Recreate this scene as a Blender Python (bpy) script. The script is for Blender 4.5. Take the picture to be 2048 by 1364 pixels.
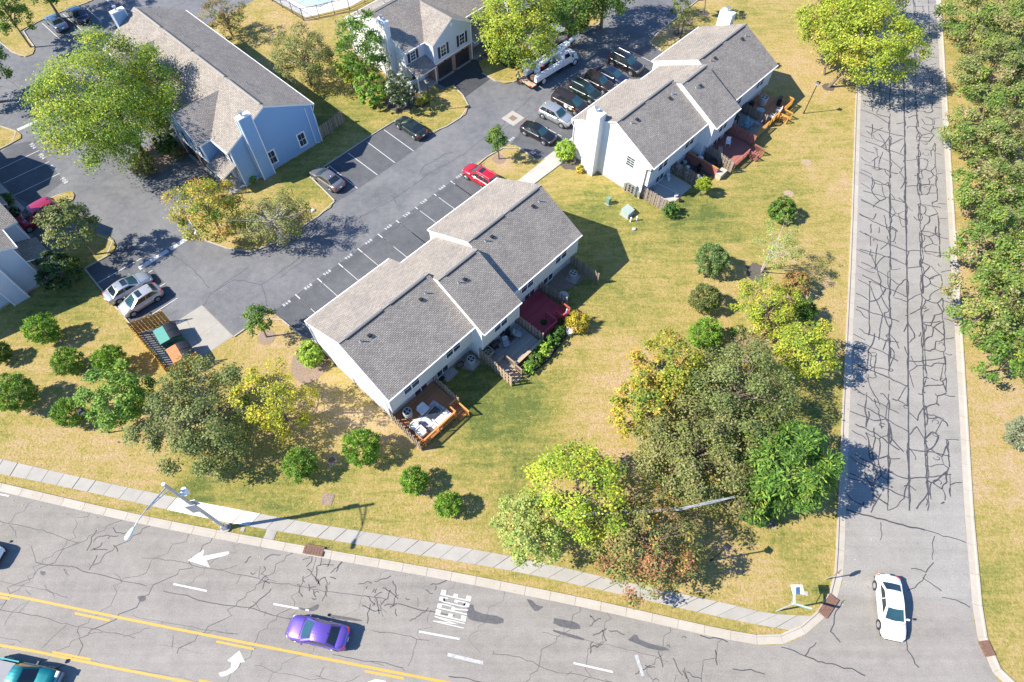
import bpy, bmesh, math, random
import numpy as np
from mathutils import Vector, Matrix
R = math.radians
random.seed(7); rng = np.random.default_rng(7)
for o in list(bpy.data.objects): bpy.data.objects.remove(o)
SC = bpy.context.scene
COL = SC.collection

# ---------------------------------------------------------------- camera
FPX, TH, CAMH = 1240.8, 0.5571, 52.0          # focal length in px of a 2048 px wide frame, tilt from nadir, height
cd = bpy.data.cameras.new('camera'); cam = bpy.data.objects.new('camera', cd); COL.objects.link(cam)
cd.sensor_width = 36; cd.lens = 36*FPX/2048; cd.clip_start = 1; cd.clip_end = 4000
cam.location = (0, 0, CAMH); cam.rotation_euler = (TH, 0, 0)
SC.camera = cam
# ---------------------------------------------------------------- sky and sun
SUN_AZ, SUN_EL = 9.5, 42.0                     # heading the shadows fall to, sun elevation
wd = bpy.data.worlds.new('World'); SC.world = wd; wd.use_nodes = True
wn = wd.node_tree.nodes; wl = wd.node_tree.links
sky = wn.new('ShaderNodeTexSky'); sky.sky_type = 'NISHITA'; sky.sun_disc = False
sky.sun_elevation = R(SUN_EL); sky.sun_rotation = R(270-SUN_AZ); sky.altitude = 200; sky.air_density = 1.0; sky.dust_density = 0.0; sky.ozone_density = 10.0
wn['Background'].inputs['Strength'].default_value = 0.125
wl.new(sky.outputs[0], wn['Background'].inputs['Color'])
sd = bpy.data.lights.new('sun', 'SUN'); sd.energy = 4.8; sd.angle = R(0.55); sd.color = (1, 0.93, 0.81)
sun = bpy.data.objects.new('sun', sd); COL.objects.link(sun)
sdir = Vector((math.cos(R(SUN_EL))*math.cos(R(SUN_AZ)), math.cos(R(SUN_EL))*math.sin(R(SUN_AZ)), -math.sin(R(SUN_EL))))
sun.rotation_euler = sdir.to_track_quat('-Z', 'Y').to_euler(); sun.location = (-60, -10, 90)
SC.view_settings.view_transform = 'Standard'; SC.view_settings.look = 'None'
SC.view_settings.gamma = 1; SC.view_settings.use_curve_mapping = False
SC.view_settings.exposure = 1.06
SC.render.engine = 'CYCLES'
SC.cycles.max_bounces = 6; SC.cycles.transparent_max_bounces = 4

# ---------------------------------------------------------------- helpers
def P(px, py, z=0.0):
    """point of the place at height z that stands at this spot of the photograph (2048 px wide)"""
    x = (px-1024)/FPX; y = -(py-682)/FPX; s, c = math.sin(TH), math.cos(TH)
    d = (x, s+y*c, -c+y*s); t = (z-CAMH)/d[2]
    return Vector((d[0]*t, d[1]*t, z))
def mpp(p):                                    # metres per photo pixel at a point
    return (p[1]*math.sin(TH)-(p[2]-CAMH)*math.cos(TH))/FPX

MATS = {}
class NT:
    def __init__(s, m): s.n = m.node_tree.nodes; s.l = m.node_tree.links
    def new(s, t, **kw):
        n = s.n.new(t)
        for k, v in kw.items():
            if k in n.inputs: n.inputs[k].default_value = v
            else: setattr(n, k, v)
        return n
    def lk(s, a, b): s.l.new(a, b)
    def noise(s, vec, scale, detail=4, rough=0.55, dist=0.0):
        n = s.new('ShaderNodeTexNoise', Scale=scale, Detail=detail, Roughness=rough, Distortion=dist); s.lk(vec, n.inputs['Vector']); return n.outputs['Fac']
    def ramp(s, fac, stops, interp='LINEAR'):
        n = s.n.new('ShaderNodeValToRGB'); n.color_ramp.interpolation = interp
        e = n.color_ramp.elements
        while len(e) > 1: e.remove(e[-1])
        e[0].position = stops[0][0]; e[0].color = (*stops[0][1], 1) if len(stops[0][1]) == 3 else stops[0][1]
        for p, c in stops[1:]:
            k = e.new(p); k.color = (*c, 1) if len(c) == 3 else c
        s.lk(fac, n.inputs['Fac']); return n.outputs['Color']
    def mix(s, fac, a, b, mode='MIX'):
        n = s.n.new('ShaderNodeMix'); n.data_type = 'RGBA'; n.blend_type = mode
        for i, x in ((0, fac), (6, a), (7, b)):
            if isinstance(x, (int, float)): n.inputs[i].default_value = x
            elif isinstance(x, tuple): n.inputs[i].default_value = (*x, 1)
            else: s.lk(x, n.inputs[i])
        return n.outputs[2]
    def math(s, op, a, b=0.0, c=0.0, clamp=False):
        n = s.n.new('ShaderNodeMath'); n.operation = op; n.use_clamp = clamp
        for i, x in enumerate((a, b, c)):
            if isinstance(x, (int, float)): n.inputs[i].default_value = x
            else: s.lk(x, n.inputs[i])
        return n.outputs[0]
    def bump(s, h, strength, dist=0.02):
        n = s.new('ShaderNodeBump', Strength=strength, Distance=dist); s.lk(h, n.inputs['Height']); return n.outputs['Normal']
def mat(name, col=(.5, .5, .5), rough=.7, metal=0.0, fn=None, coat=0.0, spec=.5, var=0.06, vs=3.0):
    """procedural material: base colour broken up by noise; fn(nt, bsdf, pos) may rewire it"""
    if name in MATS: return MATS[name]
    m = bpy.data.materials.new(name); m.use_nodes = True; MATS[name] = m
    t = NT(m); b = m.node_tree.nodes['Principled BSDF']
    b.inputs['Roughness'].default_value = rough; b.inputs['Metallic'].default_value = metal
    b.inputs['Coat Weight'].default_value = coat; b.inputs['Coat Roughness'].default_value = 0.06
    b.inputs['Specular IOR Level'].default_value = spec
    g = t.n.new('ShaderNodeNewGeometry'); pos = g.outputs['Position']
    if fn: fn(t, b, pos)
    else:
        f = t.noise(pos, vs, 3)
        c = t.ramp(f, [(.25, tuple(x*(1-var) for x in col)), (.75, tuple(min(1, x*(1+var)) for x in col))])
        t.lk(c, b.inputs['Base Color'])
    return m

class MB:
    def __init__(s): s.v = []; s.f = []; s.mi = []; s.uv = None
    def quad(s, *pts, m=0):
        i = len(s.v); s.v += [tuple(p) for p in pts]; s.f.append(tuple(range(i, i+len(pts)))); s.mi.append(m); return s
    def raw(s, vs, fs, m=0):
        i = len(s.v); s.v += [tuple(p) for p in vs]
        for f in fs: s.f.append(tuple(i+k for k in f)); s.mi.append(m)
        return s
    def hexa(s, p, m=0):                       # 8 points: bottom ring, top ring
        return s.raw(p, [(3, 2, 1, 0), (4, 5, 6, 7), (0, 1, 5, 4), (1, 2, 6, 5), (2, 3, 7, 6), (3, 0, 4, 7)], m)
    def box(s, c, d, rz=0.0, m=0, taper=1.0):
        ca, sa = math.cos(rz), math.sin(rz); P8 = []
        for z, k in ((-.5, 1.0), (.5, taper)):
            for x, y in ((-.5, -.5), (.5, -.5), (.5, .5), (-.5, .5)):
                X, Y = x*d[0]*k, y*d[1]*k
                P8.append((c[0]+X*ca-Y*sa, c[1]+X*sa+Y*ca, c[2]+z*d[2]))
        return s.hexa(P8, m)
    def b2(s, x0, x1, y0, y1, z0, z1, m=0):
        return s.box(((x0+x1)/2, (y0+y1)/2, (z0+z1)/2), (abs(x1-x0), abs(y1-y0), abs(z1-z0)), 0, m)
    def prism(s, poly, z0, z1, m=0):
        n = len(poly)
        s.raw([(*p[:2], z0) for p in poly]+[(*p[:2], z1) for p in poly],
              [tuple(range(n-1, -1, -1)), tuple(range(n, 2*n))]+[(i, (i+1) % n, n+(i+1) % n, n+i) for i in range(n)], m); return s
    def tube(s, pts, rad, n=6, m=0, cap=True):
        pts = [Vector(p) for p in pts]; k = len(pts); i0 = len(s.v)
        if isinstance(rad, (int, float)): rad = [rad]*k
        for i, p in enumerate(pts):
            d = (pts[min(i+1, k-1)]-pts[max(i-1, 0)]).normalized()
            a = d.cross(Vector((0, 0, 1)) if abs(d.z) < .9 else Vector((1, 0, 0))).normalized(); b = d.cross(a)
            for j in range(n):
                t = 2*math.pi*j/n; q = p+(a*math.cos(t)+b*math.sin(t))*rad[i]; s.v.append(tuple(q))
        for i in range(k-1):
            for j in range(n):
                s.f.append((i0+i*n+j, i0+i*n+(j+1) % n, i0+(i+1)*n+(j+1) % n, i0+(i+1)*n+j)); s.mi.append(m)
        if cap:
            s.f.append(tuple(i0+j for j in range(n-1, -1, -1))); s.mi.append(m)
            s.f.append(tuple(i0+(k-1)*n+j for j in range(n))); s.mi.append(m)
        return s
    def cyl(s, c, r, h, n=12, m=0, r2=None): return s.tube([c, (c[0], c[1], c[2]+h)], [r, r if r2 is None else r2], n, m)
    def mesh(s, name, mats, smooth=False, fixn=True):
        me = bpy.data.meshes.new(name); me.from_pydata(s.v, [], s.f)
        for x in (mats if isinstance(mats, (list, tuple)) else [mats]): me.materials.append(x)
        me.polygons.foreach_set('material_index', s.mi)
        if s.uv is not None:
            ul = me.uv_layers.new(name='UVMap'); ul.data.foreach_set('uv', [c for f in s.uv for p in f for c in p])
        if fixn:
            bm = bmesh.new(); bm.from_mesh(me); bmesh.ops.recalc_face_normals(bm, faces=bm.faces); bm.to_mesh(me); bm.free()
        if smooth: me.polygons.foreach_set('use_smooth', [True]*len(me.polygons))
        me.update(); return me
    def build(s, name, mats, parent=None, smooth=False, loc=(0, 0, 0), rz=0.0, fixn=True):
        return obj(name, s.mesh(name, mats, smooth, fixn), parent, loc, rz)
def obj(name, data, parent=None, loc=(0, 0, 0), rz=0.0):
    o = bpy.data.objects.new(name, data); COL.objects.link(o); o.parent = parent
    o.location = loc; o.rotation_euler = (0, 0, rz); return o
def tag(o, label=None, cat=None, group=None, kind=None):
    if label: o['label'] = label
    if cat: o['category'] = cat
    if group: o['group'] = group
    if kind: o['kind'] = kind
    return o
def thing(name, label, cat, loc=(0, 0, 0), rz=0.0, group=None):
    return tag(obj(name, None, None, loc, rz), label, cat, group)
def copy_tree(o, parent=None):
    c = o.copy(); COL.objects.link(c); c.parent = parent
    for ch in list(o.children): copy_tree(ch, c)
    return c
def sheet(name, poly, z, m, parent=None, kind=None):
    """flat polygon, triangulated"""
    from mathutils.geometry import delaunay_2d_cdt
    pts = [Vector((p[0], p[1])) for p in poly]; n = len(pts)
    v, e, f, *_ = delaunay_2d_cdt(pts, [], [list(range(n))], 1, 1e-4)
    me = bpy.data.meshes.new(name); me.from_pydata([(p.x, p.y, z) for p in v], [], [tuple(x) for x in f]); me.materials.append(m); me.update()
    for p in me.polygons:
        if p.normal.z < 0: p.flip()
    o = obj(name, me, parent)
    if kind: o['kind'] = kind
    return o
def resample(pts, step, closed=False):
    pts = [Vector((p[0], p[1])) for p in pts]
    if closed: pts.append(pts[0])
    out = [pts[0]]; acc = 0.0
    L = sum((pts[i+1]-pts[i]).length for i in range(len(pts)-1)); n = max(1, round(L/step)); st = L/n; need = st
    for i in range(len(pts)-1):
        a, b = pts[i], pts[i+1]; l = (b-a).length; done = 0.0
        while l-done >= need-1e-6 and len(out) < n:
            done += need; out.append(a+(b-a)*(done/l)); need = st
        need -= (l-done)
    out.append(pts[-1]); return out
def smooth_line(pts, it=2):
    pts = [Vector((p[0], p[1])) for p in pts]
    for _ in range(it):
        q = [pts[0]]
        for a, b in zip(pts, pts[1:]): q += [a*.75+b*.25, a*.25+b*.75]
        q.append(pts[-1]); pts = q
    return pts
def offset_line(pts, d):                       # to the left of travel
    out = []
    for i, p in enumerate(pts):
        t = (pts[min(i+1, len(pts)-1)]-pts[max(i-1, 0)]).normalized(); out.append(p+Vector((-t.y, t.x))*d)
    return out
def ribbon(mb, pts, w, z, m=0):
    pts = [Vector((p[0], p[1])) for p in pts]
    ws = w if isinstance(w, (list, tuple)) else [w]*len(pts)
    L = []; Rr = []
    for i, p in enumerate(pts):
        t = (pts[min(i+1, len(pts)-1)]-pts[max(i-1, 0)])
        t = t.normalized() if t.length > 1e-6 else Vector((1, 0)); n = Vector((-t.y, t.x))*ws[i]/2
        L.append((p.x+n.x, p.y+n.y, z)); Rr.append((p.x-n.x, p.y-n.y, z))
    k = len(pts)
    mb.raw(L+Rr, [(i, i+1, k+i+1, k+i) for i in range(k-1)], m)

# ---------------------------------------------------------------- materials
GREEN = [(1180, 420, 7, .35), (1330, 440, 9, .3), (1150, 560, 8, .35), (980, 790, 7, .3), (930, 760, 5, .3), (1080, 800, 8, .2), (1040, 860, 7, .2), (880, 260, 5, .25), (620, 365, 6, .35),
         (560, 1000, 8, .25), (380, 1000, 4, .5), (760, 1010, 8, .15), (1600, 850, 7, .3), (1480, 450, 8, .22), (1540, 360, 6, .2), (1380, 420, 5, .25), (1990, 1150, 6, .15),
         (560, 260, 9, .35), (680, 240, 8, .3), (120, 600, 7, .3), (1640, 1180, 3, .3), (480, 90, 6, .2), (1300, 330, 5, .2), (1000, 950, 6, .18), (1560, 1060, 4, .25),
         (560, 60, 9, -.2), (1620, 130, 9, -.35), (1680, 380, 5, -.3), (1670, 600, 4, -.2), (2010, 850, 9, -.25), (1990, 980, 7, -.2), (1230, 760, 6, -.25), (1200, 870, 6, -.2), (300, 930, 9, -.15), (90, 880, 8, -.18),
         (760, 820, 5, -.25), (620, 780, 5, -.2), (860, 1080, 5, -.2), (1330, 60, 5, -.25), (1010, 320, 3, -.3), (560, 680, 4, -.3), (1500, 1130, 4, -.2), (1920, 500, 6, -.4), (680, 860, 6, -.2), (40, 110, 4, -.15)]
def lawn_fn(t, b, pos):
    g = t.noise(pos, .09, 5, .6, .6); g2 = t.noise(pos, .42, 6, .7, .8); g3 = t.noise(pos, 2.4, 5, .75, .3); g4 = t.noise(pos, 5.5, 6, .85)
    acc = t.math('MULTIPLY_ADD', g, .5, .02)
    acc = t.math('MULTIPLY_ADD', g2, 1.15, acc); acc = t.math('MULTIPLY_ADD', g3, 1.1, acc); acc = t.math('SUBTRACT', acc, 1.02)
    mp = t.n.new('ShaderNodeMapping'); mp.inputs['Rotation'].default_value = (0, 0, -.82); mp.inputs['Scale'].default_value = (.22, 1.5, 1); t.lk(pos, mp.inputs['Vector'])
    st = t.noise(mp.outputs[0], 1.0, 6, .75, .5); acc = t.math('MULTIPLY_ADD', st, 1.25, acc); acc = t.math('SUBTRACT', acc, .60)
    for px, py, r, w in GREEN:
        p = P(px, py)
        vd = t.n.new('ShaderNodeVectorMath'); vd.operation = 'DISTANCE'; t.lk(pos, vd.inputs[0]); vd.inputs[1].default_value = p
        mr = t.n.new('ShaderNodeMapRange'); mr.interpolation_type = 'SMOOTHSTEP'
        mr.inputs[1].default_value = 0; mr.inputs[2].default_value = r*1.2; mr.inputs[3].default_value = w*(.9 if w > 0 else .8); mr.inputs[4].default_value = 0
        t.lk(vd.outputs['Value'], mr.inputs[0]); acc = t.math('ADD', acc, mr.outputs[0])
    c = t.ramp(acc, [(.0, (.43, .31, .185)), (.16, (.405, .295, .14)), (.36, (.36, .277, .098)), (.56, (.28, .242, .07)), (.78, (.19, .196, .052)), (1.0, (.11, .138, .038))])
    # mowing / straw flecks
    fl = t.ramp(g4, [(.36, (.66, .68, .62)), (.5, (1, 1, 1)), (.64, (1.24, 1.22, 1.18))])
    c = t.mix(1.0, c, fl, 'MULTIPLY')
    t.lk(c, b.inputs['Base Color'])
    h = t.math('ADD', g4, t.math('MULTIPLY', g3, 1.5)); t.lk(t.bump(h, .9, .07), b.inputs['Normal'])
    b.inputs['Roughness'].default_value = .95; b.inputs['Specular IOR Level'].default_value = .1
M_LAWN = mat('lawn_grass', fn=lawn_fn)
def asphalt_fn(base, light, dark, patch=.5, streak=None):
    def fn(t, b, pos):
        a = t.noise(pos, .16, 5, .6, .4); s = t.noise(pos, 1.3, 5, .6); f = t.noise(pos, 22, 3, .8)
        mx = t.math('ADD', t.math('MULTIPLY', a, patch), t.math('MULTIPLY', s, .42)); mx = t.math('ADD', mx, t.math('MULTIPLY', f, .34)); mx = t.math('SUBTRACT', mx, .09)
        if streak is not None:
            mp = t.n.new('ShaderNodeMapping'); mp.inputs['Rotation'].default_value = (0, 0, -streak); mp.inputs['Scale'].default_value = (.03, .9, 1); t.lk(pos, mp.inputs['Vector'])
            mx = t.math('ADD', mx, t.math('MULTIPLY_ADD', t.noise(mp.outputs[0], 1.0, 4, .65), .55, -.27))
        c = t.ramp(mx, [(.3, dark), (.52, base), (.78, light)])
        v = t.noise(pos, 9, 5, .95); c = t.mix(1.0, c, t.ramp(v, [(.36, (.78, .78, .78)), (.64, (1.2, 1.2, 1.2))]), 'MULTIPLY')
        t.lk(c, b.inputs['Base Color']); t.lk(t.bump(f, .35, .02), b.inputs['Normal']); b.inputs['Roughness'].default_value = .88; b.inputs['Specular IOR Level'].default_value = .25
    return fn
M_LOT = mat('parking_asphalt', fn=asphalt_fn((.135, .137, .146), (.205, .205, .207), (.085, .088, .098), .6))
M_DRIVE = mat('fresh_driveway_asphalt', fn=asphalt_fn((.06, .062, .068), (.10, .10, .105), (.04, .042, .048)))
M_ROAD = mat('weathered_road_asphalt', fn=asphalt_fn((.235, .217, .193), (.295, .272, .242), (.168, .157, .143), .6, -.22))
M_SIDE = mat('pale_side_road_asphalt', fn=asphalt_fn((.262, .246, .224), (.31, .292, .268), (.195, .185, .171), .6, 1.6))
M_CRACK = mat('open_crack', (.085, .08, .078), .9, var=.3)
M_TAR = mat('crack_sealant', (.062, .061, .068), .6, var=.3)
M_PATCH = mat('asphalt_patch', (.095, .092, .095), .8, var=.25, vs=4)
def paint_fn(col, wear=.42):
    def fn(t, b, pos):
        f = t.noise(pos, 5.0, 5, .75); s = t.noise(pos, .8, 2)
        w = t.math('ADD', f, t.math('MULTIPLY', s, .25))
        c = t.ramp(w, [(wear-.06, (.30, .29, .28)), (wear+.08, col)]); t.lk(c, b.inputs['Base Color']); b.inputs['Roughness'].default_value = .7
    return fn
M_WHITE_PAINT = mat('white_road_paint', fn=paint_fn((.54, .54, .525), .46))
M_FADED_PAINT = mat('faded_white_paint', fn=paint_fn((.42, .42, .41), .56))
M_YELLOW_PAINT = mat('yellow_road_paint', fn=paint_fn((.56, .31, .045), .46))
def conc_fn(c0, c1):
    def fn(t, b, pos):
        oi = t.n.new('ShaderNodeObjectInfo')
        f = t.noise(pos, 1.1, 5, .65); g = t.noise(pos, 18, 3, .7)
        k = t.math('ADD', t.math('MULTIPLY', f, .5), t.math('MULTIPLY', g, .25)); k = t.math('ADD', k, t.math('MULTIPLY', oi.outputs['Random'], .13)); k = t.math('ADD', k, .09)
        t.lk(t.ramp(k, [(.3, c0), (.75, c1)]), b.inputs['Base Color']); t.lk(t.bump(g, .2, .01), b.inputs['Normal']); b.inputs['Roughness'].default_value = .9
    return fn
M_CONC = mat('concrete', fn=conc_fn((.285, .265, .232), (.41, .385, .34)))
M_KERB = mat('kerb_concrete', fn=conc_fn((.335, .295, .245), (.46, .415, .35)))
M_CONC_NEW = mat('new_concrete', fn=conc_fn((.60, .58, .53), (.70, .68, .63)))
M_WALK = mat('walk_concrete', fn=conc_fn((.36, .34, .31), (.47, .45, .41)))
M_JOINT = mat('joint_soil', (.12, .10, .06), .95, var=.3)
M_MULCH = mat('mulch', (.10, .085, .07), .95, var=.5, vs=9)
M_MULCHP = mat('pale_mulch', (.26, .19, .14), .95, var=.4, vs=9)
def shingle_fn(t, b, pos):
    uv = t.n.new('ShaderNodeUVMap').outputs['UV']
    br = t.new('ShaderNodeTexBrick', Scale=1.0); br.offset = .5; br.squash = 1.0
    br.inputs['Brick Width'].default_value = .33; br.inputs['Row Height'].default_value = .145; br.inputs['Mortar Size'].default_value = .02
    br.inputs['Mortar Smooth'].default_value = .3; br.inputs['Bias'].default_value = 0.1
    br.inputs['Color1'].default_value = (.41, .368, .316, 1); br.inputs['Color2'].default_value = (.297, .264, .226, 1); br.inputs['Mortar'].default_value = (.125, .115, .107, 1)
    t.lk(uv, br.inputs['Vector'])
    n = t.noise(pos, .5, 5, .6); n2 = t.noise(pos, 9, 3, .7)
    c = t.mix(1.0, br.outputs['Color'], t.ramp(n, [(.3, (.86, .85, .86)), (.7, (1.12, 1.10, 1.07))]), 'MULTIPLY')
    c = t.mix(1.0, c, t.ramp(n2, [(.3, (.84, .84, .84)), (.7, (1.16, 1.16, 1.16))]), 'MULTIPLY')
    t.lk(c, b.inputs['Base Color'])
    h = t.math('ADD', t.math('MULTIPLY', br.outputs['Fac'], -1.0), t.math('MULTIPLY', n2, .5)); t.lk(t.bump(h, .6, .02), b.inputs['Normal'])
    b.inputs['Roughness'].default_value = .95; b.inputs['Specular IOR Level'].default_value = .15
M_SHINGLE = mat('asphalt_shingles', fn=shingle_fn)
def siding_fn(col):
    def fn(t, b, pos):
        sx = t.n.new('ShaderNodeSeparateXYZ'); t.lk(pos, sx.inputs[0])
        fr = t.math('FRACT', t.math('MULTIPLY', sx.outputs['Z'], 1/.17))
        n = t.noise(pos, .7, 3); c = t.ramp(n, [(.3, tuple(x*.94 for x in col)), (.7, col)])
        line = t.ramp(fr, [(0, (.72, .72, .74)), (.10, (1, 1, 1)), (1, (1, 1, 1))]); c = t.mix(1.0, c, line, 'MULTIPLY')  # shading line under each lap, painted into the colour
        t.lk(c, b.inputs['Base Color']); t.lk(t.bump(t.math('SUBTRACT', 1.0, fr), .5, .018), b.inputs['Normal']); b.inputs['Roughness'].default_value = .5
    return fn
M_SIDING = mat('white_lap_siding', fn=siding_fn((.76, .76, .75)))
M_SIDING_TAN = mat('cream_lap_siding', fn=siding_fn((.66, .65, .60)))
M_SIDING_SHADEBLUE = mat('shade_blue_lap_siding', fn=siding_fn((.23, .40, .60)))  # whitish siding with the blue of its shade put into the colour
M_SIDING_SHADEGREY = mat('shade_tinted_grey_siding', fn=siding_fn((.54, .59, .66)))  # shaded copy of the white siding, bluish shade put into the colour
M_TRIM = mat('white_trim', (.80, .80, .79), .5, var=.03)
M_FOUND = mat('foundation_block', (.42, .37, .31), .9, var=.15)
def brick_fn(t, b, pos):
    uv = t.n.new('ShaderNodeUVMap').outputs['UV']
    br = t.new('ShaderNodeTexBrick', Scale=1.0); br.inputs['Brick Width'].default_value = .22; br.inputs['Row Height'].default_value = .075; br.inputs['Mortar Size'].default_value = .008
    br.inputs['Color1'].default_value = (.42, .19, .12, 1); br.inputs['Color2'].default_value = (.30, .13, .085, 1); br.inputs['Mortar'].default_value = (.45, .38, .32, 1)
    t.lk(pos, br.inputs['Vector']) if False else t.lk(uv, br.inputs['Vector']); t.lk(br.outputs['Color'], b.inputs['Base Color'])
M_BRICK = mat('red_brick', fn=brick_fn, rough=.9)
def glass_fn(col, r=.06):
    def fn(t, b, pos):
        n = t.noise(pos, .9, 2); t.lk(t.ramp(n, [(.3, tuple(x*.6 for x in col)), (.7, col)]), b.inputs['Base Color']); b.inputs['Roughness'].default_value = r; b.inputs['Specular IOR Level'].default_value = .8
    return fn
M_GLASS = mat('window_glass', fn=glass_fn((.05, .07, .09)))
M_CARGLASS = mat('car_glass', fn=glass_fn((.02, .03, .035), .04), coat=.6)
M_TEALGLASS = mat('windscreen_glass', fn=glass_fn((.03, .085, .10), .05), coat=.8)
M_DARK = mat('black_metal', (.02, .02, .022), .5)
M_SHUT = mat('dark_shutter', (.03, .033, .038), .6)
M_GREYMETAL = mat('galvanised_metal', (.42, .43, .44), .4, .6)
M_POLE = mat('brushed_pole_metal', (.50, .51, .53), .45, .5)
M_TYRE = mat('tyre_rubber', (.02, .02, .02), .85)
M_RIM = mat('wheel_alloy', (.55, .56, .58), .3, .8)
M_RED = mat('tail_lamp_red', (.45, .02, .02), .25, coat=.5)
M_AMBER = mat('amber_lens', (.8, .25, .03), .3)
M_LAMP = mat('head_lamp_lens', (.75, .77, .8), .12, coat=.6)
M_PLATE = mat('number_plate', (.7, .72, .72), .5)
M_PLASTIC = mat('black_plastic', (.025, .025, .028), .6)
def wood_fn(c0, c1, sc=9):
    def fn(t, b, pos):
        oi = t.n.new('ShaderNodeObjectInfo'); f = t.noise(pos, sc, 4, .6); k = t.math('ADD', t.math('MULTIPLY', f, .6), t.math('MULTIPLY', oi.outputs['Random'], .5))
        t.lk(t.ramp(k, [(.2, c0), (.85, c1)]), b.inputs['Base Color']); b.inputs['Roughness'].default_value = .85
    return fn
M_WOODGREY = mat('weathered_grey_wood', fn=wood_fn((.16, .125, .095), (.34, .28, .225)))
M_WOODTAN = mat('tan_fence_wood', fn=wood_fn((.30, .21, .14), (.46, .35, .25)))
M_CEDAR = mat('cedar_stained_wood', fn=wood_fn((.46, .19, .05), (.62, .29, .09)))
M_CEDARD = mat('brown_deck_wood', fn=wood_fn((.34, .15, .065), (.48, .22, .10)))
M_GOLD = mat('golden_new_wood', fn=wood_fn((.44, .22, .04), (.62, .34, .08)))
M_REDDECK = mat('red_stained_wood', fn=wood_fn((.34, .045, .06), (.44, .065, .08)))
M_REDRAIL = mat('bright_red_stained_wood', fn=wood_fn((.36, .07, .045), (.48, .11, .07)))
M_MAROON = mat('faded_redwood', fn=wood_fn((.26, .09, .07), (.40, .16, .12)))
M_DECKGREY = mat('grey_deck_wood', fn=wood_fn((.27, .24, .20), (.40, .36, .30)))
M_BARK = mat('bark', (.17, .13, .10), .95, var=.35, vs=8)
M_BARKPALE = mat('pale_bark', (.50, .46, .40), .9, var=.3, vs=6)
M_ROCK = mat('pale_rock', (.5, .47, .42), .9, var=.2, vs=4)
M_RUST = mat('rusty_iron', (.17, .095, .065), .85, var=.3, vs=6)
M_WHITE = mat('white_plastic', (.78, .78, .76), .45)
M_CUSH = mat('cushion_fabric', (.70, .69, .66), .9)
M_GREENBOX = mat('green_utility_steel', (.16, .27, .20), .6)
M_PALEGREEN = mat('pale_green_steel', (.36, .43, .38), .55)
def leaf_fn(t, b, pos):
    a = t.n.new('ShaderNodeVertexColor'); a.layer_name = 'leaf'
    b.inputs['Roughness'].default_value = .6; b.inputs['Specular IOR Level'].default_value = .25
    t.lk(a.outputs['Color'], b.inputs['Base Color'])
    tr = t.n.new('ShaderNodeBsdfTranslucent'); t.lk(t.mix(1.0, a.outputs['Color'], (1.3, 1.35, .7), 'MULTIPLY'), tr.inputs['Color'])
    mx = t.n.new('ShaderNodeMixShader'); mx.inputs[0].default_value = .28
    t.lk(b.outputs[0], mx.inputs[1]); t.lk(tr.outputs[0], mx.inputs[2])
    t.lk(mx.outputs[0], t.n['Material Output'].inputs['Surface'])
M_LEAF = mat('leaves', fn=leaf_fn)
# ================================================================ the setting
def PX(lst): return [Vector(P(*p)[:2]) for p in lst]
# townhouse frames: origin of the roof's back corner, heading of the long axis; u along, v towards the patios
CF = (-18.835, 31.263, .8158); RF = (6.851, 59.102, .806); GF = (-31.109, 53.211, 2.382); HF = (-21.958, 79.109, .832)
def UV(F, u, v, z=0.0):
    c, s = math.cos(F[2]), math.sin(F[2]); return Vector((F[0]+u*c+v*s, F[1]+u*s-v*c, z))
def UV2(F, u, v): return UV(F, u, v).to_2d()

gb = MB(); gb.quad((-900, -700, 0), (900, -700, 0), (900, 1500, 0), (-900, 1500, 0))
gb.build('ground', M_LAWN)['kind'] = 'structure'

ART = [(0, 983), (264, 1045), (450, 1081), (700, 1126), (900, 1160.5), (1161, 1213), (1280, 1240), (1400, 1268), (1473, 1283), (1515, 1290)]
COR = [(1552, 1291.5), (1596, 1280.5), (1640.5, 1245.6), (1669, 1211), (1685, 1170), (1689, 1100)]
LSD = [(1690, 1050), (1704, 700), (1711, 550), (1716, 400), (1721, 214)]
RSD = [(1894, 400), (1912, 700), (1930, 1050), (1935, 1090)]
RCO = [(1946, 1233), (1957, 1285), (1969.6, 1312), (1995, 1364), (2045, 1405), (2110, 1430)]
a_pts = PX(ART); a_left = a_pts[0]-(a_pts[1]-a_pts[0]).normalized()*60
l_pts = PX(LSD); l_top = l_pts[-1]+(l_pts[-1]-l_pts[0]).normalized()*75
r_pts = PX(RSD); r_top = r_pts[0]+(r_pts[0]-r_pts[2]).normalized()*92
kerbL = [a_left]+smooth_line(a_pts+PX(COR)+l_pts, 2)+[l_top]
rc = PX(RCO)
kerbR = [r_top]+smooth_line(r_pts+rc, 2)+[rc[-1]+Vector((50, -10))]
artpoly = [a_left]+smooth_line(a_pts+PX(COR), 2)+PX([(1720, 1130), (1930, 1130)])+smooth_line([r_pts[-1]]+rc, 2)+[rc[-1]+Vector((50, -10)), Vector((90, -26)), Vector((-110, -10))]
road = sheet('arterial_road', artpoly, .008, M_ROAD, kind='structure')
sidepoly = PX([(1676, 1190), (1686, 1160)])+l_pts+[l_top, r_top]+r_pts+PX([(1941, 1160), (1945, 1215)])
side = sheet('side_road', sidepoly, .014, M_SIDE, kind='structure')

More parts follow.
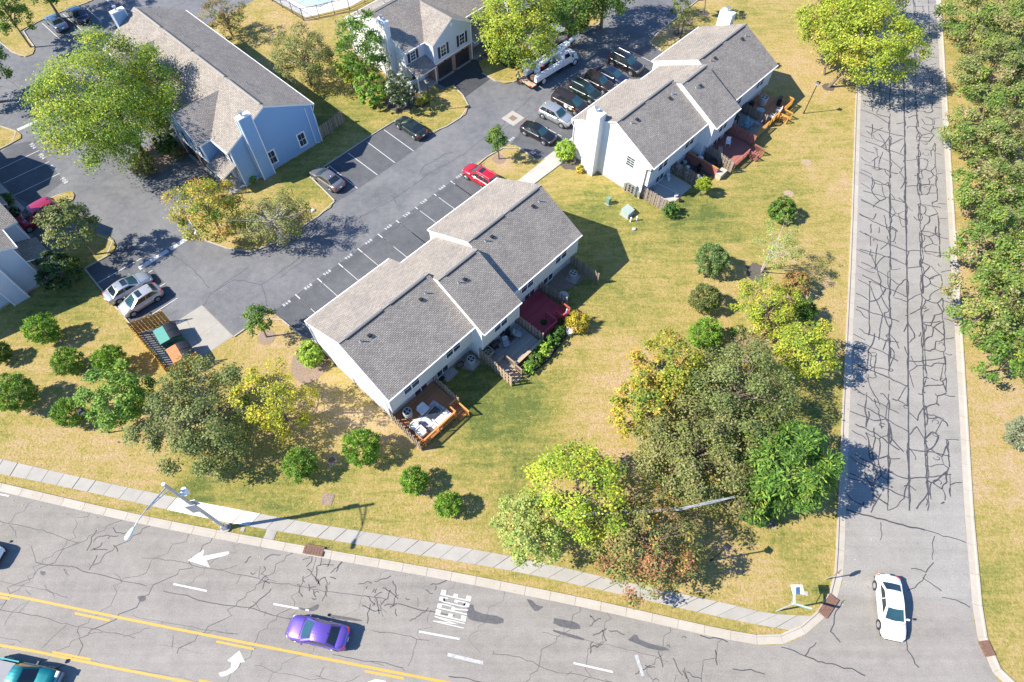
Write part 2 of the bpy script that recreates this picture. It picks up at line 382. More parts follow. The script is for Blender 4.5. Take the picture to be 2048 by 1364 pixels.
def kerb_row(line, parent, step=3.0, gut=.5, kw=.17, kh=.13, skip=(), gap=.012, m=M_KERB):
    pts = resample(line, step); n = len(pts)
    o1 = offset_line(pts, gut); o2 = offset_line(pts, gut+kw)
    for i in range(n-1):
        mid = (pts[i]+pts[i+1])/2
        if any((mid-s).length < step*.5 for s in skip): continue
        def lerp(a, b, t): return a+(b-a)*t
        l = (pts[i+1]-pts[i]).length; e = gap/max(l, .1)
        A = [lerp(x[i], x[i+1], e) for x in (pts, o1, o2)]; B = [lerp(x[i], x[i+1], 1-e) for x in (pts, o1, o2)]
        mb = MB()
        def sec(q): return ([(*q[0], -.02), (*q[0], .022), (*q[1], .03), (*lerp(q[1], q[2], .1), kh-.02), (*lerp(q[1], q[2], .25), kh), (*q[2], kh), (*q[2], -.02)] if gut > 0 else
                            [(*q[1], -.02), (*lerp(q[1], q[2], .08), kh-.02), (*lerp(q[1], q[2], .22), kh), (*q[2], kh), (*q[2], -.02)])
        a, b = sec(A), sec(B); k = len(a)
        mb.raw(a+b, [(j, j+1, k+j+1, k+j) for j in range(k-1)]+[tuple(range(k)), tuple(range(2*k-1, k-1, -1))])
        mb.build('kerb_stone', m, parent)
inlets = [Vector(P(626, 1110)[:2]), Vector(P(1668, 1206)[:2]), Vector(P(1962, 1298)[:2])]
kerb_row(kerbL, road, 2.0); kerb_row(kerbR, side, 2.4)
# kerb inlets (cast iron grates)
for p, q, lab in ((P(606, 1106), P(645, 1113), 'rusty kerb inlet grate beside the sidewalk of the wide road'), (P(1676, 1196), P(1652, 1232), 'rusty kerb inlet grate at the corner below the stop sign'),
                  (P(1957, 1285), P(1972, 1316), 'rusty slotted kerb inlet on the right side of the side road')):
    d = (q-p).to_2d(); L = d.length; rz = math.atan2(d.y, d.x); c = (p+q)/2; nrm = Vector((-d.y, d.x)).normalized()
    if nrm.dot(Vector((c.x, c.y))-Vector((44 if 'right' in lab else c.x, c.y-20 if 'wide' in lab else c.y))) < 0: nrm = -nrm
    if 'stop' in lab: nrm = Vector((-1, .25)).normalized()
    if 'right' in lab: nrm = Vector((1, .35)).normalized()
    t = thing('storm_inlet', lab, 'storm drain', (c.x+nrm.x*.33, c.y+nrm.y*.33, 0), rz, 'kerb inlets')
    MB().b2(-L/2, L/2, -.36, .36, 0, .142).build('frame', M_RUST, t)
    MB().b2(-L/2, L/2, .22, .40, .14, .16).build('hood', M_RUST, t)
    for k in range(7):
        MB().b2(-L/2+L*(k+.2)/7, -L/2+L*(k+.75)/7, -.32, .2, .142, .16).build('bar', M_RUST, t)

# ---- sidewalk along the wide road
UP = [(0, 917.5), (129, 947.7), (340, 993), (507, 1025), (602, 1043), (743, 1066), (900, 1090), (1046, 1117), (1170, 1145), (1281, 1171), (1412, 1198), (1476, 1212), (1539, 1229), (1634, 1232)]
LO = [(0, 947.6), (152, 978.4), (270, 1005), (450, 1045), (632, 1075), (790, 1102), (900, 1120), (1052, 1147), (1170, 1173), (1290, 1200), (1412, 1228), (1501, 1247), (1560, 1257), (1590, 1263)]
u_ = PX(UP); l_ = PX(LO); u_ = [u_[0]+(u_[0]-u_[1]).normalized()*30]+u_; l_ = [l_[0]+(l_[0]-l_[1]).normalized()*30]+l_
us = resample(smooth_line(u_, 2), .4); ls = resample(smooth_line(l_, 2), .4)
nn = 66
def at_frac(pl, t):
    x = t*(len(pl)-1); i = min(int(x), len(pl)-2); return pl[i]+(pl[i+1]-pl[i])*(x-i)
walk = sheet('sidewalk', [at_frac(us, i/nn) for i in range(nn+1)]+[at_frac(ls, i/nn) for i in range(nn, -1, -1)], .006, M_JOINT, kind='structure')
new0, new1 = P(337, 1000).x, P(503, 1035).x
for i in range(nn):
    e = .011 if i % 5 else .03
    a, b, c, d = at_frac(us, (i+e)/nn), at_frac(us, (i+1-e)/nn), at_frac(ls, (i+1-e)/nn), at_frac(ls, (i+e)/nn)
    z = .045+random.uniform(-.006, .006); mb = MB(); mb.hexa([(*p, 0) for p in (a, b, c, d)]+[(*p, z) for p in (a, b, c, d)])
    mx = (a.x+c.x)/2
    o = mb.build('paving_slab', M_CONC_NEW if new0 < mx < new1 else M_CONC, walk)
    if new0 < mx < new1: o['label'] = 'bright freshly poured slab of the sidewalk'

# ---- road paint
def paint_line(parent, name, pts, w, z, m): 
    mb = MB(); ribbon(mb, pts, w, z); return mb.build(name, m, parent, fixn=False)
paint_line(road, 'yellow_line', resample(smooth_line([a_left+Vector((3, -12.0))]+PX([(0, 1185), (252, 1238), (512, 1289.5), (700, 1327), (884, 1363), (1100, 1402)]), 1), 3), .17, .018, M_YELLOW_PAINT)
paint_line(road, 'yellow_line', resample(smooth_line([a_left+Vector((1, -16.2))]+PX([(0, 1288), (215, 1333), (381, 1365), (600, 1408)]), 1), 3), .17, .018, M_YELLOW_PAINT)
for a, b in (((150, 1226.5), (220, 1241)), ((433, 1283), (508, 1298)), ((730, 1342), (808, 1357)), ((105, 1304), (182, 1319)), ((398, 1361), (470, 1374)), ((20, 1198), (-40, 1186))):
    paint_line(road, 'yellow_dash', PX([a, b]), .15, .018, M_YELLOW_PAINT)
for a, b, m in (((347, 1168), (414, 1182), M_WHITE_PAINT), ((547, 1208), (597, 1217), M_WHITE_PAINT), ((611, 1219.5), (618, 1221), M_WHITE_PAINT), ((838, 1263), (919, 1278), M_WHITE_PAINT), ((895, 1309), (966, 1326), M_FADED_PAINT),
                ((1147, 1326), (1226, 1344), M_WHITE_PAINT), ((0, 988.5), (18, 992), M_WHITE_PAINT), ((1272, 1310), (1286, 1352), M_FADED_PAINT)):
    paint_line(road, 'lane_dash', PX([a, b]), .13 if m is M_WHITE_PAINT else .24, .018, m)
def flat(parent, name, polys, z, m):
    bm = bmesh.new()
    for pl in polys: bm.faces.new([bm.verts.new((p[0], p[1], z)) for p in pl])
    bmesh.ops.triangulate(bm, faces=bm.faces); bmesh.ops.recalc_face_normals(bm, faces=bm.faces)
    me = bpy.data.meshes.new(name); bm.to_mesh(me); bm.free(); me.materials.append(m)
    for p in me.polygons:
        if p.normal.z < 0: p.flip()
    return obj(name, me, parent)
flat(road, 'straight_arrow', [PX([(375.5, 1121), (408.5, 1099), (406, 1112.5), (457, 1102.8), (459, 1107), (451, 1111), (413, 1120.5), (420, 1135)])], .018, M_WHITE_PAINT)
flat(road, 'turn_arrow', [PX([(437, 1346), (453, 1342), (462, 1335), (463, 1325), (455, 1321), (479, 1301), (490, 1324), (480, 1325), (476, 1335), (465, 1345), (450, 1352), (441, 1353)])], .018, M_WHITE_PAINT)
flat(road, 'turn_arrow', [PX([(735, 1364), (752, 1358), (772, 1362), (768, 1372), (740, 1376)])], .018, M_WHITE_PAINT)
# MERGE, letters read by drivers heading left
mo = Vector(P(927, 1258)[:2]); mx = (Vector(P(943.5, 1191)[:2])-mo); mh = (Vector(P(866, 1243.5)[:2])-mo)
GL = {'M': [[(0, 0), (.16, 0), (.16, 1), (0, 1)], [(.84, 0), (1, 0), (1, 1), (.84, 1)], [(.16, 1), (.5, .42), (.5, .2), (.16, .72)], [(.84, 1), (.84, .72), (.5, .2), (.5, .42)]],
      'E': [[(0, 0), (.2, 0), (.2, 1), (0, 1)], [(.2, 0), (1, 0), (1, .16), (.2, .16)], [(.2, .44), (.8, .44), (.8, .58), (.2, .58)], [(.2, .84), (1, .84), (1, 1), (.2, 1)]],
      'R': [[(0, 0), (.2, 0), (.2, 1), (0, 1)], [(.2, .86), (.8, .86), (1, .8), (.85, 1), (.2, 1)], [(.8, .5), (1, .58), (1, .8), (.8, .86)], [(.2, .42), (.85, .42), (1, .58), (.8, .54), (.2, .54)], [(.45, .42), (.68, .42), (1, 0), (.78, 0)]],
      'G': [[(0, .18), (.2, .22), (.2, .78), (0, .82)], [(0, .82), (.2, .78), (.3, .87), (1, .87), (.9, 1), (.2, 1)], [(.8, .72), (1, .74), (1, .87), (.8, .87)], [(0, .18), (.2, 0), (.85, 0), (1, .13), (.3, .13), (.2, .22)], [(.8, .13), (1, .13), (1, .5), (.8, .5)], [(.5, .38), (.8, .38), (.8, .5), (.5, .5)]]}
polys = []
for i, ch in enumerate('MERGE'):
    for pl in GL[ch]: polys.append([mo+mx*((i+.06+.80*x)/5)+mh*y for x, y in pl])
flat(road, 'merge_lettering', polys, .018, M_WHITE_PAINT)
# dark repairs
def blob(px, m=M_PATCH, z=.0125): return flat(road, 'repair_patch', [smooth_line(PX(px)+[PX(px)[0]], 1)], z, m)
blob([(935, 1213), (946, 1207), (950, 1225), (1008, 1234), (1006, 1250), (950, 1243), (933, 1236)])
blob([(1108, 1236), (1158, 1245), (1162, 1262), (1106, 1250)])
blob([(1053, 1198), (1064, 1200), (1075, 1212), (1090, 1212), (1072, 1225), (1062, 1214)])
blob([(1106, 1259), (1170, 1276), (1166, 1282), (1106, 1264)]); blob([(1255, 1280), (1272, 1266), (1280, 1282), (1350, 1300), (1310, 1302)])
blob([(275, 1193), (290, 1190), (293, 1200), (280, 1205)]); blob([(80, 1142), (92, 1143), (90, 1151), (82, 1150)]); blob([(596, 1214), (618, 1218), (640, 1205), (635, 1222), (605, 1222)])
blob([(655, 1228), (720, 1238), (728, 1244), (660, 1236)]); blob([(450, 1284), (512, 1296), (510, 1299), (450, 1288)])

# ---- sealed cracks (one mass of sealant lines per road)
def wig(a, b, amp, step=.35, seed=None):
    a = Vector(a[:2]); b = Vector(b[:2]); n = max(2, int((b-a).length/step)); d = (b-a); nr = Vector((-d.y, d.x)).normalized(); out = []; w = 0
    for i in range(n+1):
        t = i/n; w = w*.8+random.gauss(0, amp*.5); out.append(a+d*t+nr*w*min(1, 4*t, 4*(1-t)+.2))
    return out
def wseries(n, w):
    out = []; k = 1.0
    for _ in range(n): k = k*.75+.25*random.uniform(.45, 1.7); out.append(w*k)
    return out
tar = MB(); thin = MB()
lft = resample(l_pts+[l_top], 1.0); rgt = resample([r_pts[-1]]+r_pts[::-1][1:]+[r_top], 1.0)
def sp(yw, w):                                  # point of the side road: distance along, fraction across
    A = Vector(P(1690, 1050)[:2]); 
    def at_y(pl, y):
        for a, b in zip(pl, pl[1:]):
            if a.y <= y <= b.y: return a+(b-a)*((y-a.y)/(b.y-a.y))
        return pl[-1]
    return at_y(lft, yw).lerp(at_y(rgt, yw), w)
y0 = P(1690, 1050).y+1.2; y1 = y0+78
random.seed(21)
def seam(f, ya, yb, amp=.05, w=.10):
    pts = []; y = ya; k = 0
    while y < yb: k = k*.85+random.gauss(0, amp*.12); pts.append(sp(y, f+k*.35)); y += .5
    if len(pts) > 2: ribbon(tar, pts, wseries(len(pts), w), .019)
seam(.535, y0, y1, .03, .125)
for f in (.355, .69):
    y = y0
    while y < y1: n_ = random.uniform(5, 12); seam(f, y, min(y1, y+n_), .09, .085); y += n_+random.uniform(.3, 2.5)
def cr(ya, wa, yb, wb, amp=.12, w=.10):
    pts = smooth_line(wig(sp(ya, wa), sp(yb, wb), amp*1.8, .45), 2); ribbon(tar, pts, wseries(len(pts), w*.95), .020+random.random()*.002)
RW = 10.6
def net(w0, w1, cw, ch, keep, w, ylim=1.0, skew=0.0):
    """irregular polygon cracking between two lines of the road: edges of a jittered cell pattern"""
    from mathutils.geometry import delaunay_2d_cdt
    pts = []; y = y0-ch; r = 0
    while y < y0+(y1-y0)*ylim+ch:
        x = w0*RW-cw+(r % 2)*cw*.5
        while x < w1*RW+cw: pts.append(Vector((x+random.uniform(-.42, .42)*cw, y+random.uniform(-.42, .42)*ch-skew*(x-w0*RW)))); x += cw
        y += ch; r += 1
    v, e, f, *_ = delaunay_2d_cdt(pts, [], [], 0, 1e-5); cc = {}; ed = {}
    for fi, t3 in enumerate(f):
        A, B, C = (v[k] for k in t3); d = 2*(A.x*(B.y-C.y)+B.x*(C.y-A.y)+C.x*(A.y-B.y))
        if abs(d) < 1e-6: continue
        ux = (A.length_squared*(B.y-C.y)+B.length_squared*(C.y-A.y)+C.length_squared*(A.y-B.y))/d; uy = (A.length_squared*(C.x-B.x)+B.length_squared*(A.x-C.x)+C.length_squared*(B.x-A.x))/d; cc[fi] = Vector((ux, uy))
        for a, b in ((0, 1), (1, 2), (2, 0)): ed.setdefault(tuple(sorted((t3[a], t3[b]))), []).append(fi)
    for k, fs in ed.items():
        if len(fs) != 2 or fs[0] not in cc or fs[1] not in cc: continue
        a, b = cc[fs[0]], cc[fs[1]]
        if (a-b).length > 3*max(cw, ch) or (a-b).length < .12: continue
        if not (y0 < a.y < y1 and y0 < b.y < y1): continue
        fade = 1 if a.y < y0+45 else .6
        if random.random() > keep*fade: continue
        wa, wb = a.x/RW, b.x/RW; wa, wb = max(w0, min(w1, wa)), max(w0, min(w1, wb))
        if abs(wa-wb)*RW+abs(a.y-b.y) < .15: continue
        cr(a.y, wa, b.y, wb, .07, w*random.uniform(.7, 1.35))
net(.15, .36, 1.75, 2.1, .62, .10, 1, .35); net(.36, .535, 2.3, 1.8, .5, .09, 1, .3); net(.535, .70, 2.6, 1.6, .5, .09); net(.68, .89, 1.1, 1.5, .74, .10)
def long(ya, wa, yb, wb, bow, w):
    a, b = sp(ya, wa), sp(yb, wb); c = (a+b)/2+Vector((random.uniform(-1, 1), random.uniform(-1, 1)))*bow; n = 14; k = 0; pts = []
    for i in range(n+1):
        t = i/n; k = k*.7+random.gauss(0, .05); pts.append(a*(1-t)**2+c*2*t*(1-t)+b*t*t+Vector((k, k*.6)))
    pts = smooth_line(pts, 1); ribbon(tar, pts, wseries(len(pts), w*.95), .0215+random.random()*.001)
y = y0+1
while y < y1-4:
    long(y+random.uniform(1.6, 3.0), random.uniform(.0, .08), y, random.choice([.36, .535, .45]), .6, .11)
    if random.random() < .6: long(y+random.uniform(.4, 1.5), random.uniform(.12, .3), y-random.uniform(1.2, 2.6), random.uniform(.2, .36), .5, .10)
    if random.random() < .6: long(y, random.choice([.535, .69]), y+random.uniform(-1, 1), random.uniform(.84, .97), .6, .10)
    y += random.uniform(1.6, 3.2)
y = y0+.5
while y < y1-3:
    if random.random() < .8: cr(y+random.uniform(.6, 1.2), random.uniform(.0, .03), y, random.uniform(.12, .2), .12, .09)
    if random.random() < .7: cr(y, random.uniform(.86, .91), y+random.uniform(-.5, .3), random.uniform(.95, 1.0), .1, .08)
    y += random.uniform(1.4, 2.8)
for k in range(26):
    c = sp(random.uniform(y0, y0+50), random.choice([.2, .3, .37, .52, .7, .78, .86])); n = 10; ph = random.random()*6; r_ = random.uniform(.15, .4)
    ribbon(tar, [c+Vector((math.cos(ph+5*i/n)*r_, math.sin(ph+5*i/n)*r_*.6)) for i in range(n+1)], wseries(n+1, .07), .0225)
ribbon(tar, wig(P(1692, 1019), P(1850, 1060), .1), .13, .021); ribbon(tar, wig(P(1850, 1060), P(1932, 1086), .1), .07, .021)
for a, b in (((1761, 1045), (1760, 1080)), ((1869, 1072), (1865, 1120)), ((1867, 1125), (1852, 1145)), ((1852, 1145), (1822, 1138)), ((1852, 1148), (1815, 1180)), ((1884, 1195), (1940, 1216)), ((1845, 1155), (1882, 1182)),
             ((1812, 1240), (1814, 1300)), ((1814, 1300), (1838, 1335)), ((1562, 1294), (1610, 1312)), ((1610, 1312), (1632, 1285)), ((1610, 1312), (1730, 1352)), ((1690, 1200), (1668, 1240)), ((1668, 1240), (1660, 1262)), ((1660, 1262), (1680, 1285)),
             ((1465, 1338), (1530, 1350)), ((1400, 1271), (1455, 1284)), ((1430, 1300), (1434, 1330))):
    pts = wig(P(*a), P(*b), .12, .3); ribbon(tar, pts, wseries(len(pts), .07), .0225)
tag(tar.build('sealed_cracks', M_TAR, side, fixn=False), kind='stuff')
# wide road: thin open cracks and smears of sealant
random.seed(5)
base = resample([a_left]+smooth_line(a_pts, 2), .5); nb = len(base)
def ap(i, d):
    i = max(0, min(nb-1, i)); t = (base[min(i+1, nb-1)]-base[max(i-1, 0)]).normalized(); return base[i]+Vector((t.y, -t.x))*d
x_i = 60
while x_i < nb-6:
    skew = random.uniform(2, 6); dmax = random.choice([4.2, 4.6, 8.5, 12, 16]); pts = []; k = 0
    nseg = int(dmax/.35)
    for j in range(nseg+1):
        d = dmax*j/nseg; k = k*.8+random.gauss(0, .22); pts.append(ap(int(x_i-skew*d/4+k*2), d)+Vector((random.gauss(0, .03), 0)))
    ribbon(thin, pts, wseries(len(pts), random.choice([.018, .025, .035, .055])), .013)
    x_i += random.randint(4, 12)
for d0, w in ((2.35, .045), (4.55, .07), (6.6, .05), (8.2, .025), (10.2, .025)):
    i = 40
    while i < nb-4:
        n = random.randint(6, 40); pts = []; k = 0
        for j in range(n): k = k*.9+random.gauss(0, .05); pts.append(ap(i+j, d0+k))
        ribbon(thin, pts, wseries(n, w*random.choice([.5, .8, 1.3])), .0135)
        for _ in range(n//5):
            j = random.randint(0, n-1); a = ap(i+j, d0); b = a+Vector((random.gauss(0, .8), random.gauss(0, .6))); ribbon(thin, wig(a, b, .08, .2), .03, .014)
        i += n+random.randint(0, 14)
for c, k in (((636, 1160), 22), ((760, 1185), 16), ((850, 1190), 6), ((210, 1075), 8), ((1190, 1270), 8), ((1340, 1310), 10), ((520, 1140), 8)):
    c = P(*c)
    for _ in range(k):
        a = c+Vector((random.gauss(0, .7), random.gauss(0, 1.0), 0)); b = a+Vector((random.gauss(0, .7), random.gauss(0, .7), 0)); pts = wig(a, b, .15, .2); ribbon(thin, pts, wseries(len(pts), .07), .0145)
tag(thin.build('road_cracks', M_CRACK, road, fixn=False), kind='stuff')

# ---- parking lot
lotpoly = (PX([(-500, 500), (60, 500), (171.5, 537.7), (214, 590.5), (273, 660), (345, 648), (404.7, 609.5), (467.7, 672.6), (498, 652), (535, 625), (548, 623), (557, 632), (604, 671)])
           + [UV2(CF, .3, -1.7), UV2(CF, 25.2, -1.7)]+PX([(947, 336), (951, 326), (1018, 288), (1030, 289), (1068, 315)])+[UV2(RF, -3.2, -1.7), UV2(RF, 23.0, -1.7)]
           + PX([(1325, 103), (1298, 90), (1297, 80), (1395, 0), (1460, -50), (1600, -160)])+[Vector((60, 210)), Vector((-260, 210)), Vector((-260, 60))])
lot = sheet('parking_lot', lotpoly, .006, M_LOT, kind='structure')
def lot_kerb(px, closed=False, w=.16):
    pts = smooth_line(PX(px), 2)
    kerb_row(pts, lot, 2.6, 0, w, .12)
def raised(name, px_or_pts, m=M_LAWN, z=.10):
    pts = [p if isinstance(p, Vector) else Vector(P(*p)[:2]) for p in px_or_pts]
    return sheet(name, pts, z, m, kind='structure')
K1 = [(668, 403), (662, 416), (626, 438), (567, 476), (520, 500), (494, 504), (450, 495), (425, 488), (403, 474), (392, 462), (384, 446), (372, 425)]
K2 = [(928, 196), (938, 211), (931, 230), (868, 267), (856, 266), (806, 231.7), (746, 267), (655, 328), (617, 353), (664, 398), (668, 403)]
raised('lawn_terrace', [(880, 181), (905, 172)]+[(928, 196), (938, 211), (931, 230), (868, 267), (856, 266), (806, 231.7), (746, 267), (655, 328), (617, 353), (664, 398)]+K1+[(420, 352), UV2(GF, 2.6, -1.9), UV2(GF, 2.6, -.4), UV2(GF, 31, -.4), UV2(GF, 33, 30), UV2(HF, -14, -40), UV2(HF, 30, -20), UV2(HF, 29, 11.4), UV2(HF, 11.2, 11.4), UV2(HF, 11.2, 10.5), UV2(HF, 3, 10.5), UV2(HF, 3, 13.0)])
lot_kerb(K1[::-1][::1][::-1]); 
def rev(l): return l[::-1]
lot_kerb([(905, 172), (920, 186)]+K2[:6]); lot_kerb(K2[5:9]); lot_kerb(K2[8:])
raised('grass_bed', [(957, 126), (966, 146), (985, 160), (1008, 168.6), (1032, 163), (1056, 147), (1072, 128), (1045, 85), (1000, 95)])
lot_kerb([(966, 146), (985, 160), (1008, 168.6), (1032, 163), (1056, 147), (1072, 128)][::-1])
raised('grass_bed', [(1100, 40), (1134, 63), (1151, 73), (1185, 56), (1203, 44), (1211, 22), (1200, 8), (1170, -25), (1090, -25)])
lot_kerb([(1134, 63), (1151, 73), (1185, 56), (1203, 44), (1211, 22), (1200, 8)][::-1])
raised('grass_island', [(66, 413), (100, 396), (135.7, 383), (146, 385), (150, 391), (147, 400), (132, 411), (100, 428), (78, 428)])
lot_kerb([(66, 413), (100, 396), (135.7, 383), (146, 385), (150, 391), (147, 400), (132, 411), (100, 428)][::-1])
raised('grass_island', [(110, 520), (128, 500), (150, 482), (187, 467), (217, 472), (228, 481), (232, 493), (228, 504), (220, 511), (171.5, 537.7), (120, 545)])
lot_kerb([(150, 482), (187, 467), (217, 472), (228, 481), (232, 493), (228, 504), (220, 511), (171.5, 537.7)][::-1])
raised('grass_island', [(-120, -5), (0, 81), (20, 101), (40, 113.5), (55, 113.5), (66, 109), (70, 100), (66, 88), (39, 64), (70, 46), (110, 28), (150, 14), (185, 2), (210, -30), (-60, -90)])
lot_kerb([(-60, 38), (0, 81), (20, 101), (40, 113.5), (55, 113.5), (66, 109), (70, 100), (66, 88), (39, 64), (70, 46), (110, 28), (150, 14), (185, 2), (210, -30)][::-1])
raised('grass_island', [(-120, 215), (0, 252), (16, 256), (33, 262), (43, 270), (43, 277), (20, 290), (0, 300), (-100, 350)])
lot_kerb([(-60, 233), (0, 252), (16, 256), (33, 262), (43, 270), (43, 277), (20, 290), (0, 300), (-60, 330)][::-1])
# kerbs where the lot meets the lawn
lot_kerb([(171.5, 537.7), (192, 563), (214, 590.5), (273, 660)][::-1]); lot_kerb([(467.7, 672.6), (498, 652), (535, 625), (548, 623), (557, 632), (604, 671)][::-1])
lot_kerb([(947, 336), (951, 326), (1018, 288), (1030, 289), (1068, 315)][::-1]); lot_kerb([(1325, 103), (1298, 90), (1297, 80), (1395, 0), (1425, -25)][::-1])
# concrete pad, drives, walks
pad = sheet('dumpster_pad', PX([(403.5, 610.5), (466.5, 672.6), (422, 702), (348, 752), (276, 663), (345, 648)]), .012, M_CONC, kind='structure')
pj = MB(); ribbon(pj, PX([(371, 634), (384, 662), (400, 690), (410, 708)]), .02, .014); ribbon(pj, PX([(372, 690), (435, 646)]), .02, .014); pj.build('pad_joint', M_JOINT, pad, fixn=False)
def walkway(name, quads, n, m=M_WALK, z=.10, parent=None):
    base = sheet(name, quads, z-.03, M_JOINT, parent, None if parent else 'structure')
    a, b, c, d = quads
    for i in range(n):
        e = .01; t0, t1 = (i+e)/n, (i+1-e)/n; q = [a.lerp(b, t0), a.lerp(b, t1), d.lerp(c, t1), d.lerp(c, t0)]
        MB().hexa([(*p, 0) for p in q]+[(*p, z) for p in q]).build('paving_slab', m, base)
walkway('walkway', [UV2(CF, 24.6, -1.65), UV2(CF, 40.2, -1.9), UV2(CF, 40.2, .15), UV2(CF, 24.6, -.1)], 10, z=.11)
walkway('walkway', [UV2(CF, .2, -1.65), UV2(CF, 24.5, -1.65), UV2(CF, 24.5, .2), UV2(CF, .2, .2)], 16, z=.118)
walkway('walkway', [UV2(RF, -2.6, -1.6), UV2(RF, 24.5, -1.6), UV2(RF, 24.5, .25), UV2(RF, -2.6, .25)], 18, z=.122)
ap_i = PX([(-90, 270), (0, 362), (61, 430), (30, 447)]); walkway('walkway', [Vector(P(-80, 285)[:2]), Vector(P(62, 429)[:2]), Vector(P(34, 445)[:2]), Vector(P(-108, 301)[:2])], 9, z=.11)
# resealed darker strips where the cars park
M_STALL = mat('dark_stall_asphalt', fn=asphalt_fn((.090, .093, .102), (.135, .137, .143), (.055, .058, .067), .6))
_v = Vector((math.sin(CF[2]), -math.cos(CF[2]))); _a = Vector(P(545, 624)[:2]); _b = Vector(P(944, 333)[:2])
sheet('stall_strip', [_a, _b, UV2(CF, 25.2, -1.72), UV2(CF, .3, -1.72), Vector(P(603, 669)[:2])], .0072, M_STALL, lot)
sheet('stall_strip', PX([(619, 354), (745, 268.5), (804, 233), (866, 268), (845, 290), (715, 379), (672, 405), (664, 397)]), .0072, M_STALL, lot)
sheet('stall_strip', PX([(1020, 289.5), (1043, 262), (1250, 92), (1297, 88), (1324, 104)])+[UV2(RF, 23.0, -1.72), UV2(RF, -3.2, -1.72)]+PX([(1067, 314), (1031, 290)]), .0072, M_STALL, lot)
sheet('stall_strip', PX([(172, 537), (262, 486), (356, 597), (275, 658), (214, 590)]), .0072, M_STALL, lot)
sheet('stall_strip', PX([(20, 290), (62, 282), (128, 362), (64, 412), (30, 392), (-30, 330)]), .0072, M_STALL, lot)
drv = sheet('driveway', [UV2(HF, 3.4, 12.95), UV2(HF, 10.6, 12.95), UV2(HF, 10.9, 17.6), UV2(HF, 3.9, 17.9)], .0078, M_DRIVE, lot)
# stall paint
vd = Vector((math.sin(CF[2]), -math.cos(CF[2]))); ud = Vector((math.cos(CF[2]), math.sin(CF[2])))
def stall(a, b, m=M_WHITE_PAINT, w=.085): return paint_line(lot, 'stall_line', [a, a.lerp(b, .5), b], w, .011, m)
SP = [(590.8, 589), (634.8, 556.7), (677, 527), (715.4, 497), (755.6, 468), (792.5, 441), (830.6, 414.5), (868, 388), (901, 362)]
for i, s in enumerate(SP):
    a = Vector(P(*s)[:2]); stall(a+vd*.8, a+vd*5.1, M_FADED_PAINT); stall(a, a+vd*(1.0 if i in (1, 2, 3) else 2.6 if i in (0, 4, 5) else .4), M_WHITE_PAINT, .11)
    if i in (5, 8): stall(a+vd*.5, a+vd*5.1)
for a, b in (((768, 259.5), (827, 302)), ((733, 283), (790, 325.5)), ((696, 306), (755, 350)), ((658, 331), (715, 377)), ((1067, 242), (1123, 272.7)), ((1258, 101), (1307.6, 126)),
             ((78, 301), (0, 338)), ((98, 323.5), (6.4, 366.6)), ((119, 347), (28, 391)), ((66, 412), (45, 424)), ((283, 516.6), (193.5, 567)), ((305, 540.6), (222, 588)), ((330, 567), (246, 617)), ((355, 596), (272.7, 649)),
             ((84, 46), (123, 81.5)), ((126, 28), (165, 62)), ((166.6, 10.5), (204, 44.6)), ((213.5, 0), (240, 23.5)), ((104, 446), (86, 456))):
    stall(*PX([a, b]))
for k in range(1, 6):
    a = Vector(P(1067, 242)[:2])+ud*2.86*k; stall(a, a+vd*5.2)
paint_line(lot, 'stop_bar', PX([(278, 537), (336, 501)]), .55, .011, M_WHITE_PAINT); paint_line(lot, 'stop_bar', PX([(340, 498.5), (394, 465)]), .55, .011, M_WHITE_PAINT)
paint_line(lot, 'stop_bar', PX([(35, 260), (175, 196)]), .5, .011, M_WHITE_PAINT)
# stall numbers
M_NUM_PAINT = mat('worn_white_paint', fn=paint_fn((.50, .50, .49), .47))
def text_mesh(body, size):
    cu = bpy.data.curves.new('txt', 'FONT'); cu.body = body; cu.size = size; cu.align_x = 'CENTER'; cu.align_y = 'CENTER'; cu.offset = .012*size; cu.resolution_u = 2; cu.space_character = 1.25
    to = bpy.data.objects.new('txt', cu); COL.objects.link(to); dg = bpy.context.evaluated_depsgraph_get()
    me = bpy.data.meshes.new_from_object(to.evaluated_get(dg)); bpy.data.objects.remove(to); bpy.data.curves.remove(cu); return me
def number(body, px, rz, size=.52):
    me = text_mesh(body, size); me.materials.clear(); me.materials.append(M_NUM_PAINT); p = P(*px); return obj('stall_number', me, lot, (p.x, p.y, .011), rz)
for body, px in (('898', (573, 606)), ('898', (616, 573)), ('896', (654, 545)), ('896', (697, 513)), ('894', (737, 483)), ('894', (776, 454)), ('892', (813, 429)), ('892', (847, 403)), ('890', (884, 375)), ('890', (918, 352)), ('888', (1023, 278)), ('878', (1271, 94))):
    number(body, px, CF[2]+math.pi)
for body, px in (('904', (65, 292)), ('904', (83, 313)), ('906', (105, 336)), ('908', (128, 361))):
    number(body, px, GF[2]+math.pi, .7)
# sealed cracks in the lot
lt = MB()
for pl in ([(420, 590), (470, 560), (523, 570), (600, 516), (650, 483), (700, 447), (740, 425), (795, 392), (850, 352), (905, 322), (960, 282)], [(523, 570), (530, 590), (538, 612)], [(334, 497), (378, 532), (419, 576)], [(498, 533), (422, 585), (405, 611)],
           [(560, 556), (620, 512)], [(720, 430), (728, 452)], [(780, 390), (801, 412)], [(150, 128), (210, 190), (235, 210)], [(0, 143), (30, 170), (55, 200), (78, 230)], [(960, 282), (1010, 256), (1060, 232)], [(640, 470), (690, 505)], [(840, 345), (870, 320), (905, 305)],
           [(1000, 262), (1012, 240), (1052, 205), (1065, 190)]):
    q = PX(pl)
    for a, b in zip(q, q[1:]): pts = wig(a, b, .12, .3); ribbon(lt, pts, wseries(len(pts), .055), .0095)
for a, b in (((545, 636), (970, 325)),):
    pts = wig(*PX([a, b]), .02, .6); ribbon(lt, pts, .05, .0095)
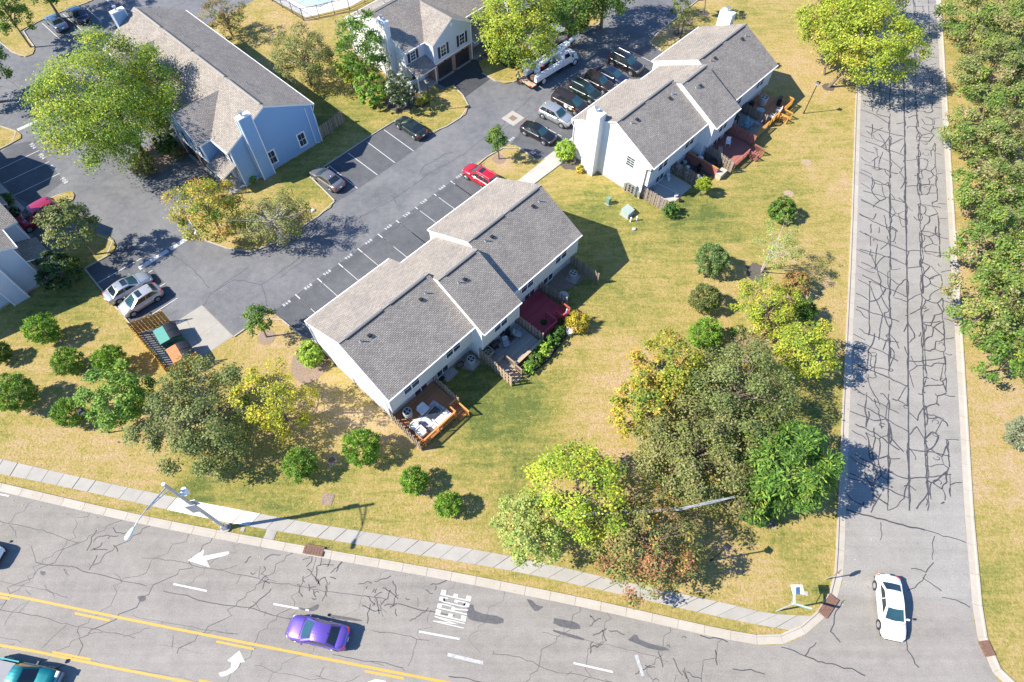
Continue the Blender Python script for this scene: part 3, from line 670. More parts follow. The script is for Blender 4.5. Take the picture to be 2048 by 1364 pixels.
tag(lt.build('sealed_cracks', M_TAR, lot, fixn=False), kind='stuff')
# square storm drain in the lot
c = P(1026, 236.5); t = thing('storm_drain', 'square pale concrete drain with iron grate in the parking lot', 'storm drain', (c.x, c.y, .0), CF[2])
MB().b2(-1.05, 1.05, -1.05, 1.05, 0, .02).build('concrete_collar', M_CONC, t)
for k in range(6): MB().b2(-.42+.14*k+.02, -.42+.14*k+.12, -.42, .42, .02, .03).build('grate_bar', M_RUST, t)
# ================================================================ buildings
TW, TRV, THE, THR, TSB = 11.646, 5.961, 5.138, 8.061, 1.222
def hex_basis(mb, o, ex, ey, ez, a0, a1, b0, b1, c0, c1, m=0):
    def q(a, b, c): return o+ex*a+ey*b+ez*c
    mb.hexa([q(a0, b0, c0), q(a1, b0, c0), q(a1, b1, c0), q(a0, b1, c0), q(a0, b0, c1), q(a1, b0, c1), q(a1, b1, c1), q(a0, b1, c1)], m)
UPV = Vector((0, 0, 1))
def window(parent, o, d, n, w, h, panes=1, fr=.09, bars=0, hbars=1, name='window', glass=None, shutters=False):
    """o: lower left corner on the wall, d: along, n: outward"""
    o = Vector(o); d = Vector(d); n = Vector(n); mb = MB()
    def b(x0, x1, z0, z1, y0=-.03, y1=.055): hex_basis(mb, o, d, n, UPV, x0, x1, y0, y1, z0, z1)
    b(-fr, w+fr, -fr, 0, -.03, .075); b(-fr, w+fr, h, h+fr); b(-fr, 0, 0, h); b(w, w+fr, 0, h)
    for k in range(1, panes): x = w*k/panes; b(x-.05, x+.05, 0, h)
    f = mb.build(name, M_TRIM, parent)
    for k in range(panes):
        x0, x1 = w*k/panes+(.05 if k else 0), w*(k+1)/panes-(.05 if k < panes-1 else 0)
        mb = MB(); hex_basis(mb, o, d, n, UPV, x0, x1, -.02, .015, 0, h); g = mb.build('pane', glass or M_GLASS, f)
        if bars or hbars:
            mb = MB()
            for j in range(1, hbars+1): z = h*j/(hbars+1); hex_basis(mb, o, d, n, UPV, x0, x1, .015, .035, z-.025, z+.025)
            for j in range(1, bars+1): x = x0+(x1-x0)*j/(bars+1); hex_basis(mb, o, d, n, UPV, x-.012, x+.012, .015, .03, 0, h)
            mb.build('glazing_bar', M_TRIM, f)
    if shutters:
        for x in (-fr-.40, w+fr+.02):
            mb = MB(); hex_basis(mb, o, d, n, UPV, x, x+.38, .0, .05, -.05, h+.05)
            for j in range(8): z = h*(j+.2)/8; hex_basis(mb, o, d, n, UPV, x+.05, x+.33, .05, .07, z, z+h/8*.6)
            mb.build('shutter', M_SHUT, f)
    return f
def roof_slab(name, pts, parent, th=.17, m=None):
    """pts: eave0, eave1, then round to the ridge; shingle grain runs along eave0-eave1"""
    pts = [Vector(p) for p in pts]; e = (pts[1]-pts[0]).normalized(); nrm = e.cross(pts[-1]-pts[0]).normalized()
    if nrm.z < 0: nrm = -nrm
    up = nrm.cross(e); up = up if up.z > 0 else -up
    k = len(pts); lo = [p-UPV*th for p in pts]; mb = MB()
    mb.raw(pts+lo, [tuple(range(k))], 0); uvs = [[((p-pts[0]).dot(e), (p-pts[0]).dot(up)) for p in pts]]
    i0 = 0
    mb.f.append(tuple(range(2*k-1, k-1, -1))); mb.mi.append(1); uvs.append([(0, 0)]*k)
    for j in range(k): mb.f.append((j, (j+1) % k, k+(j+1) % k, k+j)); mb.mi.append(1); uvs.append([(0, 0)]*4)
    mb.uv = uvs; return mb.build(name, [m or M_SHINGLE, M_TRIM], parent)
def ridge_vent(parent, a, b, side):
    """cap strip over the ridge, dark mesh under its lip on the given side"""
    a = Vector(a); b = Vector(b); d = (b-a).normalized(); s = Vector((side[0], side[1], 0)).normalized(); L = (b-a).length; mb = MB()
    for sg in (1, -1):
        mb.raw([a+UPV*.075, b+UPV*.075, b+s*sg*.17-UPV*.02, a+s*sg*.17-UPV*.02], [(0, 1, 2, 3)], 0)
    mb.build('ridge_vent', M_RIDGE, parent)
    mb = MB(); hex_basis(mb, a, d, s, UPV, 0, L, .16, .25, -.17, -.035); mb.build('vent_mesh', M_DARK, parent)
M_RIDGE = mat('ridge_cap_shingle', (.27, .25, .225), .95, var=.12, vs=6)
def pipe_vent(parent, p):
    MB().cyl((p[0], p[1], p[2]-.1), .055, .5, 8).build('vent_pipe', M_GREYMETAL, parent)
    MB().cyl((p[0], p[1], p[2]-.06), .17, .10, 8, r2=.07).build('pipe_flashing', M_GREYMETAL, parent)
def box_vent(parent, p):
    mb = MB(); mb.box((p[0], p[1], p[2]+.12), (.34, .34, .14), 0, 0, .75); mb.box((p[0], p[1], p[2]+.0), (.26, .26, .24)); mb.build('roof_vent', M_DARK, parent)
def chimney(parent, u0, u1, y0, y1, ztop, m, roofside=1):
    mb = MB(); mb.b2(u0, u1, y0, y1, 0, ztop-.12); ch = mb.build('chimney', m, parent)
    mb = MB(); mb.b2(u0-.06, u1+.06, y0-.06, y1+.06, ztop-.12, ztop); mb.build('chimney_cap', M_TRIM, ch)
    for x in (u0, u1):
        for y in (y0, y1):
            mb = MB(); mb.box((x, y, (ztop-.14)/2), (.11, .11, ztop-.16)); mb.build('corner_board', M_TRIM, ch)
    cx, cy = (u0+u1)/2, (y0+y1)/2+.1
    mb = MB(); mb.cyl((cx, cy, ztop), .13, .45, 10); mb.cyl((cx, cy, ztop+.42), .24, .12, 12); mb.build('flue', M_GREYMETAL, ch); return ch
def row_house(label, F, seed, chimneys=(), gable_windows=(), patio_mat=M_SIDING_TAN, meters=False, dark_spout=False):
    t = thing('row_house', label, 'house', (F[0], F[1], 0), F[2])
    segs = [(0, 10.145, 0.0), (10.145, 15.13, TSB), (15.13, 25.289, 0.0)]
    X = Vector((1, 0, 0)); FR = Vector((0, -1, 0))
    for k, (u0, u1, s) in enumerate(segs):
        a0 = u0+(.12 if k == 0 else .02); a1 = u1-(.12 if k == 2 else .02)
        prof = [(s+.35, 0), (s+TW-.95, 0), (s+TW-.95, 2.25), (s+TW-.35, 2.25), (s+TW-.35, THE-.02), (s+TRV, THR-.19), (s+.35, THE-.02)]
        mb = MB(); n = len(prof)
        mb.raw([(a0, -v, z) for v, z in prof]+[(a1, -v, z) for v, z in prof], [tuple(range(n)), tuple(range(2*n-1, n-1, -1))]+[(i, (i+1) % n, n+(i+1) % n, n+i) for i in range(n)])
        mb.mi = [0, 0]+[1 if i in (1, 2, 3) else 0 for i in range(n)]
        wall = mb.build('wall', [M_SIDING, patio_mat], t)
        mb = MB(); mb.b2(a0-.02, a1+.02, -(s+.33), -(s+TW-.93), -.05, .22); mb.build('foundation', M_FOUND, wall)
        zs = lambda v: THR-abs(v-TRV)*(THR-THE)/(TW-TRV)
        rf = roof_slab('roof', [(u0, -s, THE), (u1, -s, THE), (u1, -(s+TRV), THR), (u0, -(s+TRV), THR)], t)
        rb = roof_slab('roof', [(u0, -(s+TW), THE), (u1, -(s+TW), THE), (u1, -(s+TRV), THR), (u0, -(s+TRV), THR)], t)
        if k != 1: m0 = (u0+u1)/2; sp_ = [(u0+.7, m0-.35), (m0+.5, u1-.5)]
        else: sp_ = [(u0+.9, u1-.4)]
        for x0, x1 in sp_: ridge_vent(rb, (x0, -(s+TRV), THR), (x1, -(s+TRV), THR), (0, -1, -.3))
        ridge_vent_cap = MB(); hex_basis(ridge_vent_cap, Vector((u0, -(s+TRV), THR)), X, Vector((0, 1, 0)), UPV, .02, u1-u0-.02, -.12, .12, -.05, .02); ridge_vent_cap.build('ridge_cap', M_RIDGE, rb)
        for v0, z in ((s-.11, THE-.15), (s+TW+.0, THE-.15)):
            mb = MB(); mb.b2(u0+.02, u1-.02, -v0, -(v0+.11), z, z+.13); mb.build('gutter', M_TRIM, t)
        mb = MB(); mb.b2(a0, a1, -(s+TW-.33), -(s+TW-.05), THE-.2, THE-.16); mb.build('soffit', M_TRIM, t)
        fw = -(s+TW-.35); lw = -(s+TW-.95)
        if k == 0: wins = [(1.75, 1.7), (6.8, 1.7)]; sl = [(3.03, 1.45), (5.82, 1.35)]; pv = [(1.5, 6.9), (8.7, 7.1)]; bv = [(2.4, 7.0), (8.0, 7.3)]
        elif k == 1: wins = [(11.82, 1.65)]; sl = [(13.0, 1.5)]; pv = [(11.55, 7.15)]; bv = [(12.2, 7.3)]
        else: wins = [(16.8, 1.65), (21.8, 1.65)]; sl = [(18.0, 1.4), (20.85, 1.4)]; pv = [(16.6, 6.8), (23.9, 7.0)]; bv = [(17.4, 6.9), (23.0, 7.05)]
        for x, w in wins: window(t, (x, fw, 3.25), X, FR, w, 1.2, 2, hbars=1)
        for x, w in sl: window(t, (x, lw, .15), X, FR, w, 1.98, 2, hbars=0, name='sliding_door')
        for x, v in pv: pipe_vent(rb, (x, -(s+v), zs(v)))
        for x, v in bv: box_vent(rb, (x, -(s+v), zs(v)))
        for x in (a0, a1):
            for v, z0, z1 in ((s+.35, 0, THE), (s+TW-.35, 2.25, THE-.1), (s+TW-.95, 0, 2.25)):
                mb = MB(); mb.box((x, -v, (z0+z1)/2), (.10, .10, z1-z0)); mb.build('corner_board', M_TRIM, wall)
    for u, n_, v, z, w, h in gable_windows:
        window(t, (u, -v, z), (0, -1, 0) if n_ < 0 else (0, 1, 0), (n_, 0, 0), w, h, 1, fr=.12, bars=1, hbars=3)
    for u0, u1, v0, v1, zt in chimneys: chimney(t, u0, u1, -v1, -v0, zt, M_SIDING)
    ds = MB(); gm = M_DARK if dark_spout else M_TRIM
    ds.tube([(.15, -(TW+.05), THE-.12), (.0, -(TW-.1), THE-.45), (.02, -(TW-.78), THE-.7), (.02, -(TW-.80), 2.2), (.02, -(TW-.85), .1)], .055, 6); ds.build('downspout', gm, t)
    ds = MB(); ds.tube([(.15, .06, THE-.12), (.0, -.1, THE-.5), (.02, -.38, THE-.8), (.02, -.38, .1)], .05, 6); ds.build('downspout', M_TRIM, t)
    ds = MB(); ds.tube([(25.2, -(TW+.05), THE-.12), (25.25, -(TW-.2), THE-.5), (25.2, -(TW-.8), 2.2), (25.2, -(TW-.85), .1)], .05, 6); ds.build('downspout', M_TRIM, t)
    if meters:
        mb = MB(); mb.b2(-.22, .1, -9.0, -10.2, .25, 1.65); mp = mb.build('meter_panel', M_GREYMETAL, t)
        for i in range(3):
            for j in range(2):
                mb = MB(); mb.tube([(-.22, -(9.35+j*.45), .6+i*.36), (-.33, -(9.35+j*.45), .6+i*.36)], .10, 8); mb.build('meter', M_DARK, mp)
        mb = MB(); mb.b2(-.15, .1, -8.5, -8.75, .0, 1.2); mb.build('conduit_box', M_GREYMETAL, t)
        mb = MB(); mb.b2(-.15, .1, -10.5, -10.8, .35, 1.1); mb.build('conduit_box', M_GREYMETAL, t)
    return t
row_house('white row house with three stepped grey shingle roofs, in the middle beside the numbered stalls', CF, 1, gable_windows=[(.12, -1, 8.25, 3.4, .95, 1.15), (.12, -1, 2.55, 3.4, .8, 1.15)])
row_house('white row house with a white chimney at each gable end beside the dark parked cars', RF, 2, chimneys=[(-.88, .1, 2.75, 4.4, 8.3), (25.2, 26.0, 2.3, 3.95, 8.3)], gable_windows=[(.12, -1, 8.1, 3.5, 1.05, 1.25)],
          patio_mat=M_SIDING_SHADEGREY, meters=True, dark_spout=True)  # patio side gets the siding with shade in its colour

def garage_house(label, F, mir, L, msid, chim=((-.55, .1, 7.65, 9.15, 8.5),), gwin=(), gsid=None, second=True, gables=((3.3, 10.7), (17.3, 24.7))):
    """two-storey house: long gable roof, cross gables over pairs of garage doors, porches beside them. f runs to the garage side"""
    W, rv, he, hr, gp, hg = 11.6, 5.8, 5.3, 8.15, 1.55, 7.45
    t = thing('garage_house', label, 'house', (F[0], F[1], 0), F[2]); gsid = gsid or msid
    def q(u, f, z=0.0): return Vector((u, (f-W) if mir else -f, z))
    X = Vector((1, 0, 0)); FR = Vector((0, 1, 0)) if mir else Vector((0, -1, 0))
    prof = [(.35, 0), (W-.35, 0), (W-.35, he-.02), (rv, hr-.19), (.35, he-.02)]; n = 5
    mb = MB(); mb.raw([q(.12, f, z) for f, z in prof]+[q(L-.12, f, z) for f, z in prof], [tuple(range(n)), tuple(range(2*n-1, n-1, -1))]+[(i, (i+1) % n, n+(i+1) % n, n+i) for i in range(n)])
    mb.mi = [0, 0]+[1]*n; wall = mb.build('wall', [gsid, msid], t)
    mb = MB(); a, b = q(.1, .33), q(L-.1, W-.33); mb.b2(a.x, b.x, a.y, b.y, -.05, .2); mb.build('foundation', M_FOUND, wall)
    rb = roof_slab('roof', [q(0, 0, he), q(L, 0, he), q(L, rv, hr), q(0, rv, hr)], t)
    rf = roof_slab('roof', [q(0, W, he), q(L, W, he), q(L, rv, hr), q(0, rv, hr)], t)
    for x0, x1 in ((.6, L*.24), (L*.27, L*.48), (L*.52, L*.74), (L*.77, L-.6)): ridge_vent(rb, q(x0, rv, hr), q(x1, rv, hr), q(0, -1)-q(0, 0)+UPV*-.3)
    for x in (.12, L-.12):
        for f in (.35, W-.35): mb = MB(); mb.box(q(x, f, he/2), (.11, .11, he)); mb.build('corner_board', M_TRIM, wall)
    for f in (-.06, W+.06): mb = MB(); mb.box(q(L/2, f, he-.09), (L-.04, .11, .13)); mb.build('gutter', M_TRIM, t)
    for x, f in ((L*.12, 4.6), (L*.2, 4.4), (L*.32, 4.5), (L*.58, 4.6), (L*.68, 4.5), (L*.9, 4.4)): pipe_vent(rb, q(x, f, hr-(rv-f)*(hr-he)/rv))
    for g0, g1 in gables:
        mid = (g0+g1)/2; fi = rv+(hr-hg)/(hr-he)*(W-rv); f1 = W+gp
        roof_slab('cross_roof', [q(g0, W, he), q(g0, f1, he), q(mid, f1, hg), q(mid, fi, hg)], t)
        roof_slab('cross_roof', [q(g1, W, he), q(g1, f1, he), q(mid, f1, hg), q(mid, fi, hg)], t)
        pr = [(g0+.3, 2.45), (g1-.3, 2.45), (g1-.3, he+.05), (mid, hg-.2), (g0+.3, he+.05)]
        mb = MB(); mb.raw([q(u, W-.5, z) for u, z in pr]+[q(u, f1-.3, z) for u, z in pr], [tuple(range(5)), tuple(range(9, 4, -1))]+[(i, (i+1) % 5, 5+(i+1) % 5, 5+i) for i in range(5)]); gw = mb.build('gable_wall', msid, t)
        # brick storey, one pier each side of the two doors
        fb = f1-.34
        for u0, u1, z0, z1 in ((g0+.32, g0+.75, 0, 2.45), (mid-.3, mid+.3, 0, 2.45), (g1-.75, g1-.32, 0, 2.45), (g0+.75, mid-.3, 2.15, 2.45), (mid+.3, g1-.75, 2.15, 2.45)):
            mb = MB(); p = [q(u0, fb, z0), q(u1, fb, z0), q(u1, fb, z1), q(u0, fb, z1)]; r = [q(u0, W-.4, z0), q(u1, W-.4, z0), q(u1, W-.4, z1), q(u0, W-.4, z1)]
            mb.raw(p+r, [(0, 1, 2, 3), (4, 7, 6, 5), (0, 4, 5, 1), (1, 5, 6, 2), (2, 6, 7, 3), (3, 7, 4, 0)])
            mb.uv = [[((v.x), (v.z)) if i == 0 else (v.x+v.y, v.z) for v in [Vector(mb.v[j]) for j in f]] for i, f in enumerate(mb.f)]; mb.build('brick_pier', M_BRICK, t)
        for u0, u1 in ((g0+.75, mid-.3), (mid+.3, g1-.75)):
            mb = MB(); hex_basis(mb, q(u0, fb-.12, 0), X, FR, UPV, 0, u1-u0, -.04, 0, 0, 2.15); gd = mb.build('garage_door', M_SHUT, t)
            for j in range(4):
                mb = MB(); hex_basis(mb, q(u0, fb-.12, 0), X, FR, UPV, .02, u1-u0-.02, 0, .03, .03+j*.53, .03+j*.53+.5); mb.build('door_panel', M_SHUT, gd)
            mb = MB(); mb.box(q((u0+u1)/2, fb+.12, 2.3), (.16, .16, .2)); mb.build('wall_lamp', M_DARK, t)
            mb = MB(); mb.box(q((u0+u1)/2, fb+.05, .02), (u1-u0, .4, .03)); mb.build('door_sill', M_CONC, t)
        for u in (mid-2.15, mid+1.25):
            p = q(u, f1-.3, 3.05); window(t, p, X, FR, .9, 1.4, 1, bars=1, hbars=2, shutters=True)
        mb = MB(); p = q(mid, f1-.3, hg-.95); mb.tube([p, p+FR*.05], .24, 12); mb.build('gable_vent', M_TRIM, gw)
        for u in (g0+.3, g1-.3): mb = MB(); mb.box(q(u, f1-.3, 2.6), (.13, .13, 5.2)); mb.build('corner_board', M_TRIM, gw)
        mb = MB(); mb.box(q(mid, f1-.28, 2.5), (g1-g0-.5, .06, .16)); mb.build('band_board', M_TRIM, gw)
    # porches between the cross gables and the ends
    ends = [0]+[x for g in gables for x in g]+[L]
    for i in range(0, len(ends), 2):
        u0, u1 = ends[i]+(.1 if i == 0 else -.2), ends[i+1]-(.1 if i == len(ends)-2 else -.2)
        if u1-u0 < 1: continue
        roof_slab('porch_roof', [q(u0, W+1.75, 2.62), q(u1, W+1.75, 2.62), q(u1, W-.32, 3.35), q(u0, W-.32, 3.35)], t, .14)
        mb = MB(); mb.box(q((u0+u1)/2, W+.6, .09), (u1-u0, 2.0, .18)); mb.build('porch_floor', M_CONC, t)
        for u in ((u0+.15,) if i == 0 else (u1-.15,) if i == len(ends)-2 else (u0+2.9, u1-2.9)):
            mb = MB(); mb.box(q(u, W+1.5, 1.35), (.15, .15, 2.45)); mb.build('porch_post', M_TRIM, t)
        for c in ([u0+.9] if i == 0 else [u1-1.5] if i == len(ends)-2 else [u0+.9, u1-1.8]):
            window(t, q(c+.1, W-.35, 3.55), X, FR, .8, 1.15, 1, bars=1, hbars=2, shutters=True)
            window(t, q(c-.2, W-.35, .9), X, FR, .6, 1.2, 1)
            mb = MB(); hex_basis(mb, q(c+1.05, W-.35, .18), X, FR, UPV, 0, .9, 0, .06, 0, 2.05); dr = mb.build('front_door', M_TRIM, t)
            mb = MB(); hex_basis(mb, q(c+1.05, W-.35, .18), X, FR, UPV, .2, .7, .06, .07, 1.2, 1.85); mb.build('door_light', M_GLASS, dr)
    for u0, u1, f0, f1, zt in chim:
        a, b = q(u0, f0), q(u1, f1); chimney(t, u0, u1, min(a.y, b.y), max(a.y, b.y), zt, gsid)
    for u, f0, z, w, h in gwin:
        p = q(u, f0, z); d = (q(0, 1)-q(0, 0)); window(t, p, d, (-1, 0, 0), w, h, 1, fr=.15, bars=1, hbars=1)
    mb = MB(); mb.tube([q(.1, -.05, he-.1), q(-.02, .2, he-.5), q(-.02, .42, he-.9), q(-.02, .42, .12)], .05, 6); mb.build('downspout', M_TRIM, t)
    mb = MB(); mb.tube([q(-.02, 1.25, he+.1), q(-.02, 1.25, .5), q(-.02, .7, .15)], .05, 6); mb.build('downspout', M_TRIM, t)
    mb = MB(); mb.b2(1.2, 2.6, q(0, .35).y, q(0, -.35).y, .6, 3.0); mb.build('bay', msid, t)
    return t
garage_house('long house with a shaded blue-grey gable wall and chimney, behind the big tree', GF, True, 28.0, M_SIDING_SHADEBLUE, chim=((-.5, .1, 7.65, 9.15, 8.55), (27.9, 28.5, 7.0, 8.6, 8.5)), gwin=[(.12, 2.35, .95, .85, 1.65), (.12, 6.6, .95, .9, 1.65)])
garage_house('white house with two dark garage doors in a brick front, near the swimming pool', HF, False, 28.0, M_SIDING_SHADEGREY, gsid=M_SIDING)  # front walls carry shade in their colour, the lit gable stays white
pi = Vector(P(34.6, 497, 5.13)[:2]); vI = Vector((math.sin(2.382), -math.cos(2.382))); oI = pi-vI*11.6
garage_house('white house at the left edge with a low porch roof above the magenta car', (oI.x, oI.y, 2.382), False, 28.0, M_SIDING_SHADEGREY)
# ================================================================ patios, decks, fences
PICK = {}
def picket_mesh(h, w, m, dog=True):
    k = (round(h, 2), w, m.name, dog)
    if k not in PICK:
        mb = MB(); t = .022; pr = [(-w/2, 0), (w/2, 0), (w/2, h-.05), (w/2-.03, h), (-w/2+.03, h), (-w/2, h-.05)] if dog else [(-w/2, 0), (w/2, 0), (w/2, h), (-w/2, h)]; n = len(pr)
        mb.raw([(x, -t/2, z) for x, z in pr]+[(x, t/2, z) for x, z in pr], [tuple(range(n)), tuple(range(2*n-1, n-1, -1))]+[(i, (i+1) % n, n+(i+1) % n, n+i) for i in range(n)]); PICK[k] = mb.mesh('picket', m)
    return PICK[k]
def fence(label, a, b, h=1.75, m=None, group=None, pitch=.20, z=0.0, capm=None, w=.145):
    """board-on-board fence from a to b (world points)"""
    m = m or M_WOODGREY; a = Vector(a[:2]); b = Vector(b[:2]); L = (b-a).length; rz = math.atan2(b.y-a.y, b.x-a.x)
    t = thing('picket_fence', label, 'fence', (a.x, a.y, z), rz, group)
    for zz in (.35, h*.52, h-.28): mb = MB(); mb.b2(0, L, -.02, .02, zz-.045, zz+.045); mb.build('rail', m, t)
    n = max(2, int(L/2.3)+1)
    for i in range(n+1): x = L*i/n; mb = MB(); mb.b2(x-.05, x+.05, -.05, .05, -.1, h+.05); mb.build('post', m, t)
    k = int(L/pitch)
    for i in range(k):
        x = (i+.5)*L/k; y = .034 if i % 2 else -.034
        o = obj('picket', picket_mesh(h, w, m), t, (x, y, .03+random.uniform(-.015, .02))); o.rotation_euler = (random.gauss(0, .006), random.gauss(0, .006), 0)
    return t
def frame_thing(name, label, cat, F, u, v, z=0.0, rot=0.0, group=None):
    p = UV(F, u, v, z); return thing(name, label, cat, p, F[2]+rot, group)
def deck(label, F, u0, u1, v0, v1, z, m, msk=None, along='u', pitch=.145, holes=()):
    """boards run along u; local y is -v"""
    t = frame_thing('deck', label, 'deck', F, u0, v0); L, D = u1-u0, v1-v0; msk = msk or m
    mb = MB(); mb.b2(.02, L-.02, -.02, -D+.02, z-.2, z-.032); mb.build('joists', msk, t)
    n = int((D if along == 'u' else L)/pitch)
    bm_ = MB(); pw = (D if along == 'u' else L)/n
    if along == 'u': bm_.b2(0, L, -.0, -(pw-.012), z-.03, z)
    else: bm_.b2(0, pw-.012, 0, -D, z-.03, z)
    me = bm_.mesh('deck_board', m)
    for i in range(n): obj('deck_board', me, t, (0, -i*pw, random.uniform(-.002, .002)) if along == 'u' else (i*pw, 0, random.uniform(-.002, .002)))
    return t
def railing(t, pts, z, m, h=.95, pitch=.14, cap=.14):
    """railing part run along local points of a deck"""
    for a, b in zip(pts, pts[1:]):
        a = Vector(a); b = Vector(b); L = (b-a).length; rz = math.atan2(b.y-a.y, b.x-a.x); c = (a+b)/2
        mb = MB(); mb.box((c.x, c.y, z+h), (L+.1, cap, .035), rz); mb.box((c.x, c.y, z+h-.09), (L, .04, .08), rz); mb.box((c.x, c.y, z+.1), (L, .04, .08), rz); mb.build('rail', m, t)
        n = max(1, round(L/1.6))
        for i in range(n+1): p = a+(b-a)*(i/n); mb = MB(); mb.box((p.x, p.y, z/2+h/2), (.09, .09, z+h), rz); mb.build('post', m, t)
        k = int(L/pitch); key = ('bal', round(h, 2), m.name)
        if key not in PICK: mb = MB(); mb.b2(-.018, .018, -.018, .018, .08, h-.05); PICK[key] = mb.mesh('baluster', m)
        for i in range(1, k): p = a+(b-a)*(i/k); obj('baluster', PICK[key], t, (p.x, p.y, z), rz)
def steps(t, x0, x1, y0, dy, z, n, m, axis='y'):
    for i in range(n):
        zz = z*(n-i)/(n+1); mb = MB(); mb.b2(x0, x1, y0+dy*i*.28, y0+dy*(i+.95)*.28, zz-.04, zz); mb.build('step', m, t)
def ac_unit(label, F, u, v, z=0.0, r=.42, h=.78, pad=True, group='air conditioners'):
    t = frame_thing('air_conditioner', label, 'air conditioner', F, u, v, z, .2, group)
    if pad: mb = MB(); mb.b2(-.6, .6, -.6, .6, 0, .08); mb.build('pad', M_CONC, t)
    mb = MB(); n = 16
    mb.cyl((0, 0, .08), r, h, 18); mb.build('casing', M_PALEAC, t)
    for k in range(6): mb = MB(); zz = .16+k*h/7; mb.cyl((0, 0, zz), r+.012, .03, 18); mb.build('louvre', M_GREYMETAL, t)
    mb = MB(); mb.cyl((0, 0, .08+h), r*.78, .03, 16); mb.build('fan_opening', M_DARK, t)
    mb = MB(); ring = [(math.cos(2*math.pi*i/20)*r*.9, math.sin(2*math.pi*i/20)*r*.9, .08+h+.03) for i in range(21)]; mb.tube(ring, .05, 5, cap=False); mb.build('top_ring', M_PALEAC, t)
    mb = MB(); mb.cyl((0, 0, .1+h), .1, .05, 8)
    for k in range(4): a = k*math.pi/2; mb.box((math.cos(a)*r*.4, math.sin(a)*r*.4, .13+h), (r*.75, .12, .02), a)
    mb.build('fan', M_GREYMETAL, t); return t
M_PALEAC = mat('ac_casing', (.46, .45, .41), .5)
def chair(label, p, rz, m, group=None, seat=.55, cat='chair', lounge=False, hh=.45):
    t = thing('patio_chair', label, cat, p, rz, group)
    L = 1.25 if lounge else .5
    mb = MB(); mb.b2(-.26, .26, -.25, L-.25 if not lounge else .35, hh-.05, hh); mb.build('seat', m, t)
    mb = MB(); mb.raw([(-.26, -.25, hh-.03), (.26, -.25, hh-.03), (.26, -.45 if lounge else -.33, hh+.55), (-.26, -.45 if lounge else -.33, hh+.55), (-.26, -.29, hh-.03), (.26, -.29, hh-.03), (.26, -.49 if lounge else -.37, hh+.55), (-.26, -.49 if lounge else -.37, hh+.55)], [(0, 1, 2, 3), (7, 6, 5, 4), (0, 4, 5, 1), (3, 2, 6, 7), (0, 3, 7, 4), (1, 5, 6, 2)]); mb.build('backrest', m, t)
    for x in (-.25, .25):
        for y in (-.22, .24): mb = MB(); mb.box((x, y, hh/2-.03), (.04, .04, hh-.06)); mb.build('leg', m if not lounge else M_DARK, t)
        mb = MB(); mb.b2(x-.03, x+.03, -.28, .24, hh+.18, hh+.21); mb.build('armrest', m, t)
    return t
def table(label, p, rz, lx, ly, h, m, mleg=None, round_=False, group=None):
    t = thing('patio_table', label, 'table', p, rz, group); mb = MB()
    if round_: mb.cyl((0, 0, h-.03), lx/2, .03, 18)
    else: mb.b2(-lx/2, lx/2, -ly/2, ly/2, h-.03, h)
    mb.build('table_top', m, t)
    for x in (-1, 1):
        for y in (-1, 1): k = .36 if round_ else .45; mb = MB(); mb.box((x*lx*k*(.7 if round_ else 1), y*ly*k*(.7 if round_ else 1), h/2-.02), (.05, .05, h-.04)); mb.build('leg', mleg or m, t)
    return t
def grill(label, p, rz):
    t = thing('barbecue_grill', label, 'grill', p, rz); MB().b2(-.35, .35, -.25, .25, .12, .75).build('cabinet', M_DARK, t)
    mb = MB(); n = 8; mb.raw([(x, math.cos(math.pi*i/n)*.28, .78+math.sin(math.pi*i/n)*.3) for x in (-.36, .36) for i in range(n+1)], [(i, i+1, n+2+i, n+1+i) for i in range(n)]+[tuple(range(n+1)), tuple(range(2*n+1, n, -1))]); mb.build('lid', M_DARK, t)
    for s in (-1, 1): mb = MB(); mb.b2(s*.38, s*.68, -.22, .22, .72, .76); mb.build('side_shelf', M_DARK, t)
    for x in (-.3, .3): mb = MB(); mb.tube([(x, -.3, .08), (x, -.24, .08)], .08, 8); mb.build('wheel', M_TYRE, t)
    return t
def tub(label, p, r, h, m, name='bucket', cat='bucket', group=None, lid=None):
    t = thing(name, label, cat, p, 0, group); mb = MB(); mb.cyl((0, 0, 0), r*.85, h, 12, r2=r); mb.build('body', m, t)
    mb = MB(); mb.cyl((0, 0, h), r*1.04, .03, 12); mb.build('rim' if lid is None else 'lid', lid or m, t); return t
LW = TW-.95; LWB = LW+TSB
# ---- middle row house, unit by unit
fence('weathered picket fence left of the orange deck with white sofas', UV(CF, .05, LW+.1), UV(CF, -.12, 14.95), 1.75, M_WOODGREY, 'patio fences')
d = deck('orange stained wooden deck with white outdoor sofas and a rug', CF, .25, 5.15, LW+.02, 14.95, .42, M_CEDARD)
railing(d, [(.05, -3.4), (.05, -4.2), (3.85, -4.2)], .42, M_CEDAR); railing(d, [(3.95, -4.2), (3.95, -3.35), (4.85, -3.35)], .42, M_CEDAR)
railing(d, [(4.85, -3.4), (4.85, -4.95)], .12, M_CEDAR); steps(d, 4.0, 4.8, -3.6, -1, .42, 4, M_CEDAR)
fence('weathered picket fence right of the orange deck', UV(CF, 5.3, LW+.1), UV(CF, 5.2, 14.3), 1.75, M_WOODTAN, 'patio fences')
ac_unit('grey round air conditioner on the orange deck against the house wall', CF, 1.25, 11.75, .42, pad=False)
t = frame_thing('rug', 'pale grey patterned rug on the orange deck', 'rug', CF, 2.75, 13.35, .425, .12); MB().b2(-1.25, 1.25, -.95, .95, 0, .012).build('field', mat('rug_weave', (.50, .51, .50), .95, var=.35, vs=5), t)
for s in (-1, 1): mb = MB(); mb.b2(-1.0, 1.0, s*.62-.015, s*.62+.015, .012, .016); mb.build('border', M_DARK, t)
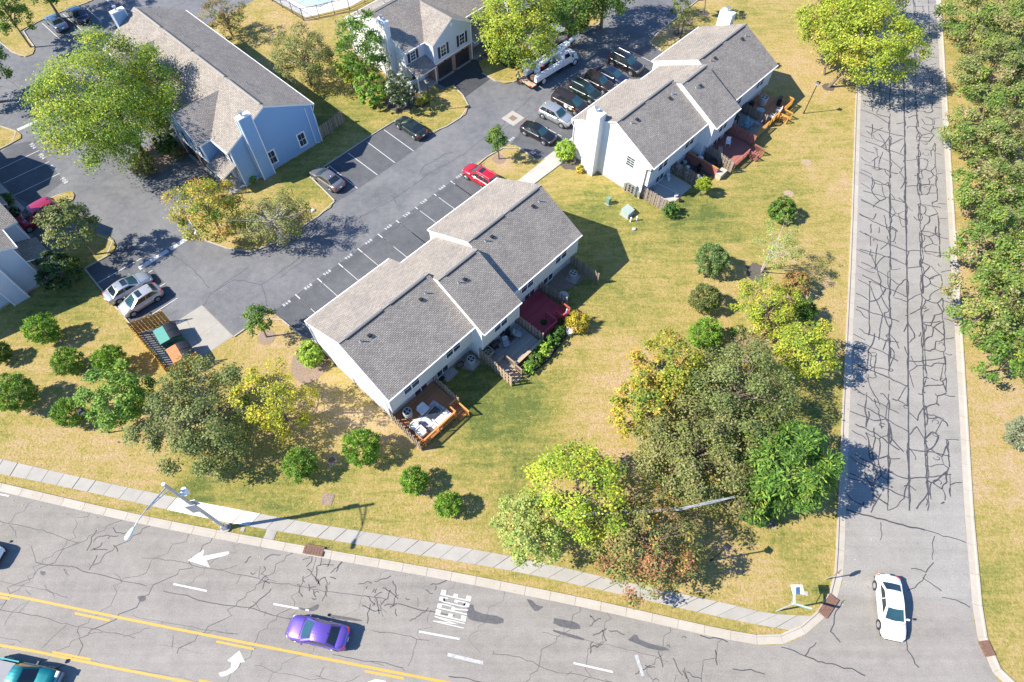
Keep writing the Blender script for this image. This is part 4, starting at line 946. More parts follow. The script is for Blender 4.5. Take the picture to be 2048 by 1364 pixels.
for s in (-1, 1): mb = MB(); mb.b2(s*1.0-.015, s*1.0+.015, -.6, .6, .012, .016); mb.build('border', M_DARK, t)
def sofa(label, F, u, v, rot, w, name='outdoor_sofa', cat='sofa'):
    t = frame_thing(name, label, cat, F, u, v, .425, rot); MB().b2(-w/2, w/2, -.38, .38, .08, .22).build('base', M_WOODGREY, t)
    k = max(1, round(w/.75))
    for i in range(k): MB().b2(-w/2+.04+i*(w-.08)/k, -w/2+.02+(i+1)*(w-.08)/k, -.25, .38, .22, .40).build('seat_cushion', M_CUSH, t)
    for i in range(k): MB().b2(-w/2+.04+i*(w-.08)/k, -w/2+.02+(i+1)*(w-.08)/k, -.40, -.24, .3, .75).build('back_cushion', M_CUSH, t)
    for s in (-1, 1): MB().b2(s*w/2-.04, s*w/2+.04, -.38, .36, .22, .55).build('arm', M_CUSH, t)
sofa('white two-seat outdoor sofa beside the orange deck railing', CF, 3.1, 14.35, .0, 1.6); sofa('white outdoor armchair nearest the house on the orange deck', CF, 2.5, 12.35, math.pi, .85, 'outdoor_armchair', 'armchair')
sofa('white outdoor armchair in the corner of the orange deck near the fence', CF, .85, 13.9, math.pi/2, .85, 'outdoor_armchair', 'armchair'); sofa('small white armchair in the fence shade on the orange deck', CF, .85, 13.0, math.pi/2, .6, 'outdoor_armchair', 'armchair')
table('low glass coffee table on the patterned rug', UV(CF, 2.85, 13.35, .43), CF[2]+.12, 1.3, .65, .42, M_GLASS, M_DARK)
ac_unit('round air conditioner with a rusty fan on a gravel corner between decks', CF, 9.2, 11.85)
t = frame_thing('garden_hose_reel', 'coiled hose on the ground by the glass door', 'hose', CF, 8.3, 11.2); mb = MB(); mb.tube([(math.cos(a*.5)*.4, math.sin(a*.5)*.28, .03+.004*a) for a in range(40)], .025, 5); mb.build('coil', M_DARK, t)
t = frame_thing('step_stool', 'dark metal step below the sliding door in the shade', 'step', CF, 6.0, LW+.35)
MB().b2(-.35, .35, -.18, .18, .14, .18).build('tread', M_DARK, t)
for s in (-1, 1): MB().b2(s*.3-.03, s*.3+.03, -.16, .16, 0, .14).build('leg', M_DARK, t)
t = frame_thing('concrete_stoop', 'pale concrete stoop below the glass door on the shaded lawn', 'stoop', CF, 6.9, LW+.55); MB().b2(-.75, .75, -.4, .4, 0, .12).build('slab', M_CONC, t); MB().b2(-.55, .55, .05, .4, .12, .2).build('tread', M_CONC, t)
fence('tan picket fence left of the grey deck with lounge chairs', UV(CF, 10.22, LWB+.05), UV(CF, 10.05, 16.35), 1.75, M_WOODTAN, 'patio fences')
d = deck('grey wooden deck with two lounge chairs and a grill', CF, 10.35, 15.4, LWB+.02, 15.3, .42, M_DECKGREY)
railing(d, [(1.2, -3.4), (1.2, -2.1), (.1, -2.1)], .42, M_WOODTAN, .9); railing(d, [(1.25, -3.4), (5.0, -3.4)], .42, M_WOODTAN, .45, .3, .3); railing(d, [(.85, -.2), (.85, -1.1), (.1, -1.1)], .42, M_WOODTAN, .8)
railing(d, [(1.2, -3.45), (1.2, -4.3)], .15, M_WOODTAN, .9); steps(d, .15, 1.1, -3.4, -1, .42, 4, M_WOODTAN)
fence('tan picket fence between the grey deck and the red deck', UV(CF, 15.5, LWB+.05), UV(CF, 15.6, 15.3), 1.75, M_WOODTAN, 'patio fences')
chair('grey lounge chair on the grey deck, nearer the railing', UV(CF, 12.75, 13.05, .42), CF[2]+2.6, mat('grey_sling', (.36, .36, .37), .8), 'deck lounge chairs', lounge=True); chair('grey lounge chair on the grey deck beside the fence', UV(CF, 14.3, 13.2, .42), CF[2]+3.6, MATS['grey_sling'], 'deck lounge chairs', lounge=True)
grill('black covered grill in the corner of the grey deck', UV(CF, 11.75, 12.45, .42), CF[2]); tub('dark round planter pot by the glass door of the grey deck', UV(CF, 13.8, 12.3, .42), .28, .4, M_DARK, 'planter', 'planter')
ac_unit('air conditioner penned behind a low railing on the grey deck', CF, 10.75, 12.6, .3, .36, .6, False)
table('small dark side table between lounge chairs on the grey deck', UV(CF, 13.6, 13.0, .42), CF[2], .5, .5, .5, M_DARK, round_=True)
d = deck('dark red painted deck with notched edge', CF, 15.75, 19.95, LW+.02, 15.15, .42, M_REDDECK)
railing(d, [(.05, -4.4), (2.2, -4.4), (2.2, -2.9)], .42, M_REDDECK, .9); railing(d, [(3.0, -4.4), (3.0, -3.6)], .42, M_REDDECK, .9); railing(d, [(3.0, -4.4), (4.15, -4.4), (4.15, -3.3)], .42, M_REDRAIL, .9)
steps(d, 2.3, 2.95, -4.45, -1, .42, 3, M_REDDECK)
fence('shaded grey picket fence right of the dark red deck', UV(CF, 20.15, LW+.05), UV(CF, 20.45, 14.2), 1.75, M_WOODGREY, 'patio fences')
fence('grey picket fence at the right end of the middle row house', UV(CF, 24.95, LW+.25), UV(CF, 24.95, 14.65), 1.75, M_WOODGREY, 'patio fences')
ac_unit('shaded air conditioner near the last fence of the middle row house', CF, 23.8, 12.25)
table('round grey table behind the red deck fence', UV(CF, 21.0, 13.3, 0), 0, 1.1, 1.1, .7, M_PALEAC, round_=True)
tub('pale round covered firepit on the lawn beside the garden bed', UV(CF, 18.35, 16.45, 0), .42, .5, M_PALEAC, 'firepit', 'firepit', lid=M_CUSH)
def person_statue(): 
    t = frame_thing('garden_ornament', 'small blue and white garden ornament on the red deck rail', 'ornament', CF, 19.3, 15.15, 1.38); MB().cyl((0, 0, 0), .13, .35, 8, r2=.07).build('body', mat('blue_glaze', (.25, .3, .6), .3), t); MB().cyl((0, 0, .35), .09, .15, 8, r2=.05).build('head', M_WHITE, t)
person_statue()
gbp = [UV2(CF, 11.6, 15.5), UV2(CF, 17.9, 15.35), UV2(CF, 17.9, 16.5), UV2(CF, 14.5, 17.0), UV2(CF, 11.7, 16.8)]
sheet('planting_bed', gbp, .03, M_MULCH, kind='structure'); sheet('planting_bed', [UV2(CF, 7.8, LW), UV2(CF, 10.1, LW), UV2(CF, 10.1, 12.6), UV2(CF, 8.6, 12.5)], .02, M_MULCHP, kind='structure'); sheet('planting_bed', [UV2(CF, 20.4, LW), UV2(CF, 24.8, LW), UV2(CF, 24.8, 13.2), UV2(CF, 22.6, 13.0), UV2(CF, 21.2, 12.0)], .02, M_MULCHP, kind='structure')
eg = thing('bed_edging', 'dark timber edging round the garden bed by the decks', 'edging', (*gbp[2], 0), 0)
for a, b in zip(gbp[2:], gbp[3:]):
    mb = MB(); c = (a+b)/2-gbp[2]; mb.box((c.x, c.y, .07), ((b-a).length, .1, .14), math.atan2(b.y-a.y, b.x-a.x)); mb.build('timber', M_DARK, eg)
# ---- right row house
fence('brown picket fence nearest the meter panel of the right row house', UV(RF, .35, LW-.1), UV(RF, .4, 14.3), 1.75, M_WOODGREY, 'right patio fences')
pt = MB(); pt.b2(0, 5.2, 0, -3.3, 0, .06); o = pt.build('patio', M_WALK, None, loc=UV(RF, .7, LW), rz=RF[2]); o['kind'] = 'structure'
fence('grey picket fence behind the small cone shrub', UV(RF, 6.2, LW+.05), UV(RF, 6.2, 14.25), 1.75, M_WOODGREY, 'right patio fences')
t = frame_thing('white_pole', 'long white pole lying across the shaded patio', 'pole', RF, 3.6, 12.2, .07, -1.45); MB().tube([(-1.6, 0, .04), (1.6, 0, .04)], .04, 6).build('shaft', M_WHITE, t); MB().tube([(1.6, 0, .04), (1.7, 0, .04)], .055, 6).build('end_cap', M_GREYMETAL, t)
for i, (u, v, r, h, m, lab) in enumerate(((5.2, 11.0, .22, .4, M_WHITE, 'white bucket by the fence on the shaded patio'), (4.8, 11.4, .2, .3, M_WHITE, 'white tub lower on the shaded patio'), (2.3, 11.1, .18, .35, M_GREYMETAL, 'grey pail against the patio wall'),
                                        (1.6, 13.4, .2, .3, M_MULCHP, 'clay flower pot near the first picket fence'), (3.2, 13.6, .24, .3, M_ROCK, 'pale stone flower pot at the patio edge'), (2.9, 14.4, .2, .25, M_DARK, 'black flower pot on the lawn edge of the patio'),
                                        (7.2, 11.1, .26, .5, M_WHITE, 'white bin beside the sliding door behind the fence'), (7.9, 11.9, .24, .35, M_WHITE, 'white bucket in the cluttered yard'), (8.3, 11.2, .24, .45, M_PALEAC, 'pale bin against the wall of the cluttered yard'), (7.0, 12.4, .24, .3, M_WHITE, 'low white tub near the fence of the cluttered yard'),
                                        (6.9, 14.0, .3, .8, M_WHITE, 'tall white container behind the cone shrub'))):
    tub(lab, UV(RF, u, v, .06 if u < 6 else 0), r, h, m, 'bucket', 'bucket', 'patio clutter')
sheet('patio', [UV2(RF, 6.35, LW), UV2(RF, 11.2, LW), UV2(RF, 11.2, 14.6), UV2(RF, 6.35, 14.6)], .03, M_MULCH, kind='structure')
for u, v, lab in ((7.6, 13.2, 'dark patio chair in the cluttered yard near the red fence'), (8.3, 12.9, 'second dark patio chair beside the red fence')): chair(lab, UV(RF, u, v, .03), RF[2]+1.2, M_DARK, 'dark yard chairs')
t = frame_thing('rail_fence', 'reddish horizontal board fence behind the cone shrub', 'fence', RF, 9.05, LW+.1, 0, -math.pi/2)
for k in range(7): MB().b2(0, 4.3, -.015, .015, .1+k*.16, .24+k*.16).build('board', M_MAROON, t)
for x in (0, 2.1, 4.25): MB().b2(x-.05, x+.05, -.06, .06, 0, 1.35).build('post', M_MAROON, t)
MB().b2(-.05, 4.35, -.08, .08, 1.3, 1.34).build('cap', M_CEDAR, t)
def deck_box(label, F, u, v, m, w=1.3, d_=.7, h=.65):
    t = frame_thing('deck_box', label, 'storage box', F, u, v, 0, 0, 'storage boxes'); MB().b2(-w/2, w/2, -d_/2, d_/2, 0, h).build('body', m, t); MB().b2(-w/2-.03, w/2+.03, -d_/2-.03, d_/2+.03, h, h+.07).build('lid', m, t); MB().b2(-.15, .15, -d_/2-.06, -d_/2-.03, h-.1, h).build('latch', M_DARK, t)
deck_box('tan storage box on the lawn between two picket fences', RF, 9.6, 15.4, mat('tan_plastic', (.46, .41, .34), .6)); deck_box('dark storage box in the shade behind the tan one', RF, 10.1, 13.6, M_PLASTIC, 1.6, .8, .6)
tub('pale blue drum beside the dark storage box', UV(RF, 9.8, 12.3, .03), .32, .75, M_WHITE, 'drum', 'drum'); tub('round dark bin at the wall near the dark storage box', UV(RF, 10.4, 11.6, .03), .3, .6, M_GREYMETAL, 'drum', 'drum')
fence('grey picket fence left of the faded red deck', UV(RF, 11.35, LWB-.1), UV(RF, 10.75, 16.0), 1.75, M_WOODGREY, 'right patio fences')
d = deck('faded red deck with a single white chair', RF, 11.55, 16.1, LWB+.02, 16.0, .45, M_MAROON)
railing(d, [(.1, -4.0), (3.0, -4.0)], .45, M_MAROON, .8); steps(d, 3.1, 4.4, -4.1, -1, .45, 4, M_MAROON); railing(d, [(3.05, -4.0), (3.05, -5.1)], .1, M_MAROON, .9); railing(d, [(4.5, -3.9), (4.5, -5.2)], .1, M_MAROON, .9)
fence('dark red board fence between the faded red deck and the umbrella patio', UV(RF, 16.25, LWB-.1), UV(RF, 16.25, 15.5), 1.9, M_MAROON, 'right patio fences', pitch=.16)
chair('white moulded chair alone on the faded red deck', UV(RF, 14.2, 13.2, .45), RF[2]+2.2, M_WHITE)
t = frame_thing('folded_lounger', 'dull brown folded chair lying by the wall of the faded red deck', 'lounger', RF, 12.7, 13.2, .45, .5); MB().b2(-.7, .7, -.28, .28, .1, .14).build('sling', M_WOODTAN, t); MB().tube([(-.72, -.3, .08), (.72, -.3, .08)], .025, 5).build('frame_bar', M_DARK, t); MB().tube([(-.72, .3, .08), (.72, .3, .08)], .025, 5).build('frame_bar', M_DARK, t)
d = deck('shaded wooden deck with a folded blue umbrella and glass table', RF, 16.45, 20.7, LW+.02, 15.0, .4, M_DECKGREY); railing(d, [(.2, -4.2), (4.2, -4.2)], .4, M_GOLD, .8, .12)
table('glass patio table beside the folded blue umbrella', UV(RF, 18.6, 13.1, .4), RF[2], 1.9, 1.1, .72, mat('blue_glass', fn=glass_fn((.16, .25, .30), .15)), M_GREYMETAL)
def umbrella(label, F, u, v, z):
    t = frame_thing('patio_umbrella', label, 'umbrella', F, u, v, z); MB().cyl((0, 0, 0), .28, .1, 12).build('base', M_DARK, t); MB().cyl((0, 0, 0), .025, 2.3, 6).build('pole', M_GREYMETAL, t)
    mb = MB(); n = 12
    prof = [(.05, 2.45), (.13, 2.2), (.24, 1.5), (.30, 1.05), (.05, 1.2)]
    mb.raw([(math.cos(2*math.pi*i/n)*r*(1.25 if i % 2 else .75), math.sin(2*math.pi*i/n)*r*(1.25 if i % 2 else .75), z_) for r, z_ in prof for i in range(n)], [(k*n+i, k*n+(i+1) % n, (k+1)*n+(i+1) % n, (k+1)*n+i) for k in range(len(prof)-1) for i in range(n)]); mb.build('folded_canopy', mat('teal_canvas', (.08, .25, .33), .8), t)
umbrella('folded teal umbrella standing on the shaded wooden deck', RF, 17.6, 13.2, .4); grill('dark grill with a white handle near the umbrella', UV(RF, 18.2, 11.6, .4), RF[2])
for u, v, r_, lab in ((19.8, 13.9, .3, 'grey sling chair at the railing end of the glass table'), (17.3, 12.0, 2.2, 'grey sling chair between the wall and the umbrella')): chair(lab, UV(RF, u, v, .4), RF[2]+r_, MATS['grey_sling'], 'glass table chairs')
fence('dark weathered picket fence right of the umbrella deck', UV(RF, 20.95, LW+.0), UV(RF, 20.7, 14.4), 1.75, M_WOODGREY, 'right patio fences')
d = deck('brown deck with golden railing and a round spa tub', RF, 21.1, 26.4, LW+.02, 14.9, .42, M_CEDARD)
railing(d, [(0.1, -4.2), (2.0, -4.2)], .42, M_GOLD, .9); railing(d, [(3.1, -4.2), (5.3, -4.2), (5.3, -3.3)], .42, M_GOLD, .9, .1); railing(d, [(2.05, -4.2), (2.05, -5.4)], .1, M_GOLD, .95); railing(d, [(3.1, -4.2), (3.1, -5.4)], .1, M_GOLD, .95); steps(d, 2.1, 3.05, -4.25, -1, .42, 4, M_CEDARD)
t = ac_unit('dark round air conditioner tower on the brown deck', RF, 23.9, 12.1, .42, .5, .95, False); table('pale round table on the brown deck by the dark fence', UV(RF, 21.9, 12.9, .42), 0, 1.0, 1.0, .7, mat('blue_grey_plastic', (.35, .42, .48), .5), M_DARK, True)
for u, v, r_, lab in ((22.1, 14.4, .1, 'pale chair at the golden railing near the fence'), (23.7, 14.4, .4, 'pale chair at the golden railing by the steps')): chair(lab, UV(RF, u, v, .42), RF[2]+r_, M_CUSH, 'railing chairs')
grill('dark kettle grill in the shaded corner of the brown deck', UV(RF, 25.3, 13.6, .42), RF[2]+.4)
t = frame_thing('bicycle_trailer', 'small dark cart in the corner by the house wall of the brown deck', 'cart', RF, 22.6, 11.2, .42); MB().b2(-.35, .35, -.25, .25, .2, .6).build('basket', M_DARK, t)
for s in (-1, 1): mb = MB(); mb.tube([(0, s*.28, .2), (0, s*.33, .2)], .2, 12); mb.build('wheel', M_TYRE, t)
# fence stub behind the blue-grey house
fence('shaded wooden fence panel behind the blue-grey gable', UV(GF, .4, 11.5), UV(GF, .8, 15.2), 1.75, M_WOODGREY, pitch=.24, w=.16, z=.1)
fence('short dark fence beside the white house near the pool', P(682, 74), P(690, 100), 1.5, M_WOODGREY, z=.1)

# ---- dumpster enclosure
def gold_fence(label, a, b, h=1.9): return fence(label, a, b, h, M_GOLD, 'dumpster enclosure', pitch=.165, w=.14)
e0, e1, e2, e3 = P(275, 668), P(331, 636), P(348, 758), P(412, 718)
gold_fence('golden wooden enclosure fence behind the green dumpster', e0, P(340, 643.5)); gold_fence('golden wooden enclosure fence along the lawn side of the dumpsters', e0, e2); gold_fence('golden wooden enclosure fence beside the orange dumpster', e2, P(408, 725))
def dumpster(label, c, rz, mbody, mfront):
    t = thing('dumpster', label, 'dumpster', (c.x, c.y, .012), rz, 'dumpsters')
    mb = MB(); pr = [(-.85, .15), (.95, .15), (1.0, 1.15), (.1, 1.55), (-.95, 1.55)]; n = 5
    mb.raw([(x, -.95, z) for x, z in pr]+[(x, .95, z) for x, z in pr], [tuple(range(n)), tuple(range(2*n-1, n-1, -1))]+[(i, (i+1) % n, n+(i+1) % n, n+i) for i in range(n)]); mb.build('bin', mbody, t)
    mb = MB(); mb.raw([(-.97, -.97, 1.56), (.0, -.97, 1.58), (.0, .97, 1.58), (-.97, .97, 1.56), (-.97, -.97, 1.52), (.0, -.97, 1.54), (.0, .97, 1.54), (-.97, .97, 1.52)], [(0, 1, 2, 3), (7, 6, 5, 4), (0, 4, 5, 1), (1, 5, 6, 2), (2, 6, 7, 3), (3, 7, 4, 0)]); mb.build('fixed_lid', mfront, t)
    for s in (-1, 1):
        mb = MB(); a, b = (s*.49-.46, s*.49+.46); K = 6; ps = []
        for i in range(K+1): tt = i/K; ps.append((.02+1.06*tt, 1.62-.42*tt*tt))
        mb.raw([(x, y, z) for y in (a, b) for x, z in ps]+[(x, y, z-.04) for y in (a, b) for x, z in ps], [(i, i+1, K+2+i, K+1+i) for i in range(K)]+[(2*(K+1)+i, 2*(K+1)+i+1, i+1, i) for i in range(K)]+[(K+1+i, K+2+i, 3*(K+1)+i+1, 3*(K+1)+i) for i in range(K)]); ld = mb.build('lid', M_PLASTIC, t)
        for k in range(6):
            y = a+.08+k*.15; mb = MB(); mb.tube([(x, y, z+.012) for x, z in ps], .016, 4); mb.build('rib', mat('lid_rib', (.14, .14, .16), .5), ld)
    for s in (-1, 1): mb = MB(); mb.b2(-.5, .5, s*.95, s*1.06, .75, .95); mb.build('fork_pocket', mbody, t)
c1, c2 = P(336, 669, 1.2), P(362, 706, 1.2); ddir = P(361, 658, 1.2)-P(311, 685, 1.2); rz = math.atan2(ddir.y, ddir.x)
dumpster('green dumpster with black ribbed lids in the wooden enclosure', c1, rz, mat('dark_green_steel', (.03, .12, .09), .5), mat('teal_green_steel', (.09, .30, .24), .55))
dumpster('dumpster with an orange rusted lid in the wooden enclosure', c2, rz, mat('grey_brown_steel', (.08, .07, .07), .6), mat('orange_rust', (.55, .20, .08), .8, var=.15))
# ---- swimming pool behind the houses
pool = sheet('pool_deck', PX([(528, -45), (545, 0), (612, 36), (700, 15), (745, -10), (720, -90), (560, -110)]), .115, M_CONC_NEW, kind='structure')
pl = PX([(578, -30), (584, 0), (610, 14), (640, 14), (672, 0), (690, -30), (600, -90)])
t = thing('swimming_pool', 'covered pale blue swimming pool inside a fence', 'pool', (*pl[0], .115), 0)
MB().prism([p-pl[0] for p in pl], .0, .02).build('pool_cover', mat('pool_cover_blue', (.36, .47, .58), .6), t)
mb = MB(); ribbon(mb, [p-pl[0] for p in pl]+[Vector((0, 0))], .3, .03); mb.build('coping', M_CONC, t)
for a, b in (((584, -20), (660, 12)), ((596, -45), (690, 0)), ((640, 16), (690, -20)), ((600, 8), (670, -40))): mb = MB(); ribbon(mb, [p-pl[0] for p in PX([a, b])], .05, .024); mb.build('cover_strap', M_GLASS, t)
fp = PX([(500, -40), (545, 4), (608, 43), (700, 22), (760, -6)])
t = thing('pool_fence', 'tall dark metal picket fence around the swimming pool', 'fence', (*fp[0], .1), 0)
for a, b in zip(fp, fp[1:]):
    L = (b-a).length; n = max(1, round(L/2.4)); rz = math.atan2(b.y-a.y, b.x-a.x); c = (a+b)/2-fp[0]
    for zz in (.2, 1.75): mb = MB(); mb.box((c.x, c.y, zz), (L, .04, .05), rz); mb.build('rail', M_DARK, t)
    for i in range(n+1): p = a+(b-a)*(i/n)-fp[0]; mb = MB(); mb.box((p.x, p.y, .95), (.07, .07, 1.95)); mb.build('post', M_DARK, t)
    k = int(L/.2)
    if ('ppk',) not in PICK: mb = MB(); mb.b2(-.012, .012, -.012, .012, .15, 1.8); PICK[('ppk',)] = mb.mesh('bar', M_DARK)
    for i in range(k): p = a+(b-a)*((i+.5)/k)-fp[0]; obj('bar', PICK[('ppk',)], t, (p.x, p.y, 0), rz)
# ================================================================ vehicles
def interp(tab, x):
    for (a, va), (b, vb) in zip(tab, tab[1:]):
        if x <= b: t = (x-a)/(b-a) if b > a else 0; t = max(0, min(1, t)); return va+(vb-va)*t
    return tab[-1][1]
CARS = {  # length, width, height, deck profile (x/L, z), greenhouse bottom rear, top rear, top front, bottom front (x/L), side panes, wheel x
 'sedan': (4.8, 1.83, 1.45, [(-.5, .62), (-.485, .86), (-.46, .98), (-.36, 1.02), (-.2, .95), (.15, .93), (.2, .97), (.33, .90), (.43, .78), (.485, .62), (.5, .5)], (-.37, -.215, .05, .215), 2, .30),
 'hatch': (4.4, 1.78, 1.52, [(-.5, .6), (-.485, .9), (-.45, .98), (-.2, .97), (.15, .95), (.24, 1.0), (.36, .92), (.45, .78), (.488, .6), (.5, .5)], (-.455, -.33, .06, .27), 2, .30),
 'suv': (4.75, 1.92, 1.75, [(-.5, .65), (-.488, 1.0), (-.46, 1.1), (-.2, 1.08), (.15, 1.06), (.22, 1.12), (.36, 1.06), (.455, .95), (.49, .7), (.5, .5)], (-.475, -.40, .06, .215), 3, .305),
 'van': (5.1, 1.98, 1.78, [(-.5, .65), (-.488, 1.0), (-.46, 1.08), (-.2, 1.05), (.2, 1.04), (.28, 1.1), (.38, 1.0), (.455, .86), (.49, .66), (.5, .5)], (-.482, -.43, .10, .30), 3, .30),
}
PAINT = {}
def paint(name, col, metal=.35):
    return mat('car_paint_'+name, col, .32, metal, coat=1.0, var=.02)
def add_wheels(t, xs, y, r, w=.22, rim=M_RIM, key=''):
    k = ('wheel', round(r, 2), round(w, 2), rim.name)
    if k not in PICK:
        a = MB(); a.tube([(0, -w/2, 0), (0, -w/2+.02, 0), (0, w/2-.02, 0), (0, w/2, 0)], [r*.9, r, r, r*.9], 18); b = MB(); b.tube([(0, w/2-.01, 0), (0, w/2+.012, 0)], [r*.68, r*.66], 16)
        for i in range(5): an = 2*math.pi*i/5; b.hexa([(math.cos(an+s)*q*r, yy, math.sin(an+s)*q*r) for yy in (w/2+.012, w/2+.022) for q, s in ((.1, -.5), (.62, -.12), (.62, .12), (.1, .5))])
        b.tube([(0, -w/2-.012, 0), (0, -w/2+.01, 0)], [r*.66, r*.68], 16)
        PICK[k] = (a.mesh('tyre', M_TYRE), b.mesh('rim', rim))
    for x in xs:
        for s in (-1, 1):
            o = obj('wheel', None, t, (x, s*y, r), 0 if s > 0 else math.pi); obj('tyre', PICK[k][0], o); obj('rim', PICK[k][1], o)
def car_body(L, Wd, prof, nose=1.0):
    hw = Wd/2; wt = [(-.5, .74), (-.47, .88), (-.42, .96), (-.3, 1.0), (.28, 1.0), (.4, .96), (.455, .88), (.49, .72), (.5, .6)]
    xs = [-.5, -.488, -.47, -.44, -.40, -.36, -.3, -.22, -.12, 0, .12, .2, .26, .33, .38, .43, .46, .48, .493, .5]
    mb = MB(); rows = []
    for xf in xs:
        zt = interp(prof, xf); w = hw*interp(wt, xf); zb = .22 if abs(xf) < .46 else .28+.1*(abs(xf)-.46)/.04
        zs = max(zb+.12, zt-.12-.06*(abs(xf) < .3)); zm = (zb+zs)/2
        half = [(0, zt+.035), (.45*w, zt+.03), (.78*w, zt+.005), (.92*w, zt-.045), (.985*w, zs), (w, zm+.08), (.985*w, zm-.08), (.95*w, zb+.05), (.86*w, zb)]
        rows.append([(xf*L, y, z) for y, z in half[::-1]]+[(xf*L, -y, z) for y, z in half[1:]])
    n = len(rows[0]); 
    for r in rows: mb.v += r
    for i in range(len(rows)-1):
        for j in range(n-1): mb.f.append((i*n+j, i*n+j+1, (i+1)*n+j+1, (i+1)*n+j)); mb.mi.append(0)
        mb.f.append((i*n+n-1, i*n, (i+1)*n, (i+1)*n+n-1)); mb.mi.append(0)
    mb.f.append(tuple(range(n-1, -1, -1))); mb.mi.append(0); mb.f.append(tuple((len(rows)-1)*n+j for j in range(n))); mb.mi.append(0)
    return mb
def greenhouse(t, L, Wd, Hh, prof, gh, panes, m, sunroof=False, rails=False, glassm=None, x_off=0):
    xr0, xr1, xf1, xf0 = [q*L for q in gh]; hb = Wd/2*.90; ht = Wd/2*.70; zb = lambda x: interp(prof, x/L)-.03
    zt = Hh; glassm = glassm or M_TEALGLASS
    # cabin shell
    NX, NY = 8, 6; mb = MB(); grid = []
    for i in range(NX+1):
        a = i/NX; x = xr1+(xf1-xr1)*a; row = []
        for j in range(NY+1):
            b = j/NY*2-1; row.append((x-(.06*L*.3)*(b*b)*(1 if a > .5 else -.4)*abs(a-.5)*2, b*ht, zt-.05*b*b-.07*(2*a-1)**2*.7))
        grid.append(row)
    for r in grid: mb.v += r
    for i in range(NX):
        for j in range(NY): mb.f.append((i*(NY+1)+j, (i+1)*(NY+1)+j, (i+1)*(NY+1)+j+1, i*(NY+1)+j+1)); mb.mi.append(0)
    # sides down to the belt
    def side(s):
        top = [grid[i][0 if s < 0 else NY] for i in range(NX+1)]; bot = []
        for i in range(NX+1): x = xr0+(xf0-xr0)*i/NX; bot.append((x, s*hb, zb(x)))
        return top, bot
    for s in (-1, 1):
        top, bot = side(s); mb.raw(top+bot, [(i, i+1, NX+2+i, NX+1+i) for i in range(NX)])
    for k, xb in ((0, xr0), (NX, xf0)):
        top = grid[k]; bot = [(xb+(.03*L if k else -.012*L)*(1-(j/NY*2-1)**2), (j/NY*2-1)*hb, zb(xb)+.0) for j in range(NY+1)]
        mb.raw(list(top)+bot, [(j, j+1, NY+2+j, NY+1+j) for j in range(NY)])
    sh = mb.build('cabin', m, t, smooth=False)
    # glass
    def pane(name, quad, mm, nx=1):
        q = [Vector(p) for p in quad]; nrm = (q[1]-q[0]).cross(q[3]-q[0]).normalized(); c = sum(q, Vector())/4
        if nrm.dot(c-Vector((0, 0, .9))) < 0: nrm = -nrm
        mb = MB(); mb.quad(*[p+nrm*.012 for p in q]); mb.quad(*[p-nrm*.01 for p in q]); 
        for i in range(4): mb.quad(q[i]+nrm*.012, q[(i+1) % 4]+nrm*.012, q[(i+1) % 4]-nrm*.01, q[i]-nrm*.01)
        return mb.build(name, mm, t)
    def wind(name, k, xb, m0, m1, mm):
        top = [Vector(p) for p in grid[k]]; bulge = .03*L if k else -.012*L
        bot = [Vector((xb+bulge*(1-(j/NY*2-1)**2), (j/NY*2-1)*hb, zb(xb))) for j in range(NY+1)]
        out = Vector((1 if k else -1, 0, .8)).normalized(); mb = MB(); T = []; B = []
        for j in range(NY+1):
            jj = .45+(NY-.9)*j/NY; a = min(int(jj), NY-1); f = jj-a
            tp = top[a].lerp(top[a+1], f); bt = bot[a].lerp(bot[a+1], f); T.append(tp.lerp(bt, m0)+out*.014); B.append(tp.lerp(bt, m1)+out*.014)
        mb.raw(T+B+[p-out*.03 for p in T]+[p-out*.03 for p in B], [(j, j+1, NY+2+j, NY+1+j) for j in range(NY)]+[(2*(NY+1)+j, 2*(NY+1)+j+1, j+1, j) for j in range(NY)]+[(NY+1+j, NY+2+j, 3*(NY+1)+j+1, 3*(NY+1)+j) for j in range(NY)]); return mb.build(name, mm, t)
    wind('windscreen', NX, xf0, .06, .93, glassm); wind('rear_window', 0, xr0, .08, .8 if gh[0] > -.42 else .62, M_CARGLASS)
    for s in (-1, 1):
        top, bot = side(s); top = [Vector(p) for p in top]; bot = [Vector(p) for p in bot]
        def sp_(a, b): x = a*NX; i = min(int(x), NX-1); f = x-i; return top[i].lerp(top[i+1], f).lerp(bot[i].lerp(bot[i+1], f), b)
        for k in range(panes):
            a0, a1 = .09+.82*k/panes+.012, .09+.82*(k+1)/panes-.012; pane('side_window', [sp_(a0, .14), sp_(a1, .14), sp_(a1+(.03 if k == panes-1 else 0), .86), sp_(a0-(.04 if k == 0 else 0), .86)], M_CARGLASS)
    if sunroof: mb = MB(); x0 = xf1-.28*(xf1-xr1); mb.b2(x0-.22, x0+.28, -.42, .42, zt-.02, zt+.006); mb.build('sunroof', M_CARGLASS, t)
    if rails:
        for s in (-1, 1): mb = MB(); mb.tube([(xr1+.1, s*ht*.86, zt-.03), (xr1+.25, s*ht*.86, zt+.05), (xf1-.35, s*ht*.86, zt+.05), (xf1-.15, s*ht*.86, zt-.03)], .022, 5); mb.build('roof_rail', M_RIM, t)
    return sh
